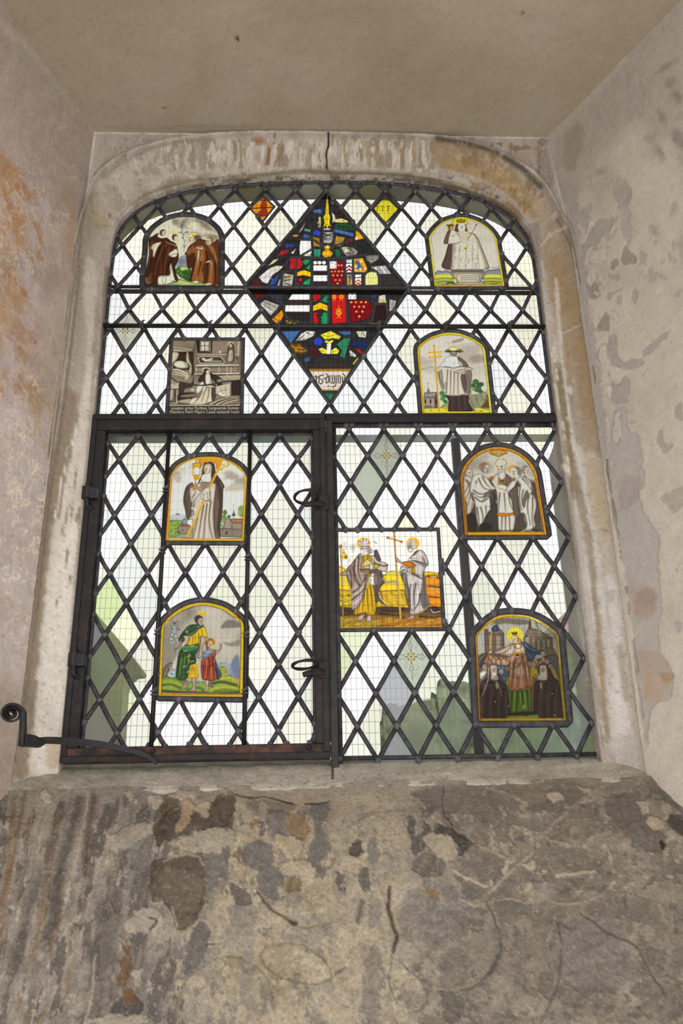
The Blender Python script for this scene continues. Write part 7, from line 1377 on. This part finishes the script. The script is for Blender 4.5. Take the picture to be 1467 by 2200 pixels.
# sprigs painted on single quarries
M_SPRIG = metal_mat('black_glass_paint', '4a4842', '6a675e', 60, .9, .1); M_STAIN = metal_mat('yellow_stain', '8f7a1c', 'a8902a', 60, .8, .1)
def sprig(name, parent, px, k, label, only=None):
    c = at(*px, -.0002); mb = MB(); yb = c[1]
    def ln(q, r=.00055): mb.tube([(c[0] + x * k, yb, c[2] + z * k) for x, z in q], r, 5, 0)
    for s in (-1, 1):
        for a in (0, 1):
            f = (lambda x, z: (s * x, z)) if a == 0 else (lambda x, z: (z * .62, s * x * 1.1))
            ln([f(x, z) for x, z in ((.006, 0), (.014, .001), (.017, .006), (.021, .003), (.025, .008), (.028, .002), (.033, 0), (.028, -.003), (.025, -.008), (.021, -.003), (.017, -.006), (.014, -.001), (.006, 0))])
    ln([(0, .034), (.002, .044), (0, .055)]); ln([(0, -.034), (0, -.052)])
    rnd = random.Random(3)
    for i in range(46):
        x, z = rnd.uniform(-.03, .03), rnd.uniform(-.045, .045)
        if abs(x) / .04 + abs(z) / .06 < .95: ln([(x, z), (x + rnd.uniform(-.004, .004), z + rnd.uniform(-.004, .004))], .0004)
    o = mb.build(name, M_SPRIG, parent, label)
    m2 = MB()
    for x, z in ((0, 0), (.006, .006), (-.006, .006), (.006, -.006), (-.006, -.006)):
        n = 10; m2.add([(c[0] + (x + .0032 * math.cos(2 * math.pi * i / n)) * k, yb - .0006, c[2] + (z + .0032 * math.sin(2 * math.pi * i / n)) * k) for i in range(n)], [tuple(range(n))])
    m2.build('stain_petals', M_STAIN, o)
    return o
sprig('painted_sprig', right, (830, 979), 1.0, 'black leafy sprig with yellow flower painted on a frosted pane near the top')
sprig('painted_sprig', right, (883, 1411), 1.05, 'black leafy sprig with yellow flower painted on a pane below the two saints')
sprig('painted_sprig', top, (269, 711), .95, 'black leafy sprig painted on a dull pane at the left edge behind the saddle bar')

# ---- hinged casement, lower left
CX0_, CX1_, CZ0, CZ1 = -.563, -.042, .181, .960
CASE = Light([.063, .138, .213, .288, .363, .438, .514, .588, .663, .738, .817, .889, .957, 1.03], 0, -.306, .0906, pts([(CX0_, CZ0), (CX1_, CZ0), (CX1_, CZ1), (CX0_, CZ1)]), ['abbess', 'boy'])
case = empty('casement', (-.602, -.02, EYE + .148), 'black iron casement with ring handles, hinged at the left stone jamb', 'window casement')
fm = MB()
def rail(x0, z0, x1, z1, mi=0, y0=-.026, y1=.014): fm.box((x0, y0, z0 + EYE), (x1, y1, z1 + EYE), mi, .003)
rail(-.603, .1805, -.566, .9615); rail(-.040, .1805, -.0065, .9615); rail(-.603, .962, -.0065, 1.006); rail(-.603, .148, -.0065, .180, 1)
fm.box((-.600, -.031, .163 + EYE), (-.588, -.02, .989 + EYE), 0, .002); fm.box((-.022, -.031, .163 + EYE), (-.009, -.02, .989 + EYE), 0, .002); fm.box((-.60, -.031, .990 + EYE), (-.01, -.02, 1.003 + EYE), 0, .002); fm.box((-.60, -.031, .150 + EYE), (-.01, -.02, .162 + EYE), 0, .002)
frame = fm.build('frame', None, case, None, False, [M_RUST, M_RUSTY])
for x, z in ((-.4, .170), (-.055, .172), (-.016, .36), (-.02, .79)):
    rv = MB(); rv.tube([(x, -.024, z + EYE), (x, -.030, z + EYE), (x, -.0325, z + EYE)], [.006, .0055, .003], 10); rv.build('rivet', M_RUST, frame)
mb = build_lattice(CASE, case, 7)
came(mb, [(CX0_, CZ0), (CX0_, CZ1), (CX1_, CZ1), (CX1_, CZ0)], .010, .005, 0, True)
mb.build('lead_lattice', None, case, None, True, [M_LEAD, M_SOLDER])
build_glass(CASE, 'diamond_panes', case, 23, [(.17, W0, 0), (.43, 'e2e3d4', 0), (.28, 'dcdecd', 0), (.12, 'dde0dd', 0)],
            [(pxz(235, 1300), 'c3d09c', .35), (pxz(225, 1440), 'a9b295', .45), (pxz(255, 1500), 'c3caa6', .2), (pxz(235, 1570), 'adb394', .4), (pxz(205, 1360), 'a8acb2', .7), (pxz(262, 1365), 'd9deb8', .1), (pxz(640, 1045), W0, 0), (pxz(280, 1110), W0, 0), (pxz(245, 1170), 'ecece9', .05), (pxz(320, 1360), W0, 0), (pxz(427, 1540), W0, 0), (pxz(384, 1590), W0, 0), (pxz(470, 1590), W0, 0), (pxz(330, 1530), 'dfe6e8', .15), (pxz(555, 1560), 'dde3e6', .15), (pxz(560, 1420), 'd9e0c8', .1), (pxz(350, 1240), 'dfe4cf', .1), (pxz(205, 1520), 'b3b3a8', .5)])
build_panel('abbess', case, 'painted_panel', 'arched painted glass panel of a veiled abbess with a golden crozier and monstrance')
build_panel('boy', case, 'painted_panel', 'arched painted glass panel of a man in green and yellow leading a haloed boy in red')
rod('stay_bar', (-.4075, -.012, EYE + .165), (-.4075, -.012, EYE + .975), .0052, case, [(-.4075, .80), (-.4075, .64), (-.4075, .44), (-.4075, .30)])
rod('stay_bar', (-.2005, -.012, EYE + .165), (-.2005, -.012, EYE + .975), .0052, case, [(-.2005, .62), (-.2005, .43), (-.2005, .30)])
for (rx, ry), tilt, r_, lab in (((657, 1067), 13, .028, 'upper iron ring handle'), ((655, 1428), 9, .0285, 'lower iron ring handle')):
    c = at(rx, ry, -.050); tl = math.radians(tilt)
    ro_ = MB(); ring = []
    for i in range(29):
        a = 2 * math.pi * i / 28; dx, dy = r_ * math.cos(a), r_ * math.sin(a)
        ring.append((c[0] + dx, c[1] + dy * math.cos(tl), c[2] + dy * math.sin(tl) * -1 + dx * .10))
    ro_.tube(ring, [.0036 + .0006 * math.sin(i * .9) for i in range(29)], 8, cap=False)
    ring_o = ro_.build('ring_handle', M_RUST, case, lab, True)
    bl = MB(); e = at(rx + 24, ry + 12, -.04)
    bl.tube([(e[0] + .016, -.028, e[2] - .004), (e[0], -.040, e[2] - .004), (e[0] - .016, -.050, e[2] - .008), (e[0] - .030, -.052, e[2] - .012)], [.010, .009, .0075, .006], 8)
    bl.box((e[0] + .004, -.034, e[2] - .016), (e[0] + .030, -.024, e[2] + .022), 0, .003)
    bl.build('turn_plate', M_RUST, ring_o)
# ---- pintles in the jamb, fixed mullion and transom, stay
for (rx, ry), lab in (((187, 1058), 'upper iron hinge pin in the left jamb, level with the upper ring handle'), ((158, 1416), 'lower iron hinge pin in the left jamb, nearest the scrolled stay')):
    c = at(rx, ry, -.036); pm = MB(); pn = empty('hinge_pintle', c, lab, 'hinge', 'hinge pins of the casement')
    pm.tube([(c[0], c[1], c[2] - .016), (c[0], c[1], c[2] + .014)], .0125, 14); pm.build('knuckle', M_IRON, pn)
    p2 = MB(); p2.tube([(c[0], c[1], c[2] + .012), (c[0], c[1], c[2] + .026)], .0058, 10); p2.tube([(c[0], c[1], c[2] - .014), (c[0] + .002, c[1], c[2] - .034), (c[0] + .012, c[1] + .012, c[2] - .04), (c[0] + .02, c[1] + .05, c[2] - .04)], [.007, .0065, .006, .006], 8); p2.build('pin', M_IRON, pn)
    p3 = MB(); p3.box((c[0] + .004, c[1] - .008, c[2] - .017), (c[0] + .026, c[1] + .03, c[2] + .013), 0, .003); p3.build('strap', M_IRON, pn)
ml = MB(); ml.box((-.0055, -.024, .128 + EYE), (.0108, .018, .988 + EYE), 0, .002)
o = ml.build('mullion', M_IRON); tag(o, 'upright iron mullion between the casement and the fixed right light', 'window bar')
ml = MB(); ml.box((-.603, -.013, 1.0065 + EYE), (.602, .016, 1.0115 + EYE), 0, .0015); ml.box((-.0055, -.014, .988 + EYE), (.602, .012, 1.0062 + EYE), 0, .002)
o = ml.build('transom', M_RUST); tag(o, 'flat rusty iron transom across the window under the arched light', 'window bar')
S4 = 3.965
def sp_(u, v, y): return at(u / S4, v / S4 + 1480, y)
st = empty('casement_stay', sp_(1320, 625, -.034), 'black wrought-iron casement stay ending in a scroll, pivoted on the bottom rail', 'window stay')
path = [sp_(1325, 622, -.036), sp_(1270, 585, -.040), sp_(1180, 548, -.046), sp_(1050, 512, -.056), sp_(870, 476, -.074), sp_(700, 456, -.096), sp_(550, 444, -.118), sp_(420, 438, -.142), sp_(350, 440, -.156), sp_(300, 452, -.166)]
b1 = MB(); sec = [(-.5, -.35), (.5, -.35), (.5, .35), (-.5, .35)]
b1.tube(smooth_open(np.array(path), 5), [.006 + .007 * math.sin(min(1, i / 44) * 2.4) for i in range(46)], sec=[(-.55, -.5), (.55, -.5), (.55, .5), (-.55, .5)]); b1.build('arm', M_IRON, st)
b2 = MB(); kpath = [sp_(390, 450, -.150), sp_(330, 462, -.160), sp_(270, 445, -.172), sp_(215, 440, -.182), sp_(185, 440, -.19)]
b2.tube(kpath, [.007, .018, .022, .024, .02], sec=[(-.5, -.45), (.5, -.45), (.5, .45), (-.5, .45)]); b2.build('elbow', M_IRON, st)
b3 = MB(); ys_ = -.19
up = [sp_(192, 480, ys_), sp_(194, 420, ys_), sp_(197, 340, ys_), sp_(198, 250, ys_)]
cen = (104, 212); scr = []
for i in range(64):
    a = -0.35 + i / 63 * 4.6 * math.pi; rr = 92 * (1 - i / 63) ** .8 + 8
    scr.append(sp_(cen[0] + rr * math.cos(a), cen[1] - rr * .86 * math.sin(a), ys_ - .0 + .012 * i / 63))
full = smooth_open(np.array(up + scr[2:]), 3)
b3.tube(full, [.0185 - .011 * min(1, 5 * i / (len(full) - 1)) ** .7 for i in range(len(full))], sec=[(-.62, -.3), (.62, -.3), (.7, 0), (.62, .3), (-.62, .3), (-.7, 0)]); b3.build('scroll', M_IRON, st)
pv_ = MB(); e = sp_(1322, 620, -.03); pv_.tube([(e[0], -.026, e[2]), (e[0], -.040, e[2])], .006, 10); pv_.build('pivot_pin', M_RUST, st)

# ------------------------------------------------------------------ behind the glass
mb = MB(); YG = .102; rw = .00045
for x in np.arange(-.70, .70, .01385): mb.tube([(x + random.Random(int(x * 1e4)).uniform(-.0006, .0006), YG, EYE + .09), (x, YG, EYE + 1.95)], rw, 4, cap=False)
for z in np.arange(.11, 1.95, .0262): mb.tube([(-.70, YG + .001, EYE + z), (.70, YG + .001, EYE + z)], rw, 4, cap=False)
o = mb.build('wire_guard', M_WIRE); tag(o, 'fine rectangular wire mesh guard stretched outside the leaded glass', 'wire mesh')
mb = MB(); a = at(993, 945, .07); b = at(1014, 1635, .07); xx = (a[0] + b[0]) / 2; mb.tube([(xx, .072, EYE + .10), (xx, .072, a[2])], .0125, 12)
o = mb.build('stanchion', M_IRON, None, None, True); tag(o, 'thick upright iron bar outside the right light, behind the betrothal panel', 'window bar')
a = at(700, 936, .085); b = at(700, 950, .085)
mb = MB(); mb.box((-.64, .078, b[2]), (.64, .09, a[2]), 0, .003); o = mb.build('crossbar', metal_mat('grey_painted_bar', '9fabb0', 'b0babf', 20, .6, .2)); tag(o, 'flat grey bar running across outside the two lower lights', 'window bar')
def pix_prism(name, px, y0, y1, foot, mat, label, cat):
    q_ = [(q[0], q[2]) for q in (at(*p_, y0) for p_ in px)]; zl = min(z for _, z in q_) + .02
    mb = MB(); mb.prism([(x, z if z > zl else foot) for x, z in q_], y0, y1); o = mb.build(name, mat); tag(o, label, cat); return o
M_BUTT = metal_mat('lichened_stone', 'a9ab98', 'c6c7b6', 14, .95, .8, (.35, .65))
pix_prism('buttress', [(268, 1720), (264, 1480), (272, 1460), (286, 1448), (300, 1447), (304, 1441), (298, 1430), (278, 1404), (240, 1358), (190, 1300), (100, 1200), (100, 1720)], .32, .40, 0.0, M_BUTT, 'lichened stone buttress with a sloping cap seen through the bottom left panes', 'buttress')
# clipped hedge: bumpy leafy mass
def hedge(name, px0, px1, pyt, Y, seed, label, depth=.5):
    A = at(px0, pyt, Y); B = at(px1, pyt, Y); zt = A[2]; zb = 0.0
    nu, nv = 140, 150; U, V = np.meshgrid(np.linspace(0, 1, nu), np.linspace(0, 1, nv)); U = U.ravel(); V = V.ravel()
    ang = V * math.pi
    x = A[0] + (B[0] - A[0]) * U; zz = zb + (zt - zb) * np.sin(np.clip(ang, 0, math.pi / 2)) ** .35; zz = np.where(ang > math.pi / 2, zb + (zt - zb) * np.sin(ang) ** .35, zz)
    y = Y - depth / 2 * np.cos(ang)
    x = A[0] + (B[0] - A[0]) * (.5 + (U - .5) * (1 - .06 * (zz > zt - .05)))
    P0 = np.stack([x, y, zz], 1)
    d = (fbm(x * 5 + seed, zz * 5 + y * 3, 5, seed) - .5)
    P0[:, 2] += d * .22 * np.clip((zz - zb) / (zt - zb), 0, 1); P0[:, 1] += (fbm(x * 18, zz * 18, 3, seed + 2) - .5) * .12
    C = np.array([hexc(c) for c in ('6f7a62', '8c967c', 'a6ae94', 'bcc3ac')]); t = np.clip(fbm(x * 14, zz * 14 + y * 9, 4, seed + 4) * 3.4 - .3, 0, 2.99); i = t.astype(int); f = (t - i)[:, None]
    col = C[i] * (1 - f) + C[i + 1] * f
    o = fast_mesh(name, P0, grid_faces(nu, nv), M_HEDGE, None, None, True, lin(col)); tag(o, label, 'hedge'); return o
M_HEDGE = plaster_mat('hedge_leaves', 1.0, .8, .4)
hedge('hedge', 930, 1330, 1484, 2.4, 5, 'grey-green clipped hedge outside, behind the lower right panes')
hedge('bush', 818, 934, 1528, 2.0, 8, 'lower grey-green bush left of the hedge, behind the bottom panes', .4)
# cottage beyond the hedge
c0 = at(1195, 1362, 7.0); c1 = at(1400, 1362, 7.0); rz = at(1290, 1318, 7.0)[2]
ct = empty('cottage', ((c0[0] + c1[0]) / 2, 8, 0), 'small stone cottage with a tiled roof glimpsed behind the right edge of the window', 'building')
mb = MB(); mb.box((c0[0] + .1, 7.0, 0), (c1[0] + 2.5, 10.0, c0[2]), 0); mb.build('wall', metal_mat('cottage_wall', '8a8478', 'a09a8e', 8, .95, .5), ct)
mb = MB(); x0, x1, z0 = c0[0] - .15, c1[0] + 2.7, c0[2]
mb.add([(x0, 6.8, z0 - .03), (x1, 6.8, z0 - .03), (x1, 8.5, rz + .5), (x0 + .9, 8.5, rz + .5), (x0, 10.2, z0 - .03), (x1, 10.2, z0 - .03)], [(0, 1, 2, 3), (3, 2, 5, 4), (0, 3, 4), (1, 5, 2), (0, 4, 5, 1)]); mb.build('roof', metal_mat('roof_tiles', '9a7f74', 'b0958a', 20, .9, .6), ct)
